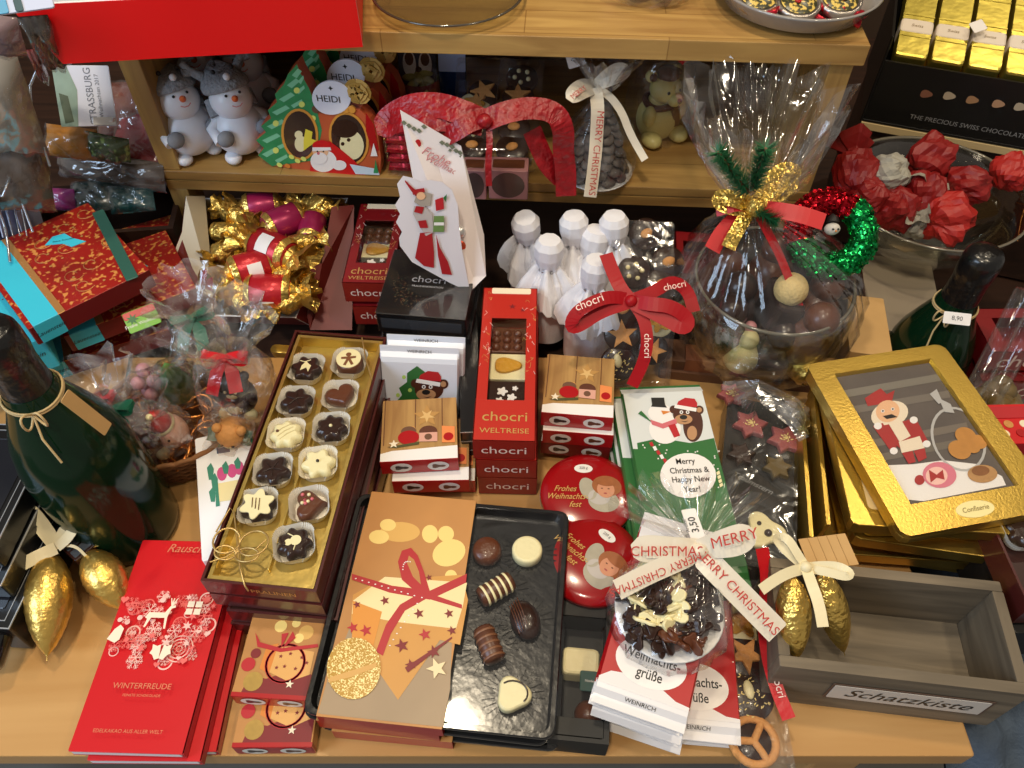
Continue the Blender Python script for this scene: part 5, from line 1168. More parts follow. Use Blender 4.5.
fig_bag(242, 408, .042, 'big crinkled bag with a dark and white chocolate figure and red bow', choc_bear(DCHOC, WCHOC), .030, .100, (.1, .05), REDRIB, .70, 5, 1.1)
fig_bag(134, 428, .026, 'small bag with red bow at the outer left of the basket', choc_bear(CHOC, BISC), .015, .052, (-.3, 0), REDRIB, .8, 6)
fig_bag(238, 436, .022, 'bag with a green bow at the front right of the basket', choc_bear(BISC, WCHOC), .015, .040, (.2, .5), GRIB, .8, 7)
# bag with printed green header card
M = T(*P(150, 385, .055)); t = thing('header_card_bag', 'clear bag of sweets with red and green printed header card', 'bag of sweets', M)
b = B(); wrap(b, [(.016, -.03), (.022, -.015), (.023, .0), (.021, .015), (.017, .022)], CELLO, 30, .08, 9, sy=.6, cap0=True); b.obj('film_bag', t)
f = Fr([(121, 314), (152, 303), (163, 322), (130, 334)], [.112, .112, .100, .100], .0008); b = B(); b.box(f.w, f.d, .0008, mat('leaf_green_print', '7ab040', .5)); b.box(f.w*.98, f.d*.34, .0004, mat('santa_red_candy'), T(0, f.d*.30, .0006)); b.prism([(p[0]-.008, p[1]+.002) for p in star(.006, n=7)], .0003, GREEN, T(0, 0, .0009)); b.text('Frohe Weihnacht', .0048, OVALW, T(0, -.004, 0), .0011)
part = b; part.V = [t.matrix_world.inverted() @ f.M @ v for v in part.V]; part.obj('header_card', t)
q = B()
for k in range(7): q.ball(.007, mat('rose_candy', 'c88a90', .4, var=.2), T(.010*cos(k*2.4), .006*sin(k*2.4), -.02+.006*k))
q.obj('candy', t)

# ------------------------------------------------------------------ red and turquoise ornamented chocolate boxes
ORN = speck('red_ornament_print', '981a12', 'd08a44', 190, .61, .4, soft=.05); TQ = mat('turquoise_band', '3cc0d8', .4); TQD = mat('dark_turquoise_print', '2a9ab4', .4); DKR = mat('deep_red_side', '6e1216', .4); BRZ = mat('bronze_ribbon_print', 'c08a50', .4, .4)
def orn_box(f, h, label, k=0):
    t = thing('ornament_box', label, 'chocolate box', f.M, 'red and turquoise boxes'); w, d = f.w, f.d
    b = B(); b.box(w, d, h-.0002, DKR); b.box(w, d, .0006, ORN, z0=h-.0006)
    rnd = random.Random(30+k)
    for i in range(9):
        x, y = rnd.uniform(-w*.1, w*.42), rnd.uniform(-d*.4, d*.4); b.tube([(x+(.004+.0007*j)*cos(j*.55), y+(.004+.0007*j)*sin(j*.55), h+.0002) for j in range(11)], .0005, BRZ, n=4)
    for i in range(22): b.poly([(x_+p[0], y_+p[1]) for x_, y_ in [(rnd.uniform(-w*.15, w*.45), rnd.uniform(-d*.45, d*.45))] for p in circ(.0014, 8)], h+.0002, GOLDINK)
    b.obj('carton', t)
    q = B(); q.box(w*.20, d*1.006, .0008, TQ, T(-w*.36, 0, h)); q.box(w*.20, .0006, h, TQ, T(-w*.36, -d/2-.0003, 0)); q.box(w*.07, d*1.004, .0007, BRZ, T(-w*.24, 0, h)); q.text('Lauenstein', .0065, INK, T(-w*.36, -d/2-.0008, h*.5) @ RX(pi/2), 0, shear=.3); q.obj('wide_band', t, label='turquoise band')
    q = B(); q.prism([(w*.12+a*.016, d*.18+c*.016) for a, c in ((-1, .5), (-.3, 1.0), (.4, .8), (.6, 0), (1.1, -.9), (.2, -.8), (-.1, -.1))], .0006, TQ, T(0, 0, h)); q.text('Feine Auswahl', .0036, INK, T(w*.13, d*.20, 0) @ RZ(-.4), h+.0008); q.obj('leaf_label', t, label='turquoise leaf-shaped label')
    return t
f = Fr([(-60, 240), (95, 212), (160, 268), (56, 330)], .115, .022)
f = Fr([(-30, 252), (88, 205), (150, 268), (30, 330)], .115, .022); orn_box(f, .022, 'red ornamented box with turquoise band, topmost at the upper left', 0)
q = B(); a = f.L(98, 212, .022); c = f.L(133, 280, .022); d_ = (c-a); ang = atan2(d_.y, d_.x); q.box(d_.length, .012, .0012, mat('dark_teal_band', '2f5c50', .4), T((a.x+c.x)/2, (a.y+c.y)/2, .0225) @ RZ(ang)); 
tag(q.obj('teal_strap', None, f.M), 'dark teal strap lying across the red ornamented boxes', 'strap')
f = Fr([(48, 275), (170, 225), (186, 285), (60, 345)], .070, .022); orn_box(f, .022, 'red ornamented box with turquoise band under the topmost one, reaching right', 1)
f = Fr([(40, 250), (175, 215), (190, 270), (50, 320)], .046, .022); orn_box(f, .022, 'red ornamented box third in the upper left pile', 2)
f = Fr([(20, 290), (150, 250), (165, 330), (30, 372)], .022, .022); orn_box(f, .022, 'lowest red ornamented box at the back edge of the table board', 3)
f = Fr([(-75, 262), (8, 240), (45, 335), (-50, 375)], .090, .04); b = B(); b.box(f.w, f.d, .04, TQ); b.box(f.w, f.d, .0005, TQD, z0=0)  # thin sheet of darker turquoise at the bottom of the box
for k in range(9): b.poly([(-.03+.008*k+p[0], .02*sin(k*2.)+p[1]) for p in circ(.0008, 8)], .0402, mat('maroon_print'))
b.text('Lauenstein', .008, INK, T(f.w*.22, -f.d/2-.0004, .022) @ RX(pi/2), 0, shear=.3)
tag(b.obj('turquoise_box', None, f.M), 'turquoise chocolate box at the left edge behind the green bottle', 'chocolate box')
f = Fr([(72, 340), (92, 330), (96, 338), (78, 350)], .026, .003); b = B(); b.box(f.w, f.d, .003, mat('milky_plastic', 'b8b0b0', .5)); tag(b.obj('price_clip', None, f.M), 'small milky price clip on the lowest red box', 'clip')
# ------------------------------------------------------------------ figures on the shelf
BIS = mat('white_bisque', 'e4e4ea', .35, sub=.05); KNIT = mat('grey_knitted_felt', '8d9096', .9, var=.35, scale=260, bump=.8, bscale=300); MIT = mat('grey_mitten', '84868c', .8, var=.15, scale=200)
def snowman(M, label):
    t = thing('snowman_figurine', label, 'figurine', M, 'snowmen with grey hats')
    b = B(); b.ball(.0275, BIS, T(0, 0, .030), 28, 18, sz=1.02)
    for sx_ in (-1, 1): b.ball(.0085, BIS, T(sx_*.016, -.012, .0065), 14, 8, sy=1.2, sz=.75); b.tube([(sx_*.012, -.002, .047), (sx_*.026, -.006, .038), (sx_*.024, -.020, .031)], .0065, BIS, n=12)
    b.ball(.0205, BIS, T(0, -.004, .063), 24, 16, sz=.95); b.obj('body', t)
    HT = T(0, -.004, .063) @ RX(-.62) @ T(0, 0, -.063)
    for sx_ in (-1, 1): b = B(); b.ball(.0085, MIT, T(sx_*.0200, -.0245, .036), 14, 10, sy=.7); b.obj('mitten', t)
    b = B(); b.loft([[(r*cos(2*pi*i/28), -.001+r*sin(2*pi*i/28)+y, z+.004*sin(2*pi*i/28)) for i in range(28)] for r, z, y in ((.0205, .0715, 0), (.0230, .0735, 0), (.0232, .079, .001), (.0195, .086, .003), (.0145, .094, .006), (.007, .099, .009), (.0005, .100, .010))], KNIT, I4, True, True, False)
    for sx_ in (-1, 1):
        b.tube([(sx_*.016, .002, .088), (sx_*.026, .004, .098), (sx_*.030, .004, .106)], .0045, KNIT, n=10, taper=lambda u: 1.1-.3*u); b.tube([(sx_*.024, .004, .096), (sx_*.033, .003, .097)], .004, KNIT, n=8); b.tube([(sx_*.018, .008, .068), (sx_*.019, .006, .052)], .006, KNIT, n=10)
        b.ball(.0022, INK, T(sx_*.009, -.0165, .088)); 
    b.V = [HT @ v for v in b.V]; b.obj('knitted_hat', t)
    b = B(); b.ball(.0035, BIS, HT @ T(0, -.0235, .080)); b.obj('hat_button', t, label='white hat button')
    b = B(); b.lathe([(.0032, 0), (.0026, .004), (.0001, .008)], mat('orange_nose', 'd8662c', .5), HT @ T(0, -.0195, .060) @ RX(pi/2), 12); b.obj('nose', t)
    b = B()
    for sx_ in (-1, 1): b.ball(.0014, INK, T(sx_*.0068, -.0192, .0645), 8, 6)
    b.tube([(-.005, -.0207, .0545), (-.002, -.0213, .0525), (.002, -.0213, .0525), (.005, -.0207, .0545)], .0005, mat('pink_mouth', 'd88a88', .6), n=5); b.V = [HT @ v for v in b.V]; b.obj('face', t, label='eyes and smiling mouth'); return t
s1 = snowman(shx(196, 153, .1205) @ RZ(.72) @ S(1.1), 'snowman figurine with grey antler hat at the left end of the shelf')
dup(s1, shx(246, 152, .1205) @ RZ(.62) @ S(1.1), 'snowman figurine beside the tree-shaped card package on the shelf')
dup(s1, shx(212, 112, .1205) @ RZ(.4) @ S(1.1), 'snowman figurine behind the leftmost one, mostly hidden')
dup(s1, shx(258, 116, .1205) @ RZ(.3) @ S(1.1), 'snowman figurine behind the one next to the tree-shaped package')

# ------------------------------------------------------------------ die-cut gift packages
bl_, br_ = P(264, 166, .1205), P(384, 176, .1205); y_ = (bl_.y+br_.y)/2
BT = 0.113; ax_ = (br_-bl_); fh = Fr([tuple(bl_+Vector((0, 0, BT))), tuple(br_+Vector((0, 0, BT))), tuple(br_), tuple(bl_)], 0)
def figure_pack(M, label, full):
    t = thing('gift_package', label, 'gift package', M, 'die-cut gift packages')
    F = lambda pts: fh.L2(pts, 0)
    TG = mat('tree_green_print', '2f8a52', .45, var=.35, scale=70); TGL = mat('tree_light_print', '7cc49a', .45)
    b = B(); th = -.018
    outline = [(272, 166), (258, 155), (264, 148), (256, 140), (266, 132), (261, 126), (271, 118), (268, 110), (277, 102), (275, 94), (284, 84), (288, 74), (297, 64), (300, 72), (309, 88), (313, 98), (318, 104), (332, 110), (345, 108), (360, 110), (370, 120), (378, 136), (381, 158), (380, 174), (320, 172)]
    b.prism(F(outline), .018, mat('pack_carton', 'c05a34', .4, var=.15), T(0, 0, -.018), .0004); z = .0003
    def pl(p, m, dz=0.): b.poly(F(p), z+dz, m)
    def el(x, y, rx, ry, m, dz=0., a=0.): pl([(x+rx*cos(t_)*cos(a)-ry*sin(t_)*sin(a), y+rx*cos(t_)*sin(a)+ry*sin(t_)*cos(a)) for t_ in [2*pi*i/26 for i in range(26)]], m, dz)
    pl([(272, 166), (258, 155), (264, 148), (256, 140), (266, 132), (261, 126), (271, 118), (268, 110), (277, 102), (275, 94), (284, 84), (288, 74), (297, 64), (300, 72), (309, 88), (316, 106), (322, 130), (316, 160)], TG, 0)
    if True:
        for x, y, l in ((262, 152, 13), (262, 138, 15), (267, 124, 15), (272, 110, 14), (279, 97, 12), (287, 83, 9), (292, 73, 6)):
            pl([(x, y+2), (x+l, y-5), (x+l+4, y-2), (x+5, y+5)], TGL, .0002)
            pl([(x+l, y+8), (x+l*1.9, y+2), (x+l*2, y+5), (x+l+3, y+11)], TGL, .0002)
        for x, y in ((297, 90), (276, 150), (276, 123), (302, 104), (289, 132), (313, 118)): el(x, y, 3, 3, mat('lamp_yellow_print', 'd8e070', .5), .0004)
    # windows with figures behind
    el(300, 134, 18.5, 26, mat('orange_gold_rim', 'd8953c', .45), .0005, -.1); el(300, 134, 16, 23.5, mat('window_dark', '3a2c26', .2, coat=.5), .0007, -.1)
    el(349, 138, 19.5, 27, mat('orange_gold_rim'), .0005, -.25); el(349, 138, 17, 24.5, mat('window_dark'), .0007, -.25)
    el(301, 143, 6, 8, WCHOC, .0009); el(299, 134, 4, 4, WCHOC, .0009)
    el(352, 144, 12, 15, WCHOC, .0009, -.2); el(345, 128, 13, 9, DCHOC, .0011, .1)
    for x, y in ((339, 138), (343, 143), (349, 139)): el(x, y, 1.8, 1.8, DCHOC, .0012)
    pl([(306, 128), (313, 131), (312, 138), (318, 140), (309, 146), (304, 150), (304, 140)], mat('angel_yellow_print', 'e0d040', .5), .0012)
    # santa and snow
    pl([(314, 150), (330, 140), (343, 150), (355, 160), (366, 174), (336, 173), (310, 171)], RED2, .0013); el(324, 160, 13, 11, WHITE, .0015); el(321, 150, 8, 7, SKIN, .0017); el(322, 144, 9, 5, RED2, .0018); pl([(313, 146), (331, 146), (332, 149), (313, 150)], WHITE, .0020); el(320, 157, 8, 6, WHITE, .0020); el(319, 152, 1.5, 1.5, mat('pink_print'), .0021)
    for x in (318, 324): el(x, 150, .8, .8, INK, .0021)
    el(340, 164, 7, 5, WHITE, .0019); pl([(350, 163), (378, 168), (380, 174), (356, 173)], mat('snow_blue_print', 'c8d8e4', .5), .0014); pl([(374, 172), (376, 158), (379, 172)], TG, .0016); pl([(371, 155), (374, 142), (378, 155)], WHITE, .0016)
    pl([(366, 112), (374, 124), (379, 150), (372, 150), (366, 130)], RED, .0004)
    for x, y in ((292, 156), (298, 160), (304, 158), (280, 164), (288, 165)): el(x, y, 3, 2, [mat('orange_print'), mat('lamp_yellow_print'), NV][int(x) % 3], .0012, .5)
    b.obj('carton', t)
    # round sign and fold-out rosette
    b = B(); c = [(332+19.5*cos(2*pi*i/30), 97+17*sin(2*pi*i/30)) for i in range(30)]; b.prism(F(c), .003, mat('pale_sign', 'dfe0ea', .45), T(0, 0, -.001), .0004)
    for k in range(7): p = fh.L(316+k*6, 109, 0); b.prism([(p.x+q[0], p.y+q[1]) for q in circ(.0042, 12)], .0028, BROWN if k < 3 else mat('orange_gold_rim'), T(0, 0, -.001), .0004)
    p = fh.L(329, 98, 0); b.text('HEIDI', .0105, INK, T(p.x, p.y, 0), .0024, sx=1.0); p = fh.L(331, 87, 0); b.poly([(p.x+q[0], p.y+q[1]) for q in star(.0028, n=4)], .0024, INK); b.obj('name_sign', t)
    b = B(); RG = mat('rosette_gold', 'c8a45c', .45); p = fh.L(358, 91, 0)
    for j in range(3):
        for i in range(6-j): 
            a = 2*pi*i/(6-j)+j*.5; r = .0125-.0035*j; q = Vector((cos(a), sin(a), 0))
            b.prism([(p.x+x, p.y+y) for x, y in [(q.x*r*.3-q.y*.004, q.y*r*.3+q.x*.004), (q.x*r-q.y*.0065, q.y*r+q.x*.0065), (q.x*r*1.15, q.y*r*1.15), (q.x*r+q.y*.0065, q.y*r-q.x*.0065), (q.x*r*.3+q.y*.004, q.y*r*.3-q.x*.004)]], .0012, RG if (i+j) % 2 else mat('rosette_shade', 'a8833c', .45), T(0, 0, .0005+.0016*j), .0003)
    b.obj('rosette', t); return t
g0 = figure_pack(fh.M, 'die-cut package with tree, Santa and round name sign, foremost of three', True)
dup(g0, fh.M @ T(.006, .004, -.036), 'die-cut package second in the row behind the foremost one')
dup(g0, fh.M @ T(.010, .006, -.072), 'die-cut package rearmost of three, only its top showing')

# ------------------------------------------------------------------ middle of the shelf
f = Fr([tuple(PY(398, 20, .86)), tuple(PY(436, 20, .86)), tuple(PY(436, 95, .86)), tuple(PY(398, 95, .86))], 0, .012)
b = B(); b.box(f.w, f.d, .012, mat('slate_blue_carton', '4a4c5e', .4)); z = .0122
for x in (-.009, .009):
    b.poly([(x+p[0]*.0075, -.006+p[1]*.016) for p in circ(1, 20)], z, WHITE); b.poly([(x+p[0]*.005, .0+p[1]*.008) for p in circ(1, 16)], z+.0002, BROWN)
tag(b.obj('gift_package', None, f.M), 'dark package with two white oval pictures at the back of the shelf', 'gift package')
f = Fr([tuple(PY(438, 20, .85)), tuple(PY(466, 20, .85)), tuple(PY(466, 108, .85)), tuple(PY(438, 108, .85))], 0, .014)
b = pillow(f.w, f.d, .014, mat('blue_foil', '24457c', .25, .7, bump=.6, bscale=90), None, .006); b.box(f.w*.96, f.d*.33, .0006, mat('pale_blue_carton', 'a8b8dc', .4), T(0, f.d*.10, .0138)); tag(b.obj('blue_sweet_pack', None, f.M), 'blue foil pack with pale label behind the red ribbon on the shelf', 'sweet')
c = shx(420, 130, .1205, .03); t = thing('flower_bag', 'clear bag with a pale green chocolate flower behind the red ribbon', 'bag of sweets', c)
b = B(); b.lathe([(.026, 0), (.028, .03), (.024, .052)], DRED, n=24, cap1=False); 
b.obj('red_cup', t); b = B(); LG = mat('pale_green_chocolate', 'a8a860', .45)
for k in range(11): b.ball(.009, LG, T(.014*cos(k*2.4)*(.4+k/14), .014*sin(k*2.4)*(.4+k/14), .055-.001*k) @ RZ(k*2.4), 12, 8, sx=1.2, sy=.6, sz=.5)
b.ball(.004, DCHOC, T(0, 0, .060)); b.obj('chocolate_flower', t); b = B(); wrap(b, [(.027, .0), (.031, .02), (.031, .05), (.026, .066), (.012, .074)], CELLO, 30, .04, 4, cap0=True); b.obj('film_bag', t)
# stack of red foil bars
RF = mat('red_foil', 'b8182c', .26, .55, bump=.6, bscale=110)
for k in range(6):
    f = Fr([(387, 96), (448, 98), (442, 121), (382, 119)], .190, .011); f.M = f.M @ T(0, 0, -.0115*(5-k)); b = pillow(f.w*(1-.02*(k % 2)), f.d, .0108, RF, None, .005)
    tag(b.obj('foil_bar', None, f.M), 'red foil chocolate bar in the wrapped stack beside the die-cut packages, '+['lowest', 'second from below', 'third from below', 'third from above', 'second from above', 'topmost'][k], 'chocolate bar', 'red foil bars on the shelf')
f = Fr([(386, 95), (449, 97), (443, 122), (381, 120)], .191, .070); b = B(); b.box(f.w*1.02, f.d*1.02, .070, CELLOS, I4, .004, .002); tag(b.obj('film_sleeve', None, f.M @ T(0, 0, .0)), 'clear film sleeve round the stack of red foil bars', 'film')
# long clear boxes of chocolates on the shelf
f = Fr([(458, 55), (508, 57), (512, 150), (450, 150)], [.205, .205, .162, .162], .028)
clear_column(f, .028, 'clear box of star-topped chocolates on the shelf, left of the pair', ['star', 'gold', 'dots', 'nut'], [(484, 93), (474, 106), (474, 130), (472, 146)], 'clear chocolate boxes on the shelf', ['chocolate with a biscuit star in the left clear shelf box', 'pale flower-shaped chocolate in the left clear shelf box', 'dark chocolate with white dots in the left clear shelf box', 'chocolate at the front end of the left clear shelf box'], .018)
f = Fr([(502, 57), (545, 59), (536, 158), (488, 156)], [.205, .205, .158, .158], .028)
clear_column(f, .028, 'clear box of star-topped chocolates on the shelf, right of the pair', ['dots', 'star', 'nut', 'nut'], [(522, 78), (518, 97), (514, 128), (512, 148)], 'clear chocolate boxes on the shelf', ['dark dotted chocolate in the right clear shelf box', 'chocolate with a biscuit star in the right clear shelf box', 'chocolate with a nut cluster in the right clear shelf box', 'chocolate at the front end of the right clear shelf box'], .018)
for i, (xa, xb) in enumerate(((462, 487), (488, 529))):
    f = Fr([(xa+2, 156), (xb-1, 158), (xb, 172), (xa, 170)], .158, .036); b = B(); b.box(f.w, f.d, .036, mat('pink_inner_tray', 'a87474', .4)); b.poly([(p[0]*f.w*.42, .018+p[1]*.016) for p in circ(1, 24)], 0, mat('tray_gloss_dark', '5a4640', .2, coat=.6), T(0, -f.d/2-.0003, 0) @ RX(pi/2)); b.box(f.w*.8, f.d*.6, .0005, CHOC, T(0, 0, .0358))
    tag(b.obj('chocolate_box', None, f.M), ['pinkish end tray in front of the left clear shelf box', 'pinkish end tray in front of the right clear shelf box'][i], 'chocolate box', 'end trays on the shelf')
# sheer red ribbon bow across the shelf
RT = mat('sheer_red_ribbon', '8e0612', .38, var=.55, scale=110, bump=1., bscale=110)
t = thing('red_ribbon_bow', 'large shiny red ribbon bow spread over the middle of the shelf', 'bow', T(*P(482, 122, .235)))
for nm_, pts, wd in (('ribbon_loop', [(484, 122, .235), (462, 112, .245), (436, 104, .245), (408, 106, .240), (388, 118, .225), (384, 128, .215), (400, 118, .232), (440, 118, .238), (483, 123, .236)], .024),
                     ('ribbon_loop', [(484, 121, .237), (505, 112, .245), (532, 107, .245), (556, 112, .240), (564, 130, .225), (563, 150, .200), (566, 172, .175), (566, 196, .150)], .021),
                     ('ribbon_tail', [(486, 118, .240), (470, 122, .242), (455, 132, .235), (440, 140, .22)], .018),
                     ('ribbon_tail', [(532, 130, .215), (540, 150, .195), (548, 166, .180), (560, 178, .165)], .019),
                     ('ribbon_tail', [(488, 122, .236), (490, 140, .225), (488, 165, .205), (489, 186, .185)], .006)):
    b = B(); path_ribbon(b, pts, wd, RT); part_of(t, b, nm_)
b = B(); b.ball(.007, RT, T(*P(484, 121, .240)), sx=1.1); part_of(t, b, 'knot')

# bag with a grey fir cone of chocolate, printed ribbon
c = shx(596, 175, .1205, .004); t = thing('cone_bag', 'clear bag with a dark chocolate fir cone on a white plate on the shelf', 'bag of sweets', c)
b = B(); b.lathe([(.03, 0), (.037, .002), (.040, .005), (.036, .0035), (.0001, .003)], mat('white_paper_plate'), n=36, cap1=False); b.obj('paper_plate', t)
b = B(); rnd = random.Random(9); GC_ = mat('dusted_chocolate', '5c5450', .5, var=.4, scale=120)
for j in range(9):
    z = .008+j*.009; r = .030*(1-j/9.5)**.8
    for i in range(max(3, 11-j)): a = 2*pi*i/max(3, 11-j)+j*.4; b.ball(.0078, GC_, T(r*cos(a), r*sin(a), z) @ RZ(a) @ RY(.5), 10, 6, sx=1.0, sy=1.1, sz=.42)
b.lathe([(.024, .006), (.020, .03), (.010, .065), (.003, .085)], DCHOC, n=20); b.obj('chocolate_cone', t)
b = B(); wrap(b, [(.036, .001), (.042, .012, 0, 0, .03), (.040, .035, 0, 0, .05), (.033, .060), (.018, .082), (.006, .098, 0, .0), (.014, .108, 0, .004, .3), (.027, .124, 0, .010, .3), (.034, .137, 0, .014, .3)], CELLO, 48, .08, 14, cap0=True, fold=9); b.obj('film_bag', t)
t = thing('printed_ribbon', 'cream Christmas ribbon with red lettering tied round the fir cone bag', 'ribbon', T(*P(594, 90, .22)))
for nm_, pts, wd, tx in (('ribbon_loop', [(594, 88, .222), (584, 92, .228), (572, 98, .230), (572, 92, .234), (582, 84, .232), (594, 86, .224)], .013, [('MERRY', (568, 101, .236), (588, 86, .237), .0075)]),
     ('ribbon_loop', [(594, 87, .222), (608, 82, .230), (622, 76, .234), (628, 70, .236), (618, 66, .238), (604, 76, .232), (595, 86, .224)], .010, []),
     ('ribbon_tail', [(595, 88, .224), (598, 105, .215), (597, 130, .192), (595, 160, .165), (590, 197, .128)], .0135, [('MERRY CHRISTMAS', (600, 116, .208), (592, 190, .138), .0100)]),
     ('ribbon_tail', [(596, 88, .224), (610, 96, .218), (622, 112, .205), (630, 134, .185), (645, 160, .165)], .008, [])):
    b = B(); path_ribbon(b, pts, wd, OW)
    for tx_, a, c_, s_ in tx: ribbon_text(b, tx_, a, c_, s_, RI, .0016)
    part_of(t, b, nm_)
# round clear tub behind, price sticker
c = shx(558, 88, .1205, .02); b = B(); b.lathe([(.034, 0), (.040, .04), (.042, .08), (.043, .082), (.040, .084), (.0001, .085)], CELLOS, n=36); t = tag(b.obj('clear_tub', None, c), 'round clear plastic tub at the back of the shelf behind the ribbon', 'tub')
f = Fr([tuple(PY(566, 52, .79)), tuple(PY(582, 50, .79)), tuple(PY(586, 62, .79)), tuple(PY(568, 72, .79))], 0, .0006); b = B(); b.box(f.w, f.d, .0006, WHITE); b.text('4,95', .006, INK, I4, .0008); tag(b.obj('price_sticker', None, f.M), 'white price sticker on the clear tub on the shelf', 'sticker')
# white chocolate bear sitting
c = shx(655, 134, .1205) @ RZ(.45); t = thing('chocolate_bear', 'pale yellow chocolate bear with brown scarf sitting on the shelf', 'chocolate figure', c); YC = mat('cream_chocolate', 'd8cc84', .4, bump=.05, bscale=100)
b = B(); b.ball(.024, YC, T(0, 0, .023), 26, 16, sz=1.15, sx=1.05); b.ball(.018, YC, T(.002, -.004, .060), 24, 14, sx=1.0, sz=.88); b.ball(.0085, YC, T(.005, -.020, .055), 16, 10)
for sx_ in (-1, 1): b.ball(.011, YC, T(sx_*.017, -.020, .009), 14, 8, sy=1.3, sz=.8); b.ball(.008, YC, T(sx_*.019, -.012, .034), 12, 8, sz=1.6); b.ball(.0068, YC, T(sx_*.015, .002, .075), 12, 8)
b.obj('body', t)
b = B(); b.ball(.0028, DCHOC, T(.006, -.0285, .057)); b.ball(.0018, DCHOC, T(-.004, -.0205, .064)); b.ball(.0018, DCHOC, T(.011, -.0195, .064)); b.ball(.0045, CHOC, T(-.0155, -.003, .076)); b.ball(.0045, CHOC, T(.0155, -.003, .076)); b.obj('face', t, label='dark nose, eyes and inner ears')
b = B(); b.tube([(.0175*cos(a), .0175*sin(a)-.001, .044+.001*sin(a*3)) for a in [2*pi*i/24 for i in range(25)]], .0038, CHOC); b.box(.010, .004, .024, CHOC, T(.012, -.020, .020) @ RY(-.15)); b.obj('scarf', t, label='brown chocolate scarf')
b = B(); b.lathe([(.012, 0), (.0125, .003), (.011, .008), (.0001, .010)], CHOC, T(.004, -.002, .073), 20); b.obj('cap', t, label='brown cap')
# standing film over the bear
b = B(); wrap(b, [(.036, 0), (.038, .03, 0, 0, .04), (.036, .07), (.025, .10), (.010, .118), (.018, .13)], CELLOS, 36, .05, 31, cap0=True); tag(b.obj('film_bag', None, shx(655, 130, .121)), 'clear film bag round the pale chocolate bear', 'film')
f = Fr([tuple(PY(676, 50, .78)), tuple(PY(690, 50, .78)), tuple(PY(688, 68, .78)), tuple(PY(678, 68, .78))], 0, .004); b = B(); b.prism(heart(.007), .004, RED, I4, .0008); tag(b.obj('red_heart', None, f.M), 'small red foil heart above the pale chocolate bear', 'sweet')

# ------------------------------------------------------------------ on the upper board
RBX = mat('signal_red_card', 'e8080a', .45)
TZ = .2905
tl, tr, bl, br = PY(40, 10, .672), PY(363, -14, .645), PY(63, 64, .672), PY(363, 47, .645)
bl = P(63, 64, .292); br = P(363, 47, .292)
hgt = .0545; d_ = (br-bl); d_.z = 0; ang = atan2(d_.y, d_.x)
t = thing('red_display_box', 'large open red cardboard box overhanging the left front of the upper board', 'box', T(*bl) @ RZ(ang)); Wd = d_.length
b = B(); b.add([(0, 0, 0), (Wd, 0, 0), (Wd, -.004, hgt), (-.020, -.004, hgt)], [(0, 1, 2, 3)], RBX); b.add([(0, .003, 0), (Wd, .003, 0), (Wd, -.001, hgt), (-.012, -.001, hgt)], [(3, 2, 1, 0)], WHITE)
b.add([(-.012, -.004, hgt), (Wd, -.004, hgt), (Wd, -.001, hgt), (-.012, -.001, hgt)], [(0, 1, 2, 3)], WHITE); b.obj('front_panel', t)
b = B(); b.box(.003, .20, hgt, RBX, T(.0, .102, 0)); b.box(.003, .20, hgt, RBX, T(Wd-.002, .102, 0)); b.box(Wd, .003, hgt, RBX, T(Wd/2, .203, 0)); b.box(Wd-.004, .198, .003, WHITE, T(Wd/2, .103, 0)); b.obj('tray', t)
b = B(); b.box(Wd-.012, .185, .058, WHITE, T(Wd/2, .10, .004), .006, .004); b.obj('white_lining', t)
# glass plate, cellophane bag, glass dish
c = P(449, 1, TZ); 
t = thing('glass_plate', 'clear glass plate at the front of the upper board', 'plate', T(c.x, c.y, TZ)); b = B(); b.lathe([(.0001, .001), (.055, .001), (.066, .004), (.0735, .010), (.0745, .0115), (.0735, .0125), (.064, .007), (.054, .004), (.0001, .004)], GLASS, n=60); b.obj('plate', t)
b = B(); b.lathe([(.0725, .010), (.0752, .0112), (.0745, .0128), (.0722, .0118)], mat('dark_glass_edge', '4a4238', .15, coat=.8), n=60, cap0=False, cap1=False); b.obj('rim', t)
c = P(648, -6, TZ); t = thing('sweet_bag', 'clear bag of reddish sweets on the upper board', 'bag of sweets', T(c.x, c.y, TZ)); b = B(); rnd = random.Random(3)
for k in range(12): b.ball(.013, [mat('rose_candy'), CHOC, mat('santa_red_candy')][k % 3], T(.036*cos(k*2.4)*(k/12)**.5, .022*sin(k*2.4)*(k/12)**.5, .014+.004*(k % 3)), 12, 8)
b.obj('sweets', t); b = B(); wrap(b, [(.040, .0), (.050, .008), (.050, .025), (.03, .04), (.01, .05)], CELLO, 36, .07, 8, cap0=True, sy=.75); b.obj('film_bag', t)
c = P(793, 4, TZ); t = thing('glass_dish', 'round glass dish with red and gold wrapped sweets on the upper board', 'dish', T(c.x, c.y, TZ))
b = B(); b.lathe([(.0001, .001), (.06, .001), (.070, .006), (.078, .020), (.080, .022), (.0785, .0235), (.073, .014), (.060, .005), (.0001, .004)], mat('smoked_glass', '9a9590', .12, coat=.6, spec=.7), n=56); b.obj('dish', t)
RM = mat('silver_rim_foil', 'b8b0a8', .3, .9, bump=.3, bscale=200)
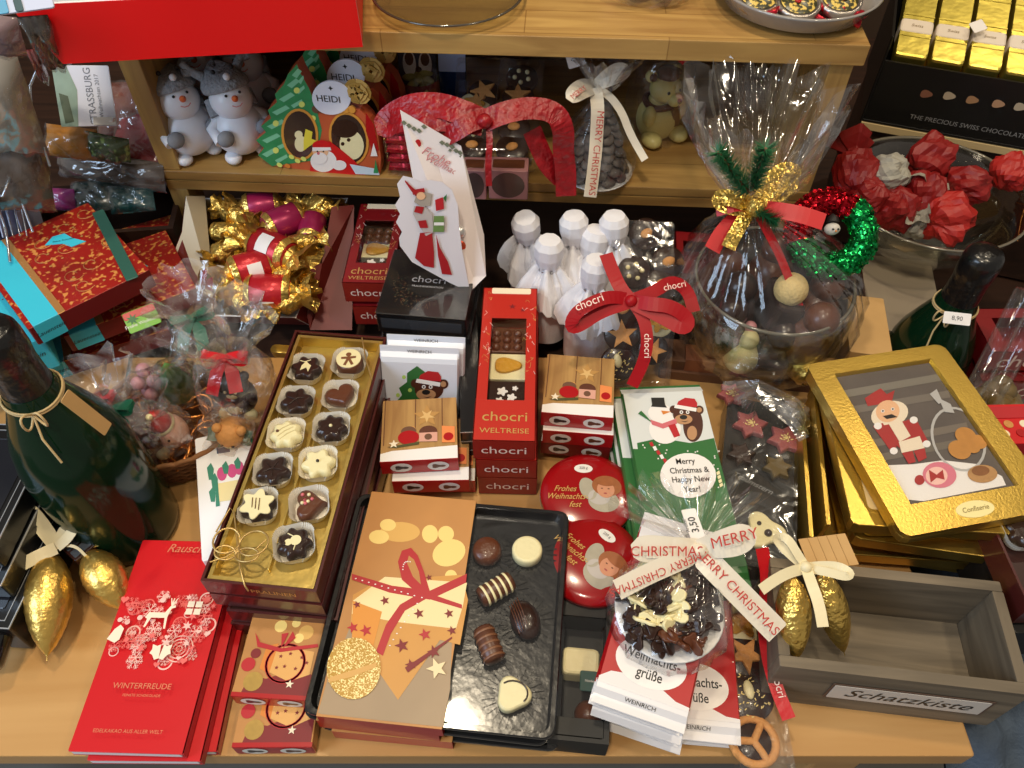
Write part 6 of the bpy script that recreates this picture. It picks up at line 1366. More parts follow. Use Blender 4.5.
for k, (dx, dy) in enumerate(((-.045, -.030), (-.010, -.040), (.030, -.034), (-.055, .010), (.0, .005), (.045, .005))):
    b = B(); b.lathe([(.018, 0), (.021, .003), (.021, .008), (.0185, .0095), (.018, .0085), (.0001, .008)], RM, T(0, 0, 0), 28); b.lathe([(.0165, .0088), (.012, .011), (.0001, .012)], speck('patterned_foil', '3a3a22', 'e0c060', 300, .55, .3), T(0, 0, 0), 20); b.box(.014, .006, .002, RED, T(0, 0, .0118) @ RZ(k))
    tag(b.obj('foil_sweet', None, t.matrix_world @ T(dx, dy, .014) @ RX(.25)), ['round foil sweet at the left front of the glass dish', 'round foil sweet at the front middle of the glass dish', 'round foil sweet at the right front of the glass dish', 'round foil sweet at the left side of the glass dish', 'round foil sweet in the middle of the glass dish', 'round foil sweet at the right side of the glass dish'][k], 'sweet', 'foil sweets in the dish')
b = B(); rnd = random.Random(5)
for k in range(16): b.prism(lobes(.011, .25, 5, 20), .004, RF, T(-.05+.1*rnd.random(), -.048+.05*rnd.random(), .008+.006*rnd.random()) @ RX(rnd.uniform(-.6, .6)) @ RY(rnd.uniform(-.6, .6)), .001, True)
tag(b.obj('red_tissue', None, t.matrix_world), 'crumpled red foil paper lining the glass dish', 'foil', kind='stuff')
# ------------------------------------------------------------------ open carton of gold and red wrapped sweets
WRR = mat('red_sweet_wrap', 'b8202a', .30, .3, bump=.3, bscale=150); WRP = mat('plum_sweet_wrap', 'a02050', .32, .3); CIN = mat('grey_board_inside', 'cfc4ae', .6); COUT = mat('maroon_board', '6e2018', .45)
fo = Fr([(205, 200), (338, 206), (302, 322), (212, 318)], .06, .06)
t = thing('sweets_carton', 'open maroon carton full of gold and red twist-wrapped sweets under the shelf', 'carton', T(0, 0, 0)); 
cs = [P(x, y, z) for x, y, z in ((204, 222, .0), (342, 222, .0), (310, 325, .0), (205, 322, .0))]; cs2 = [P(x, y, z) for x, y, z in ((202, 198, .070), (348, 198, .070), (296, 318, .026), (212, 316, .026))]
def wall(b, p, q, r_, s_, m1, m2, th=.0015):
    """board between four points (lower p,q; upper s,r) with a second colour on its inner face"""
    n_ = (q-p).cross(s_-p).normalized()*th; b.add([p, q, r_, s_], [(0, 1, 2, 3)], m1); b.add([p-n_, q-n_, r_-n_, s_-n_], [(3, 2, 1, 0)], m2); b.add([s_, r_, r_-n_, s_-n_], [(0, 1, 2, 3)], WHITE); b.add([p, s_, s_-n_, p-n_], [(0, 1, 2, 3)], WHITE); b.add([q, r_, r_-n_, q-n_], [(3, 2, 1, 0)], WHITE)
b = B(); wall(b, cs[3], cs[2], cs2[2], cs2[3], COUT, CIN); b.obj('front_wall', t)
b = B(); wall(b, cs[0], cs[3], cs2[3], cs2[0], COUT, CIN); b.obj('left_wall', t)
b = B(); wall(b, cs[2], cs[1], cs2[1], cs2[2], COUT, COUT); b.obj('right_wall', t)
b = B(); wall(b, cs[1], cs[0], cs2[0], cs2[1], COUT, CIN); b.obj('back_wall', t)
b = B(); b.add([c+Vector((0, 0, .001)) for c in cs], [(3, 2, 1, 0)], CIN); b.obj('bottom', t)
fl = [P(x, y, z) for x, y, z in ((196, 200, .085), (212, 316, .030), (170, 258, .070), (206, 200, .095))]
b = B(); b.add([P(205, 196, .082), P(214, 300, .034), P(190, 285, .050), P(172, 258, .062), P(182, 232, .078), P(186, 196, .100)], [(0, 1, 2, 3, 4, 5)], CIN)
b.add([v-Vector((.0012, 0, .0012)) for v in (P(205, 196, .082), P(214, 300, .034), P(190, 285, .050), P(172, 258, .062), P(182, 232, .078), P(186, 196, .100))], [(5, 4, 3, 2, 1, 0)], COUT); b.obj('left_flap', t)
b = B(); q4 = [P(172, 258, .062), P(190, 285, .050), P(214, 302, .034), P(214, 322, .0), P(168, 340, .0)]; b.add(q4, [(0, 1, 2, 3, 4)], mat('brown_board', '8a5640', .5)); b.add([v+Vector((.001, .002, 0)) for v in q4], [(4, 3, 2, 1, 0)], COUT); b.obj('outer_flap', t)
b = B(); q4 = [P(332, 208, .085), P(354, 206, .080), P(352, 330, .0), P(310, 330, .0), P(298, 275, .050), P(322, 264, .056)]; b.add(q4, [(5, 4, 3, 2, 1, 0)], COUT); b.add([v+Vector((-.0006, .002, .0)) for v in q4], [(0, 1, 2, 3, 4, 5)], COUT); b.obj('right_flap', t)
def sweet(m, band=WHITE, deco=True):
    b = B(); b.lathe([(.0100, -.017), (.0130, -.0135), (.0135, 0), (.0130, .0135), (.0100, .017)], m, RY(pi/2), 18); t_ = b
    for sg in (1, -1):
        rings = []
        for j, (r, z) in enumerate(((.0105, .0165), (.006, .020), (.0055, .022), (.012, .027), (.0165, .033))):
            n = 22; rings.append([(sg*(z+.0018*sin(5*2*pi*i/n+j)*(j > 2)), r*(1+(.22*sin(6*2*pi*i/n+j) if j > 1 else 0))*cos(2*pi*i/n), .75*r*(1+(.22*cos(7*2*pi*i/n) if j > 1 else 0))*sin(2*pi*i/n)) for i in range(n)])
        if sg < 0: rings = [r_[::-1] for r_ in rings]
        b.loft(rings, GOLDC, I4, True, False, False)
    for sg in (1, -1): b.lathe([(.0136, sg*.0120), (.0134, sg*.0135), (.0112, sg*.0168)], GOLDC, RY(pi/2), 18, False, False)
    if deco: b.loft([[(x, .0139*sin(a), .0139*cos(a)) for x in (-.005, .006)] for a in (-.7, -.35, 0, .35)], band, I4, True, False, False, False)
    return b
def sw_obj(m, band, M, deco=True):
    t = thing('wrapped_sweet', '', 'sweet', M, 'twist-wrapped sweets in the carton'); return t
S_ = [(272, 250, .066, -.5, WRR, 1.25, 'red sweet with white swirl lying on top in the middle'), (252, 268, .060, .4, WRR, 1.15, 'red sweet left of the white-swirl one'), (270, 292, .050, .1, WRR, 1.2, 'red striped sweet near the front edge'), (284, 222, .072, .7, WRP, 1.1, 'plum sweet towards the back'),
      (312, 228, .068, 1.5, WRP, .9, 'small plum sweet at the right'), (262, 206, .070, .2, WRP, 1.0, 'plum sweet at the back rim'), (246, 228, .066, 1.2, GOLDC, 1.0, 'gold sweet at the left back'), (228, 250, .056, .9, GOLDC, .95, 'gold sweet by the left flap'), (220, 280, .044, -.3, WRR, .95, 'red and gold sweet in the left front corner'),
      (296, 262, .060, -1.2, GOLDC, .95, 'gold sweet right of the middle'), (236, 215, .068, -.6, GOLDC, .9, 'gold sweet in the left back corner'), (318, 206, .072, -.3, GOLDC, .95, 'gold sweet in the right back corner'), (292, 300, .044, 1.0, GOLDC, .9, 'gold sweet in the right front corner'),
      (240, 298, .042, -.9, GOLDC, .9, 'gold sweet at the front left'), (302, 244, .064, .3, GOLDC, .9, 'gold sweet against the right wall'), (256, 240, .060, -1.1, GOLDC, .85, 'gold sweet beneath the white-swirl one'), (225, 232, .060, .1, GOLDC, .85, 'gold sweet on the left wall'), (272, 225, .062, 1.7, GOLDC, .8, 'gold sweet between the plum ones'), (284, 276, .052, -.5, GOLDC, .9, 'gold sweet before the middle')]
protos = {}
for i, (x, y, z, a, m, sc_, lb) in enumerate(S_):
    M = T(*P(x, y, z)) @ RZ(a) @ RX(.3+i*.7) @ RY(.15*sin(i*2.)) @ S(sc_*(1.22 if m is not GOLDC else 1.0))
    if m.name not in protos: protos[m.name] = sweet(m, WHITE, m is WRR)
    if isinstance(protos[m.name], B): o = protos[m.name].obj('wrapped_sweet', None, M); protos[m.name] = o
    else: o = protos[m.name].copy(); COL.objects.link(o); o.matrix_world = M
    tag(o, lb+' of the carton', 'sweet', 'twist-wrapped sweets in the carton')
b = B(); b.box(.105, .115, .024, GOLDC, T(*P(262, 262, .010)) @ RZ(0), .01, .004); tag(b.obj('loose_sweets'), 'deeper layer of gold wrapped sweets filling the carton', 'sweets', kind='stuff')

# ------------------------------------------------------------------ black boxes with spray print
fbk = Fr([(392, 250), (480, 254), (464, 322), (378, 311)], .096, .026); SPR = speck('star_spray_print', '1e2126', 'a08a68', 420, .60, .4)
def black_box(M, label, full):
    t = thing('black_chocolate_box', label, 'chocolate box', M, 'black boxes under the shelf'); w, d, h = fbk.w, fbk.d, .026
    b = B(); b.box(w, d, h, BLACK); b.box(w*.9, .0004, h*.5, mat('dark_grey_line', '3c4046', .4), T(0, -d/2-.0003, h*.25))
    if full:
        rnd = random.Random(2)
        for i in range(420):
            a = rnd.uniform(0, 6.28); q = rnd.uniform(.55, 1.0)+rnd.uniform(-.1, .05); x, y = w*.42*q*cos(a), d*.40*q*sin(a); l = rnd.uniform(.001, .003)
            b.add([(x, y, h+.0002), (x+l*cos(a)+.0002, y+l*sin(a), h+.0002), (x+l*cos(a)-.0002, y+l*sin(a)+.0003, h+.0002)], [(0, 1, 2)], [mat('spray_tan', '8a7050', .5), mat('spray_red', '7a2c24', .5), mat('spray_green', '4c6a5c', .5)][i % 3 if rnd.random() < .5 else 0])
        b.poly([(p[0], p[1]) for p in circ(w*.24, 30, d*.20)], h+.0003, BLACKM); b.text('chocri', .013, mat('light_grey_print', 'b4b4b8', .5), T(0, .004, 0), h+.0005, sx=1.1); b.text('PRALINENKREATION', .0034, mat('light_grey_print'), T(0, -.006, 0), h+.0005)
    b.obj('carton', t)
    q = B(); q.box(w+.0016, d+.0016, h+.001, WINDOW, T(0, 0, -.0003), .002, .001); q.obj('film', t); return t
for k in range(3): black_box(fbk.M @ T(.003*(3-k)*(-1)**k, .001*(3-k), -.0285*(3-k)+.002*(k == 0)), ['lowest black chocolate box under the shelf', 'second black chocolate box from below', 'black chocolate box directly under the spray-printed one'][k], False)
black_box(fbk.M, 'black chocolate box with fine star spray print, on top under the Christmas card', True)
f = Fr([(462, 300), (482, 298), (474, 432), (458, 432)], .060, .058); 
for k in range(4): b = B(); b.box(f.w, f.d, .014, BLACK); b.box(f.w+.0004, .0004, .0008, SILVER, T(0, -f.d/2, .013)); tag(b.obj('black_chocolate_box', None, f.M @ T(0, 0, .0146*k)), 'narrow black box beside the red centre stack, '+['lowest', 'second from below', 'third from below', 'topmost'][k], 'chocolate box', 'narrow black boxes')

# ------------------------------------------------------------------ Christmas card with Santa, folded like a house
CW = mat('pinkish_card', 'e6dcda', .45, coat=.15)
ya = .640
t = thing('christmas_card', 'folded white Christmas card with a Santa, standing on the black boxes', 'card', T(*P(440, 268, .100)))
def on(y, pts): return [PY(x, y_, y) for x, y_ in pts]
def sheet(b, pts, m, off): b.add(pts, [tuple(range(len(pts)))], m); b.add([p+off for p in pts], [tuple(range(len(pts)))[::-1]], CW)
bp = [PY(x, y_, yy) for x, y_, yy in ((400, 110, .655), (461, 146, .650), (484, 235, .625), (486, 276, .600), (470, 292, .590), (452, 278, .600), (430, 250, .615), (415, 190, .635))]
b = B(); sheet(b, bp, CW, Vector((0, .001, -.0004)))
def Fb(pts, o=-.0008): 
    a, c, e = bp[0], bp[1], bp[6]; n_ = (c-a).cross(e-a).normalized(); r_ = []
    if n_.y > 0: n_ = -n_
    for x, y in pts: d = ray(x, y); o_ = Vector((0, 0, CH)); r_.append(o_+d*((a-o_).dot(n_)/d.dot(n_))+n_*.0008)
    return r_
def pf(F, pts, m): v = F(pts); b.add(v, [tuple(range(len(v)))], m)
for x, y in ((404, 122), (409, 125), (414, 128), (419, 130), (424, 126), (442, 142), (447, 144), (452, 146), (456, 150), (460, 152), (462, 156)): pf(Fb, [(x-3, y), (x, y-2), (x+3, y+1), (x, y+3)], mat('grey_green_print', '6c705c', .5))
pf(Fb, [(418+3.2*cos(k*.6), 143+4*sin(k*.6)) for k in range(10)], RED)
for s_, x, y, q in (('Frohe', 436, 156, .012), ('Weihnacht', 444, 166, .009)):
    p = Fb([(x, y)])[0]; p2 = Fb([(x+10, y+5)])[0]; d_ = (p2-p).normalized(); up = (Fb([(x, y-8)])[0]-p); up = (up-d_*up.dot(d_)).normalized(); n_ = d_.cross(up)
    b.text(s_, q, mat('rose_ink', 'c88080', .5), Matrix(((d_.x, up.x, n_.x, p.x), (d_.y, up.y, n_.y, p.y), (d_.z, up.z, n_.z, p.z), (0, 0, 0, 1))), .0004, shear=.3)
for x, y in ((450, 150), (430, 180), (455, 185), (447, 196)): pf(Fb, [(x+p[0]*2.5, y+p[1]*2.5) for p in star(1)], mat('grey_green_print'))
part_of(t, b, 'back_panel')
out = [(397, 184), (403, 176), (412, 178), (420, 182), (430, 180), (442, 182), (452, 190), (458, 206), (459, 225), (462, 250), (470, 292), (450, 283), (430, 272), (412, 262), (400, 246), (399, 238), (402, 232), (396, 222), (400, 214), (395, 205), (400, 197)]
fp_ = [PY(x, y, .612-.022*(y-176)/116) for x, y in out]
b = B(); sheet(b, fp_, mat('card_front_white', 'e2dce0', .45, coat=.15), Vector((0, .001, -.0004)))
def Ff(pts): return [PY(x, y, .612-.022*(y-176)/116-.0012) for x, y in pts]
def Fg(pts): return [PY(x, y, .612-.022*(y-176)/116-.0020) for x, y in pts]
SR = mat('santa_red_print', 'a81820', .45)
for p_, m, F in (([(405, 182), (412, 192), (418, 199), (420, 194), (411, 186), (405, 180)], SR, Ff), ([(416, 196), (424, 192), (432, 194), (430, 206), (420, 206), (414, 202)], mat('beard_print', 'a89c8e', .5), Ff), ([(414, 206), (424, 206), (432, 214), (434, 232), (426, 236), (418, 224), (413, 214)], mat('coat_white_print', 'bdb2ae', .5), Ff),
    ([(421+4.5*cos(k*.5), 196+4*sin(k*.5)) for k in range(12)], SKIN, Fg), ([(412, 190), (424, 188), (425, 192), (413, 195)], SR, Fg), ([(416, 206), (424, 207), (422, 214), (414, 212)], SR, Fg), ([(418, 221), (426, 220), (428, 228), (420, 228)], SR, Fg), ([(420, 233), (432, 232), (434, 252), (434, 268), (424, 266), (415, 258)], SR, Ff), ([(436, 234), (440, 248), (448, 262), (452, 275), (442, 274), (438, 256)], SR, Ff),
    ([(434, 216), (444, 216), (444, 232), (433, 232)], mat('present_green_print', '6c8a4c', .5), Fg), ([(435, 200), (443, 197), (444, 209), (436, 211)], mat('crimson_print'), Fg), ([(443, 198), (447, 194), (446, 202)], GREEN, Fg), ([(434, 222), (444, 222), (444, 225), (434, 225)], WHITE, lambda q: [v+Vector((0, -.0006, 0)) for v in Fg(q)])): pf(F, p_, m)
part_of(t, b, 'front_panel', 'white front with printed Santa')
b = B(); 
for (x, y, r, m) in ((460, 232, .006, SILVER), (461, 244, .008, mat('orange_foil', 'c85030', .3, .5)), (463, 258, .011, mat('red_jelly', 'b8403c', .3, coat=.4)), (462, 268, .009, mat('red_jelly'))): b.ball(r, m, T(*PY(x, y, .618)), 14, 8)
part_of(t, b, 'sweets_behind_panel', 'red and orange sweets')

# ------------------------------------------------------------------ bottles twisted in white paper
WP = mat('tissue_white', 'e2e0e4', .7, bump=.3, bscale=90); 
def paper_bottle(px, py, z, label, lean=(0, 0), sc_=1., seed=0):
    rnd = random.Random(seed); b = B(); n = 48; rings = []
    prof = [(.026, 0, 0), (.027, .03, .01), (.026, .055, .02), (.019, .075, .05), (.010, .088, .10), (.0125, .094, .02), (.0150, .104, .01), (.0150, .116, .01), (.011, .123, .01), (.0005, .124, 0)]
    for j, (r, zz, am) in enumerate(prof): rings.append([(r*(1+am*2*sin(9*2*pi*i/n+seed)+.02*sin(7*i))*cos(2*pi*i/n), r*(1+am*2*sin(9*2*pi*i/n+seed))*sin(2*pi*i/n), zz) for i in range(n)])
    b.loft(rings, WP, I4, False)
    sk = []   # pinked collar falling from the tie
    for j, (r, zz, am) in enumerate(((.0095, .090, .1), (.016, .083, .14), (.026, .068, .16), (.033, .050, .18))):
        sk.append([(r*(1+am*sin(5*2*pi*i/n+seed))*cos(2*pi*i/n), r*(1+am*sin(5*2*pi*i/n+seed))*sin(2*pi*i/n), zz+.006*sin(5*2*pi*i/n+1+seed)+(.0018*(-1)**i if j == 3 else 0)) for i in range(n)])
    b.loft(sk, WP, I4, False, False, False)
    M = T(*P(px, py, z)) @ RZ(rnd.uniform(0, 6)) @ RX(lean[0]) @ RY(lean[1]) @ T(0, 0, -.11) @ S(sc_, sc_, 1)
    t_ = B(); t_.lathe([(.0108, .0865), (.0118, .0880), (.0108, .0895)], mat('silver_thread', 'c0c0c0', .3, .9), n=24, cap0=False, cap1=False)
    tb_ = thing('paper_wrapped_bottle', label, 'bottle', M, 'bottles wrapped in white paper'); b.obj('paper', tb_); t_.obj('tie', tb_); return tb_
for i, a in enumerate(((526, 226, .120, 'white paper-wrapped bottle at the left of its group', (.15, .1)), (574, 226, .125, 'white paper-wrapped bottle at the back in the middle of its group', (-.1, 0)), (614, 226, .130, 'white paper-wrapped bottle at the back right of its group', (0, -.1)), (595, 240, .115, 'white paper-wrapped bottle with collar spread, between the back ones', (.1, .15)), (549, 250, .118, 'white paper-wrapped bottle in the middle, before the left ones', (0, .05)), (596, 270, .125, 'white paper-wrapped bottle nearest, behind the red lettered ribbon', (.05, -.05)))):
    paper_bottle(a[0], a[1], a[2]-.004, a[3], a[4], 1.0, i)

# ------------------------------------------------------------------ clear columns behind the plank boxes, lettered ribbon
f = Fr([(606, 296), (648, 296), (640, 392), (597, 390)], [.105, .105, .030, .030], .028)
clear_column(f, .028, 'clear box of topped chocolates standing behind the plank-print boxes', ['nut', 'star', 'speck'], [(624, 308), (622, 334), (618, 364)], 'clear boxes behind the plank boxes', ['nut-topped chocolate at the upper end of the standing clear box', 'chocolate with large biscuit star in the standing clear box', 'sprinkled chocolate in the standing clear box'], .0185)
f = Fr([(646, 300), (680, 300), (668, 388), (634, 388)], [.100, .100, .030, .030], .026)
clear_column(f, .026, 'clear box of chocolates right of the star-topped standing one', ['gold', 'star'], [(659, 322), (653, 350)], 'clear boxes behind the plank boxes', ['pale chocolate in the right standing clear box', 'star-topped chocolate in the right standing clear box'], .016)
f = Fr([(616, 222), (676, 218), (674, 298), (606, 298)], [.13, .13, .085, .085], .024)
clear_column(f, .024, 'clear box with big round chocolates just under the shelf', ['nut', 'nut', 'dots', 'nut'], [(646, 234), (668, 262), (634, 272), (662, 284)], 'clear boxes under the shelf', ['round chocolate with a nut nearest the shelf edge', 'round chocolate right of the white-dotted one', 'round chocolate with five white dots', 'round chocolate below right of the white-dotted one'], .0175)
t = thing('lettered_ribbon', 'shiny red lettered ribbon bow before the paper-wrapped bottles', 'bow', T(*P(631, 302, .13))); RRB = mat('glossy_red_ribbon', 'a00a16', .42, spec=.3)
for nm_, pts, wd, tx in (('ribbon_loop', [(631, 300, .130), (612, 296, .138), (592, 302, .138), (574, 314, .130), (570, 328, .120), (580, 326, .118), (600, 312, .125), (630, 302, .131)], .012, [('chocri', (575, 308, .140), (603, 297, .145), .011)]),
    ('ribbon_loop', [(632, 301, .130), (650, 304, .135), (672, 306, .135), (690, 320, .125), (684, 330, .120), (664, 318, .125), (633, 303, .131)], .013, []),
    ('ribbon_tail', [(630, 300, .132), (620, 288, .138), (612, 270, .142), (606, 254, .146)], .013, []), ('ribbon_tail', [(632, 300, .131), (654, 292, .135), (672, 280, .138), (688, 290, .13), (694, 312, .118)], .012, [('chocri', (664, 288, .140), (684, 284, .140), .009)]),
    ('ribbon_tail', [(633, 302, .130), (644, 318, .122), (648, 340, .110), (644, 362, .095), (632, 386, .075)], .0115, [('chocri', (647, 330, .120), (647, 362, .102), .009)])):
    b = B(); path_ribbon(b, pts, wd, RRB)
    for tx_, a, c_, s_ in tx: ribbon_text(b, tx_, a, c_, s_, mat('pinkish_white_print'), .0018)
    part_of(t, b, nm_)
b = B(); b.ball(.006, RRB, T(*P(631, 301, .132))); part_of(t, b, 'knot')
# wooden blocks and slats between basket and bars
for (q_, z, h, m, lb) in (([(664, 338), (686, 340), (686, 362), (664, 360)], .025, .025, BROWN, 'small brown wooden block behind the green bars'), ([(686, 344), (716, 346), (716, 362), (686, 360)], .030, .03, mat('terracotta_block', '8a5030', .6), 'terracotta-brown wooden block left of the clear basket'), ([(660, 366), (830, 376), (830, 384), (660, 374)], .012, .012, BROWN, 'thin brown wooden slat lying at the back edge of the table')):
    f = Fr(q_, z, h); b = B(); b.box(f.w, f.d, h, m); tag(b.obj('wooden_block', None, f.M), lb, 'block')

# ------------------------------------------------------------------ gift bowl wrapped in clear film
gc = Vector((.262, .588, .0)); gz = .012
t = thing('glass_bowl', 'round clear glass bowl with chocolates, wrapped as a gift', 'bowl', T(gc.x, gc.y, gz))
b = B(); pr = [(.0001, .002), (.040, .002), (.046, .0), (.060, .012), (.078, .034), (.086, .060), (.084, .084), (.078, .098)]
b.lathe(pr+[(.0765, .0985), (.0755, .097), (.081, .084), (.083, .060), (.075, .036), (.057, .015), (.0001, .006)], GLASS, n=64); b.obj('bowl', t)
b = B(); b.lathe([(.0775, .096), (.0792, .0985), (.0775, .101), (.0755, .0985), (.0775, .096)], mat('glass_rim', '6e685a', .12, spec=.8, coat=.6), n=64, cap0=False, cap1=False); b.obj('rim', t)
rnd = random.Random(17)
Lp = [('dark chocolate block standing in the clear bowl', 'bar', DCHOC, (.0, -.025, .05), 1), ('dark chocolate figure at the left of the clear bowl', 'fig', DCHOC, (-.040, -.015, .045), 0), ('brown chocolate figure at the back of the clear bowl', 'fig', CHOC, (.01, .035, .05), 0), ('pale round truffle on top in the clear bowl', 'ball', mat('cocos_truffle', 'd2b87c', .7, bump=.5, bscale=300), (.006, -.030, .098), 0), ('white and red marzipan figure low in the clear bowl', 'wf', WCHOC, (-.030, -.052, .026), 0), ('gold foil sweet low at the right of the clear bowl', 'gold', GOLDC, (.028, -.055, .022), 0), ('brown chocolate shell at the right of the clear bowl', 'fig', CHOC, (.045, -.010, .045), 0)]
Lp += [('dark chocolate piece at the %s of the clear bowl' % q_, 'fig', m_, p_, 0) for q_, m_, p_ in (('near left wall', DCHOC, (-.050, -.030, .040)), ('far left wall', CHOC, (-.042, .030, .045)), ('bottom middle', DCHOC, (.0, -.045, .018)), ('far right wall', DCHOC, (.045, .030, .045)), ('near right wall', CHOC, (.030, -.048, .045)), ('right side, half way up,', DCHOC, (.058, .0, .040)))]
for lb, k, m, (x, y, z), r_ in Lp:
    b = B()
    if k == 'bar': b.box(.036, .022, .060, m, T(0, 0, -.03) , .004, .003); b.box(.030, .0008, .05, mat('smooth_dark_choc', '1c100c', .2, coat=.6), T(0, -.0115, -.025))
    elif k == 'fig': b.ball(.020, m, I4, 18, 12, sz=1.3); b.ball(.013, m, T(0, 0, .028), 16, 10)
    elif k == 'ball': b.ball(.0125, m, I4, 18, 12)
    elif k == 'wf': b.ball(.014, m, I4, 16, 10); b.ball(.008, m, T(0, 0, .017)); b.ball(.005, mat('santa_red_candy'), T(.0, -.012, .003)); b.ball(.005, mat('rose_candy'), T(.004, -.003, .025))
    else: b.V = sweet(GOLDC, WHITE, False).V; s0 = sweet(GOLDC, WHITE, False); b = s0
    tag(b.obj('chocolate_piece', None, T(gc.x+x, gc.y+y, gz+z+.014) @ RZ(rnd.uniform(0, 3)) @ RX(.2) @ S(1.3)), lb, 'chocolate')
b = B(); wrap(b, [(.050, -.008, 0, 0, .02), (.082, .020, 0, 0, .03), (.093, .050, 0, 0, .03), (.094, .085, -.002, 0, .04), (.084, .115, -.008, 0, .06), (.055, .145, -.022, .004, .10), (.026, .165, -.034, .008, .1), (.014, .180, -.039, .010, .08), (.026, .195, -.040, .018, .2), (.044, .215, -.040, .034, .2), (.060, .240, -.040, .052, .2), (.068, .262, -.038, .064, .2)], CELLOS, 90, .06, 41, cap0=False, fold=13)
tag(b.obj('film_wrap', None, T(gc.x, gc.y, gz)), 'large crinkled clear film gathered above the gift bowl', 'film')
K = Vector(P(752, 206, .200)); t = thing('gift_bow', 'gold and red bow with fir garland on the wrapped gift bowl', 'bow', T(*K)); GM = glitter('gold_lame', 'e0bc60', .3, 700); RS = mat('red_grosgrain', 'c0141c', .45)
kz = .200
for nm_, pts, wd, m in (('gold_loop', [(754, 206, kz), (738, 200, kz+.012), (722, 196, kz+.014), (718, 202, kz+.008), (734, 208, kz+.004), (753, 208, kz)], .015, GM), ('gold_loop', [(754, 204, kz), (770, 192, kz+.012), (786, 180, kz+.018), (794, 182, kz+.016), (780, 194, kz+.008), (756, 207, kz+.001)], .014, GM),
    ('gold_tail', [(752, 208, kz), (742, 222, kz-.004), (734, 236, kz-.012), (728, 248, kz-.02)], .013, GM), ('gold_loop', [(757, 204, kz+.004), (768, 178, kz+.02), (784, 166, kz+.03), (798, 170, kz+.028), (792, 178, kz+.02), (760, 205, kz+.006)], .010, GM),
    ('red_tail', [(752, 208, kz-.002), (736, 218, kz-.008), (722, 232, kz-.016), (712, 250, kz-.026)], .015, RS), ('red_tail', [(756, 208, kz+.001), (776, 210, kz+.006), (800, 214, kz+.008), (824, 222, kz+.004)], .015, RS), ('red_tail', [(752, 206, kz), (738, 204, kz+.008), (724, 208, kz+.004), (716, 210, kz)], .012, RS),
    ('red_tail', [(756, 210, kz), (770, 236, kz-.020), (782, 260, kz-.045), (800, 308, kz-.090)], .008, RS)):
    b = B(); path_ribbon(b, pts, wd, m); part_of(t, b, nm_)
b = B(); b.ball(.009, GM, T(*P(755, 207, kz+.006))); part_of(t, b, 'knot')
FN = mat('fir_needle_green', '1c5a34', .5)
for x0, y0, x1, y1, za, zb in ((748, 192, 718, 152, .222, .272), (752, 190, 766, 148, .222, .274), (752, 208, 775, 222, .206, .200)):
    b = B(); a, c = P(x0, y0, za), P(x1, y1, zb); rnd = random.Random(x1)
    b.tube([a.lerp(c, i/6) for i in range(7)], .0014, BROWN, n=6); d_ = (c-a).normalized()
    for i in range(420):
        s_ = rnd.random(); p = a.lerp(c, s_); v = Vector((rnd.gauss(0, 1), rnd.gauss(0, 1), rnd.gauss(0, 1))); v = (v-d_*v.dot(d_)).normalized()+d_*.5; l = rnd.uniform(.009, .015)
        sd = v.cross(d_).normalized()*.0008; b.add([p-sd, p+sd, p+v.normalized()*l], [(0, 1, 2)], FN)
    part_of(t, b, 'fir_sprig')

# ------------------------------------------------------------------ sequin wreath
WG = glitter('green_sequins', '149048', .25, 420); WRD = glitter('red_sequins', 'b01020', .25, 420)
wf = Fr([(790, 196), (873, 196), (873, 272), (790, 272)], [.175, .175, .130, .130]); t = thing('glitter_wreath', 'sparkling green and red sequin wreath leaning beside the gift bowl', 'wreath', wf.M)
R1 = .0320
for nm_, a0, a1, m in (('green_garland', -2.9, .95, WG), ('red_garland', .95, 3.38, WRD)):
    b = B(); rnd = random.Random(4)
    path = [(R1*cos(a0+(a1-a0)*i/40), R1*sin(a0+(a1-a0)*i/40), 0) for i in range(41)]; b.tube(path, .0125, m, n=14)
    for i in range(380):
        a = rnd.uniform(a0, a1); p_ = rnd.uniform(0, 6.28); r = .0127; c = Vector(((R1+r*cos(p_))*cos(a), (R1+r*cos(p_))*sin(a), r*sin(p_))); b.prism(circ(.0022, 6), .0002, m, T(*c) @ RZ(a) @ RY(p_+rnd.uniform(-.7, .7)) @ RX(rnd.uniform(-.6, .6)))
    b.obj(nm_, t)
b = B(); b.ball(.0075, mat('felt_white', 'd8d4cc', .8), T(-.001, .004, .004), sy=.8); b.lathe([(.006, 0), (.005, .005), (.0001, .009)], INK, T(-.001, .010, .006) @ RX(-pi/2), 14); b.ball(.001, INK, T(-.003, .002, .0115)); b.ball(.001, INK, T(.002, .002, .0115)); b.ball(.001, mat('orange_print'), T(-.0005, .0, .012)); b.obj('felt_snowman', t, label='small white snowman head')
b = B(); b.box(.040, .014, .0006, mat('beige_tag', 'b8a88c', .6), T(.002, -.030, -.011)); b.obj('paper_tag', t)

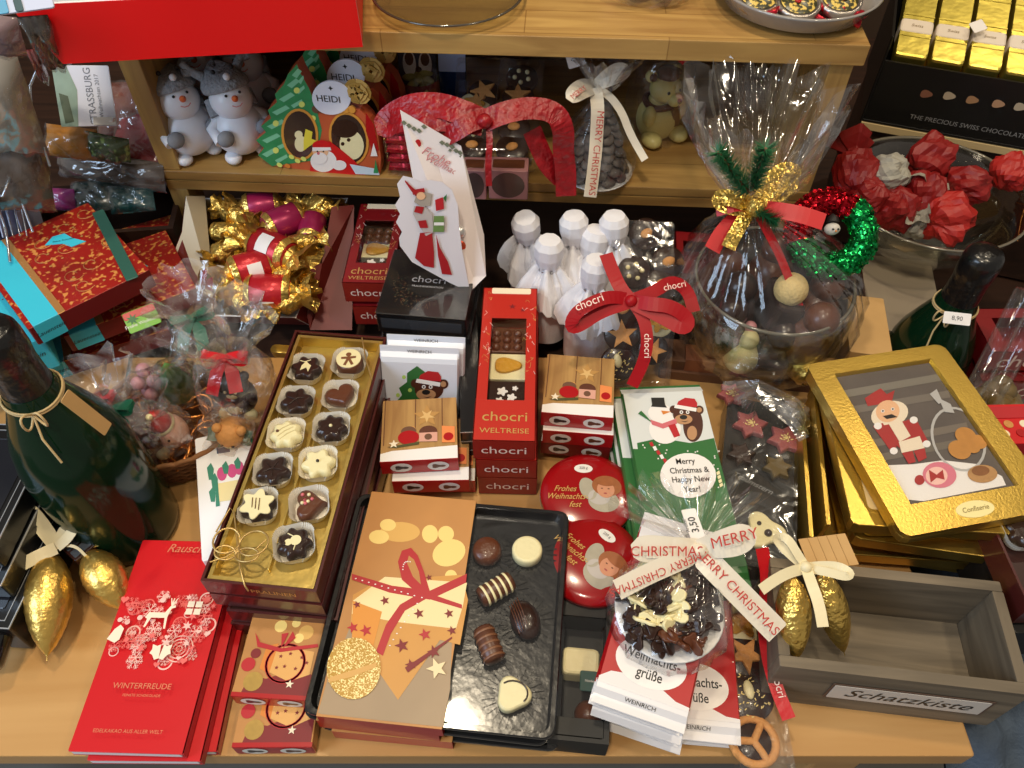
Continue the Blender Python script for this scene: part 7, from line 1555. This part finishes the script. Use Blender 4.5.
# ------------------------------------------------------------------ glass bowl with red tissue sweets
gb = P(932, 192, .09); t = thing('glass_bowl', 'wide glass bowl of red tissue-wrapped sweets at the right', 'bowl', T(gb.x, gb.y, .012) @ S(1.08, 1.08, 1))
b = B(); b.lathe([(.0001, .0), (.045, .0), (.060, .015), (.085, .045), (.098, .080), (.0965, .081), (.083, .046), (.058, .018), (.0001, .004)], GLASS, n=64); b.obj('bowl', t)
b = B(); b.lathe([(.0965, .079), (.0990, .080), (.0985, .082), (.0960, .0815), (.0965, .079)], mat('glass_rim'), n=64, cap0=False, cap1=False); b.obj('rim', t)
TS = mat('red_tissue_paper', '84100f', .5, bump=.4, bscale=90); TSL = mat('bright_red_tissue', 'a81e18', .5, bump=.4, bscale=90); TW_ = mat('greyish_white_tissue', '9c988c', .6, bump=.5, bscale=120)
for k, (x, y, z, m, r, lb) in enumerate(((856, 172, .11, TS, .022, 'dark red tissue sweet at the left of the wide bowl'), (888, 174, .115, TW_, .019, 'greyish white tissue sweet in the wide bowl'), (930, 158, .12, TS, .023, 'red tissue sweet at the back middle of the wide bowl'), (896, 208, .09, TS, .021, 'red tissue sweet low at the front of the wide bowl'), (948, 218, .09, TSL, .024, 'bright red tissue sweet nearest the rim of the wide bowl'), (925, 190, .105, TS, .020, 'red tissue sweet in the centre of the wide bowl'), (968, 185, .11, TS, .020, 'red and white tissue sweet right of the centre of the wide bowl'), (1010, 172, .11, TSL, .019, 'orange-red tissue sweet at the far right of the wide bowl'), (868, 196, .10, TS, .018, 'small dark red tissue sweet at the left front of the wide bowl'), (914, 226, .075, TW_, .013, 'little whitish tissue twist at the bottom of the wide bowl'))):
    b = B(); n = 30; rings = []
    for j in range(13):
        th_ = pi*j/12; q = []
        for i in range(n):
            a = 2*pi*i/n; v = Vector((sin(th_)*cos(a), sin(th_)*sin(a), -cos(th_))); nz = 1+.30*noise.noise(v*1.6+Vector((k*7, 0, 0)))+.16*noise.noise(v*4.5+Vector((0, k*5, 0)))
            mx_ = max(abs(v.x), abs(v.y), abs(v.z)); q.append(tuple(v*(r*nz*(.72+.28/mx_*.8))))
        rings.append(q)
    b.loft(rings, m, I4, False, False, False)
    if k in (0, 2, 6, 9):
        fr_r = [[(r*q_*(1+.3*sin(5*2*pi*i/n+k)+.15*noise.noise(Vector((i*.9, q_*4, k))))*cos(2*pi*i/n), r*q_*(1+.3*cos(4*2*pi*i/n))*sin(2*pi*i/n), r*z_) for i in range(n)] for q_, z_ in ((.30, .9), (.35, 1.1), (.75, 1.45), (.95, 1.75))]
        b.loft(fr_r, TW_ if k in (2, 6) else m, I4, False, True, False)
    tag(b.obj('tissue_sweet', None, T(*P(x, y, z+.004)) @ S(1.12) @ RZ(k*1.3) @ RX([-1.2, .6, -2.0, .2, 1.6, -.6, -1.9, -2.2, -.3, .4][k])), lb, 'sweet', 'tissue-wrapped sweets in the wide bowl')

# ------------------------------------------------------------------ black box of gold bars, raised at the right
GBX = mat('black_display_card', '121110', .4, coat=.1); zt = .33
tl, tr, br, bl = PY(884, -40, .72), PY(1080, -8, .70), None, None
ZD = .085; KD = 1.24
c0, c1 = P(862, 120, ZD), P(1040, 152, ZD)       # lower front edge
dr = (c1-c0); dr.z = 0; ang = atan2(dr.y, dr.x); Lb = .30*KD
t = thing('gold_bar_display', 'black cardboard display of gold-wrapped bars at the upper right', 'display box', T(c0.x, c0.y, ZD) @ RZ(ang))
p_top = PY(885, 60, c0.y); hb = p_top.z-ZD
b = B(); b.box(Lb, .003, hb, GBX, T(Lb/2, 0, 0)); 
yf = -.0018
iM = t.matrix_world.inverted()
def lf(px, py): 
    o = iM @ Vector((0, 0, CH)); d = iM.to_3x3() @ ray(px, py); s_ = (yf-o.y)/d.y; return (o.x+d.x*s_, o.z+d.z*s_)
for x, y, m in ((926, 94, mat('hazel_print', '8a5c48', .5)), (949, 96, mat('pale_nut_print', 'b8a890', .5)), (972, 100, mat('praline_print', 'a8805c', .5)), (998, 104, mat('almond_nut_print', 'b89070', .5)), (1020, 107, mat('pale_nut_print'))):
    u = lf(x, y); b.poly([(u[0]+p[0]*.0055, u[1]+p[1]*.0040) for p in lobes(1.24, .12, 3, 18)], 0, m, T(0, yf, 0) @ RX(pi/2))
u, v = lf(905, 117), lf(1024, 135); b.text('THE PRECIOUS SWISS CHOCOLATE', .0084, mat('grey_print'), T((u[0]+v[0])/2+.004, yf, (u[1]+v[1])/2) @ RX(pi/2), 0, sx=1.0); b.obj('front_panel', t)
b = B(); b.box(.003, .16, hb+.03, GBX, T(-.001, .078, 0)); b.box(Lb, .16, .003, GBX, T(Lb/2, .078, 0)); b.box(Lb, .003, hb+.03, GBX, T(Lb/2, .158, 0)); b.obj('tray', t)
b = B(); b.box(Lb, .006, .009, mat('pale_board_edge', 'd0b888', .6), T(Lb/2, -.0005, -.010)); b.obj('board_edge', t)
CRB = mat('cream_band', 'e4d6c4', .45); GB2 = mat('gold_bar_wrap', 'c4b252', .32, .85, bump=.2, bscale=70)
for k in range(5):
    x = (.022+.0330*k)*KD; M = t.matrix_world @ T(x, .002, hb-.014) @ T(0, .010, 0) @ RX(.32) @ S(KD)
    q = thing('gold_bar', 'gold-wrapped bar with cream band in the black display, '+['first from the left', 'second from the left', 'third from the left', 'fourth from the left', 'fifth from the left'][k], 'chocolate bar', M, 'gold bars in the black display')
    b = B(); b.box(.0295, .150, .018, GB2, T(0, .075, 0), .003, .003)
    for y in (.025, .052, .085, .115): b.box(.0300, .0012, .0185, GB2, T(0, y, 0), .001, .0004)
    b.obj('foil', q); b = B(); b.box(.0305, .017, .0192, CRB, T(0, .038, -.0004), .003, .002); b.text('Swiss', .005, mat('gold_brown_ink'), T(0, .038, 0), .0190, shear=.2); b.obj('paper_band', q)
    b = B(); b.box(.0090, .15, .012, mat('gold_gap_card', 'c08a1c', .35, .8), T(x+.0165*KD, .085, hb-.012) @ RX(.28)); b.V = [RX(0) @ v for v in b.V]; b.obj('gold_divider', t)
b = B(); f = Fr([tuple(t.matrix_world @ Vector(v)) for v in ((.083, .050, hb+.034), (.094, .060, hb+.038), (.100, .046, hb+.034), (.089, .037, hb+.028))], 0); b.box(f.w, f.d, .0006, WHITE); tag(b.obj('price_sticker', None, f.M), 'tiny white sticker on the gold bars', 'sticker')
# stand that carries it
b = B(); b.box(Lb, .16, .185, DARKW, t.matrix_world @ T(Lb/2+.002, .085, -.196)); tag(b.obj('display_stand'), 'dark stand carrying the black display of gold bars', 'stand')

# ------------------------------------------------------------------ cartons and clear tubes at the right
f = Fr([(872, 262), (942, 258), (930, 330), (858, 330)], .02, .11); b = B(); b.box(f.w, f.d, .11, mat('grey_beige_carton', '8c8070', .6)); b.box(.002, f.d, .111, BRS, T(-f.w/2, 0, 0)); tag(b.obj('beige_carton', None, f.M), 'grey-beige carton standing beneath the wide glass bowl', 'carton')
f = Fr([(856, 300), (890, 296), (884, 352), (838, 352)], .03, .11); b = B(); b.box(f.w, f.d, .11, KRAFT); tag(b.obj('kraft_carton', None, f.M), 'kraft carton between gift bowl and beige carton', 'carton')
for k, (q_, z, lb) in enumerate((([(985, 318), (1060, 300), (1070, 340), (990, 362)], .045, 'red carton behind the dark right bottle, upper one'), ([(975, 345), (1060, 330), (1070, 372), (980, 390)], .010, 'red carton behind the dark right bottle, lower one'))):
    f = Fr(q_, z, .03); weltreise(f.M, f.w, f.d, .03, lb, False, 'red cartons at the right edge', DRED)
for k, (a, c, lb) in enumerate((((1026, 290, .12), (966, 408, .03), 'clear plastic tube slanting at the right edge, left of two'), ((1045, 300, .12), (984, 412, .03), 'clear plastic tube slanting at the right edge, right of two'))):
    M, L_ = between(P(*a), P(*c)); b = B(); b.lathe([(.009, 0), (.0098, -.002), (.0098, -L_), (.009, -L_-.001)], CELLOS, M, 24, smooth=True); tag(b.obj('clear_tube', None), lb, 'tube', 'clear tubes at the right edge')
c = P(996, 404, .02); b = B()
for k in range(12): b.ball(.011, mat('nut_brown', '6e5a30', .5, var=.3, scale=100), T(c.x+.02*cos(k*2.4)*(k/12)**.5, c.y+.016*sin(k*2.4)*(k/12)**.5, c.z+.004*(k % 4)), 10, 8)
t = thing('nut_bag', 'clear bag of brownish nut sweets beside the gold box corner', 'bag of sweets', T(*c)); part_of(t, b, 'sweets'); b = B(); wrap(b, [(.026, -.012), (.034, .0), (.033, .018), (.02, .032), (.008, .042)], CELLO, 36, .07, 6, cap0=True); b.obj('film_bag', t)
f = Fr([(988, 408), (1060, 400), (1075, 438), (1004, 448)], .085, .02); b = B(); b.box(f.w, f.d, .02, RED2); 
for k in range(9): b.prism([(-f.w*.42+f.w*.105*k+p[0], -f.d*.25+.010*(k % 2)+p[1]) for p in circ(.0042, 14)], .0005, [CREAM, BISC, RED][k % 3], T(0, 0, .0200+.0002*(k % 3)))
b.box(f.w, f.d*.30, .0008, mat('crimson_print'), T(0, f.d*.28, .02)); tag(b.obj('treat_box', None, f.M), 'red box with cookie print at the right edge beside the gold box', 'chocolate box')
b = B(); c = P(1012, 185, .10); rnd = random.Random(7)
for k in range(90): a = Vector((rnd.uniform(-.02, .03), rnd.uniform(-.03, .03), rnd.uniform(-.02, .03))); d_ = Vector((rnd.gauss(0, .008), rnd.gauss(0, .008), rnd.gauss(0, .008))); b.tube([c+a, c+a+d_, c+a+d_*2+Vector((.003, 0, .003))], .0007, COPR, n=4)
b.V = [v+Vector((.035, 0, 0)) for v in b.V]; tag(b.obj('gold_tinsel'), 'copper gold tinsel at the right edge beside the wide glass bowl', 'tinsel', kind='stuff')

# ------------------------------------------------------------------ upper left: bags, wire rack, leaflets
def film_pack(q_, h, m, label, nm='fabric_bag', cat='bag', wrapm=None, bulge=.5):
    """soft bag: pillow with a domed middle inside clear film"""
    f = Fr(q_, 0, 0); t = thing(nm, label, cat, f.M); b = B(); n = 9; g = []
    for j in range(n+1):
        for i in range(n+1):
            u, v = i/n*2-1, j/n*2-1; k = (1-u**4)*(1-v**4); g.append((u*f.w/2*(1-.04*k), v*f.d/2*(1-.04*k), h*k**bulge+.004*k*sin(i*1.9+j*1.3)))
    b.add(g, [(j*(n+1)+i, j*(n+1)+i+1, (j+1)*(n+1)+i+1, (j+1)*(n+1)+i) for j in range(n) for i in range(n)], m, I4, True)
    b.add([(x, y, -z*.4-.0005) for x, y, z in g], [(j*(n+1)+i, (j+1)*(n+1)+i, (j+1)*(n+1)+i+1, j*(n+1)+i+1) for j in range(n) for i in range(n)], m, I4, True); b.obj('filling', t)
    q = B(); q.add([(x*1.04, y*1.04, z+.002+.002*sin(k*2.7)) for k, (x, y, z) in enumerate(g)], [(j*(n+1)+i, j*(n+1)+i+1, (j+1)*(n+1)+i+1, (j+1)*(n+1)+i) for j in range(n) for i in range(n)], wrapm or CELLO, I4, True); q.obj('film', t); return t, f
def q3(*a): return [tuple(P(*p)) for p in a]
MUS = mat('mustard_felt', 'b07420', .7, var=.35, scale=60); HOL = speck('holly_green', '2c4422', '6a8a4c', 160, .6, .6)
film_pack(q3((48, 128, .17), (100, 126, .17), (96, 158, .14), (50, 158, .14)), .022, MUS, 'mustard orange felt decoration in a clear bag at the upper left')
film_pack(q3((88, 136, .165), (132, 136, .165), (126, 158, .14), (88, 158, .14)), .012, HOL, 'dark green holly sprig in clear film at the upper left')
film_pack(q3((118, 110, .15), (172, 108, .15), (176, 190, .10), (112, 176, .10)), .016, mat('deep_red_felt', '8c1c28', .6, var=.4, scale=50), 'deep red felt bag against the shelf side panel')
film_pack(q3((96, 82, .17), (150, 82, .17), (160, 140, .13), (100, 136, .13)), .012, mat('russet_felt', '6a3424', .6, var=.35, scale=40), 'russet brown bag behind the leaflet at the upper left')
film_pack(q3((62, 150, .13), (160, 160, .13), (168, 192, .10), (60, 176, .10)), .010, mat('umber_felt', '4c3c30', .6, var=.3, scale=40), 'umber brown bag above the dark teal ones')
for k, (q_, m, lb) in enumerate((((72, 176, .10), (118, 182, .10), (126, 212, .08), (86, 208, .08)), ((100, 178, .105), (156, 188, .10), (162, 212, .08), (112, 210, .08)))and
    ((((68, 178, .10), (112, 184, .10), (118, 212, .08), (80, 210, .08)), mat('bottle_green_felt', '14302c', .5, var=.3, scale=50), 'bottle green bag in clear film under the umber one'), (((104, 182, .105), (150, 188, .10), (158, 213, .08), (114, 211, .08)), mat('teal_felt', '0e4448', .45, var=.3, scale=50), 'dark teal bag in clear film beside the shelf leg'),
     (((38, 186, .10), (72, 190, .10), (78, 212, .08), (38, 208, .08)), mat('magenta_felt', 'a02a78', .5, var=.3, scale=50), 'magenta bag at the left under the brown film bags'))): film_pack(q3(*q_), .009, m, lb)
f = Fr([(36, 205), (172, 212), (172, 240), (36, 232)], .072, .075); b = B(); b.frame(f.w, f.d+.05, .075, .006, DARKW, T(0, .03, 0)); b.box(f.w-.01, f.d+.04, .004, DARKW, T(0, .03, 0)); tag(b.obj('wooden_tray', None, f.M), 'dark wooden tray edge below the teal and green bags', 'tray')
film_pack(q3((-40, 62, .30), (22, 50, .30), (40, 150, .20), (-40, 150, .20)), .02, mat('greige_fabric', '8c8478', .7, var=.2, scale=20), 'large greyish bag in clear film at the left edge', wrapm=CELLOS)
film_pack(q3((-40, 140, .22), (48, 130, .20), (50, 210, .14), (-30, 210, .14)), .02, mat('taupe_brown_fabric', '54463c', .7, var=.3, scale=60), 'brown bag in clear film hanging below the greyish one', wrapm=CELLOS)
film_pack(q3((-40, 14, .36), (18, 16, .36), (22, 46, .33), (-40, 58, .33)), .012, mat('grey_pink_felt', '7c6468', .6, var=.4, scale=30), 'grey and pink bag at the top left corner', wrapm=CELLOS)
film_pack(q3((22, 18, .34), (52, 14, .34), (66, 62, .28), (40, 66, .28)), .012, mat('dark_umber_fabric', '2c241e', .6, var=.4, scale=60), 'dark brown bag hanging beside the red display box')
film_pack(q3((30, 50, .30), (40, 48, .30), (46, 76, .26), (34, 78, .26)), .008, mat('brick_red_disc', '8a3c38', .5, var=.2), 'brick red round tag in film beside the leaflet')
f = Fr(q3((56, 72, .235), (116, 60, .235), (108, 122, .19), (60, 130, .19)), 0, 0); t = thing('leaflet', 'white and green leaflet with grey lettering in the wire holder', 'leaflet', f.M)
b = B(); b.box(f.w, f.d, .0012, mat('bluish_leaflet', 'd8dcea', .4)); b.prism([(-f.w/2, -f.d/2), (-f.w*.2, -f.d/2), (-f.w*.12, f.d*.1), (-f.w*.25, f.d/2), (-f.w/2, f.d/2)], .0003, mat('sage_print', '8ca494', .5, var=.3, scale=60), T(0, 0, .0012)); b.prism([(-f.w*.42, -f.d*.45), (-f.w*.26, -f.d*.42), (-f.w*.30, f.d*.0), (-f.w*.45, f.d*.05)], .0003, mat('dark_sage_print', '4c5a44', .5, var=.3, scale=90), T(0, 0, .0015))
b.text('STRASSBURG', .0095, mat('grey_ink', '6c7484', .5), T(f.w*.10, 0, 0) @ RZ(pi/2), .0015); b.text('Weihnachten 2017', .0055, mat('grey_ink'), T(f.w*.25, 0, 0) @ RZ(pi/2), .0015); b.obj('sheet', t)
q = B(); q.box(.022, .008, .002, SILVER, T(f.w*.28, -f.d*.42, .002)); q.tube([(f.w*.38, -f.d*.42, .003), (f.w*.45, -f.d*.42, .004), (f.w*.46, -f.d*.38, .006)], .0015, SILVER); q.obj('holder_clip', t)
WIRE = mat('bright_wire', 'b8bcc2', .25, .8)
b = B()
for pts in (((36, 72, .26), (30, 86, .25), (31, 108, .235), (50, 166, .18)), ((12, 186, .17), (10, 178, .185), (3, 196, .175), (-6, 196, .17)), ((14, 180, .175), (24, 208, .15), (33, 232, .13)), ((-6, 196, .17), (6, 230, .13), (10, 262, .12))): b.tube([P(*p) for p in pts], .0013, WIRE)
for i in range(6): b.tube([P(-20+8*i, 190+2*i, .15), P(-8+7*i, 236, .13)], .0007, WIRE, n=5)
tag(b.obj('wire_rack'), 'bright wire rack holding leaflets at the left edge', 'rack')
LF = mat('pale_blue_leaflet', 'b8c0dc', .4, coat=.2)
for i in range(6):
    a, c = P(-34+9.5*i, 190+i*2.5, .16-.004*i), P(-26+10*i, 242-i*1.5, .128-.004*i); d_ = c-a; b = B(); M_, L_ = between(a, c); b.box(.0012, .045, L_, LF, M_ @ T(0, -.02, -L_), .0002, .0001)
    tag(b.obj('leaflet'), 'pale blue leaflet standing in the wire rack, '+['outermost left', 'second from the left', 'third from the left', 'third from the right', 'second from the right', 'rightmost'][i], 'leaflet', 'pale blue leaflets')
f = Fr(q3((-20, -14, .40), (48, -24, .40), (54, 8, .385), (-10, 18, .385)), 0, 0); b = B(); b.box(f.w, f.d, .002, mat('icy_blue_card', 'c0c8e0', .4)); b.box(f.w*.3, f.d, .0004, mat('sky_blue_print', '58a0c4', .5), T(-f.w*.33, 0, .002)); b.box(f.w*.12, f.d, .0004, mat('dark_teal_print', '2c4c54', .5, var=.3), T(-f.w*.02, 0, .002)); tag(b.obj('card', None, f.M), 'icy blue and teal card at the top left corner', 'card')
bpy.context.view_layer.update()
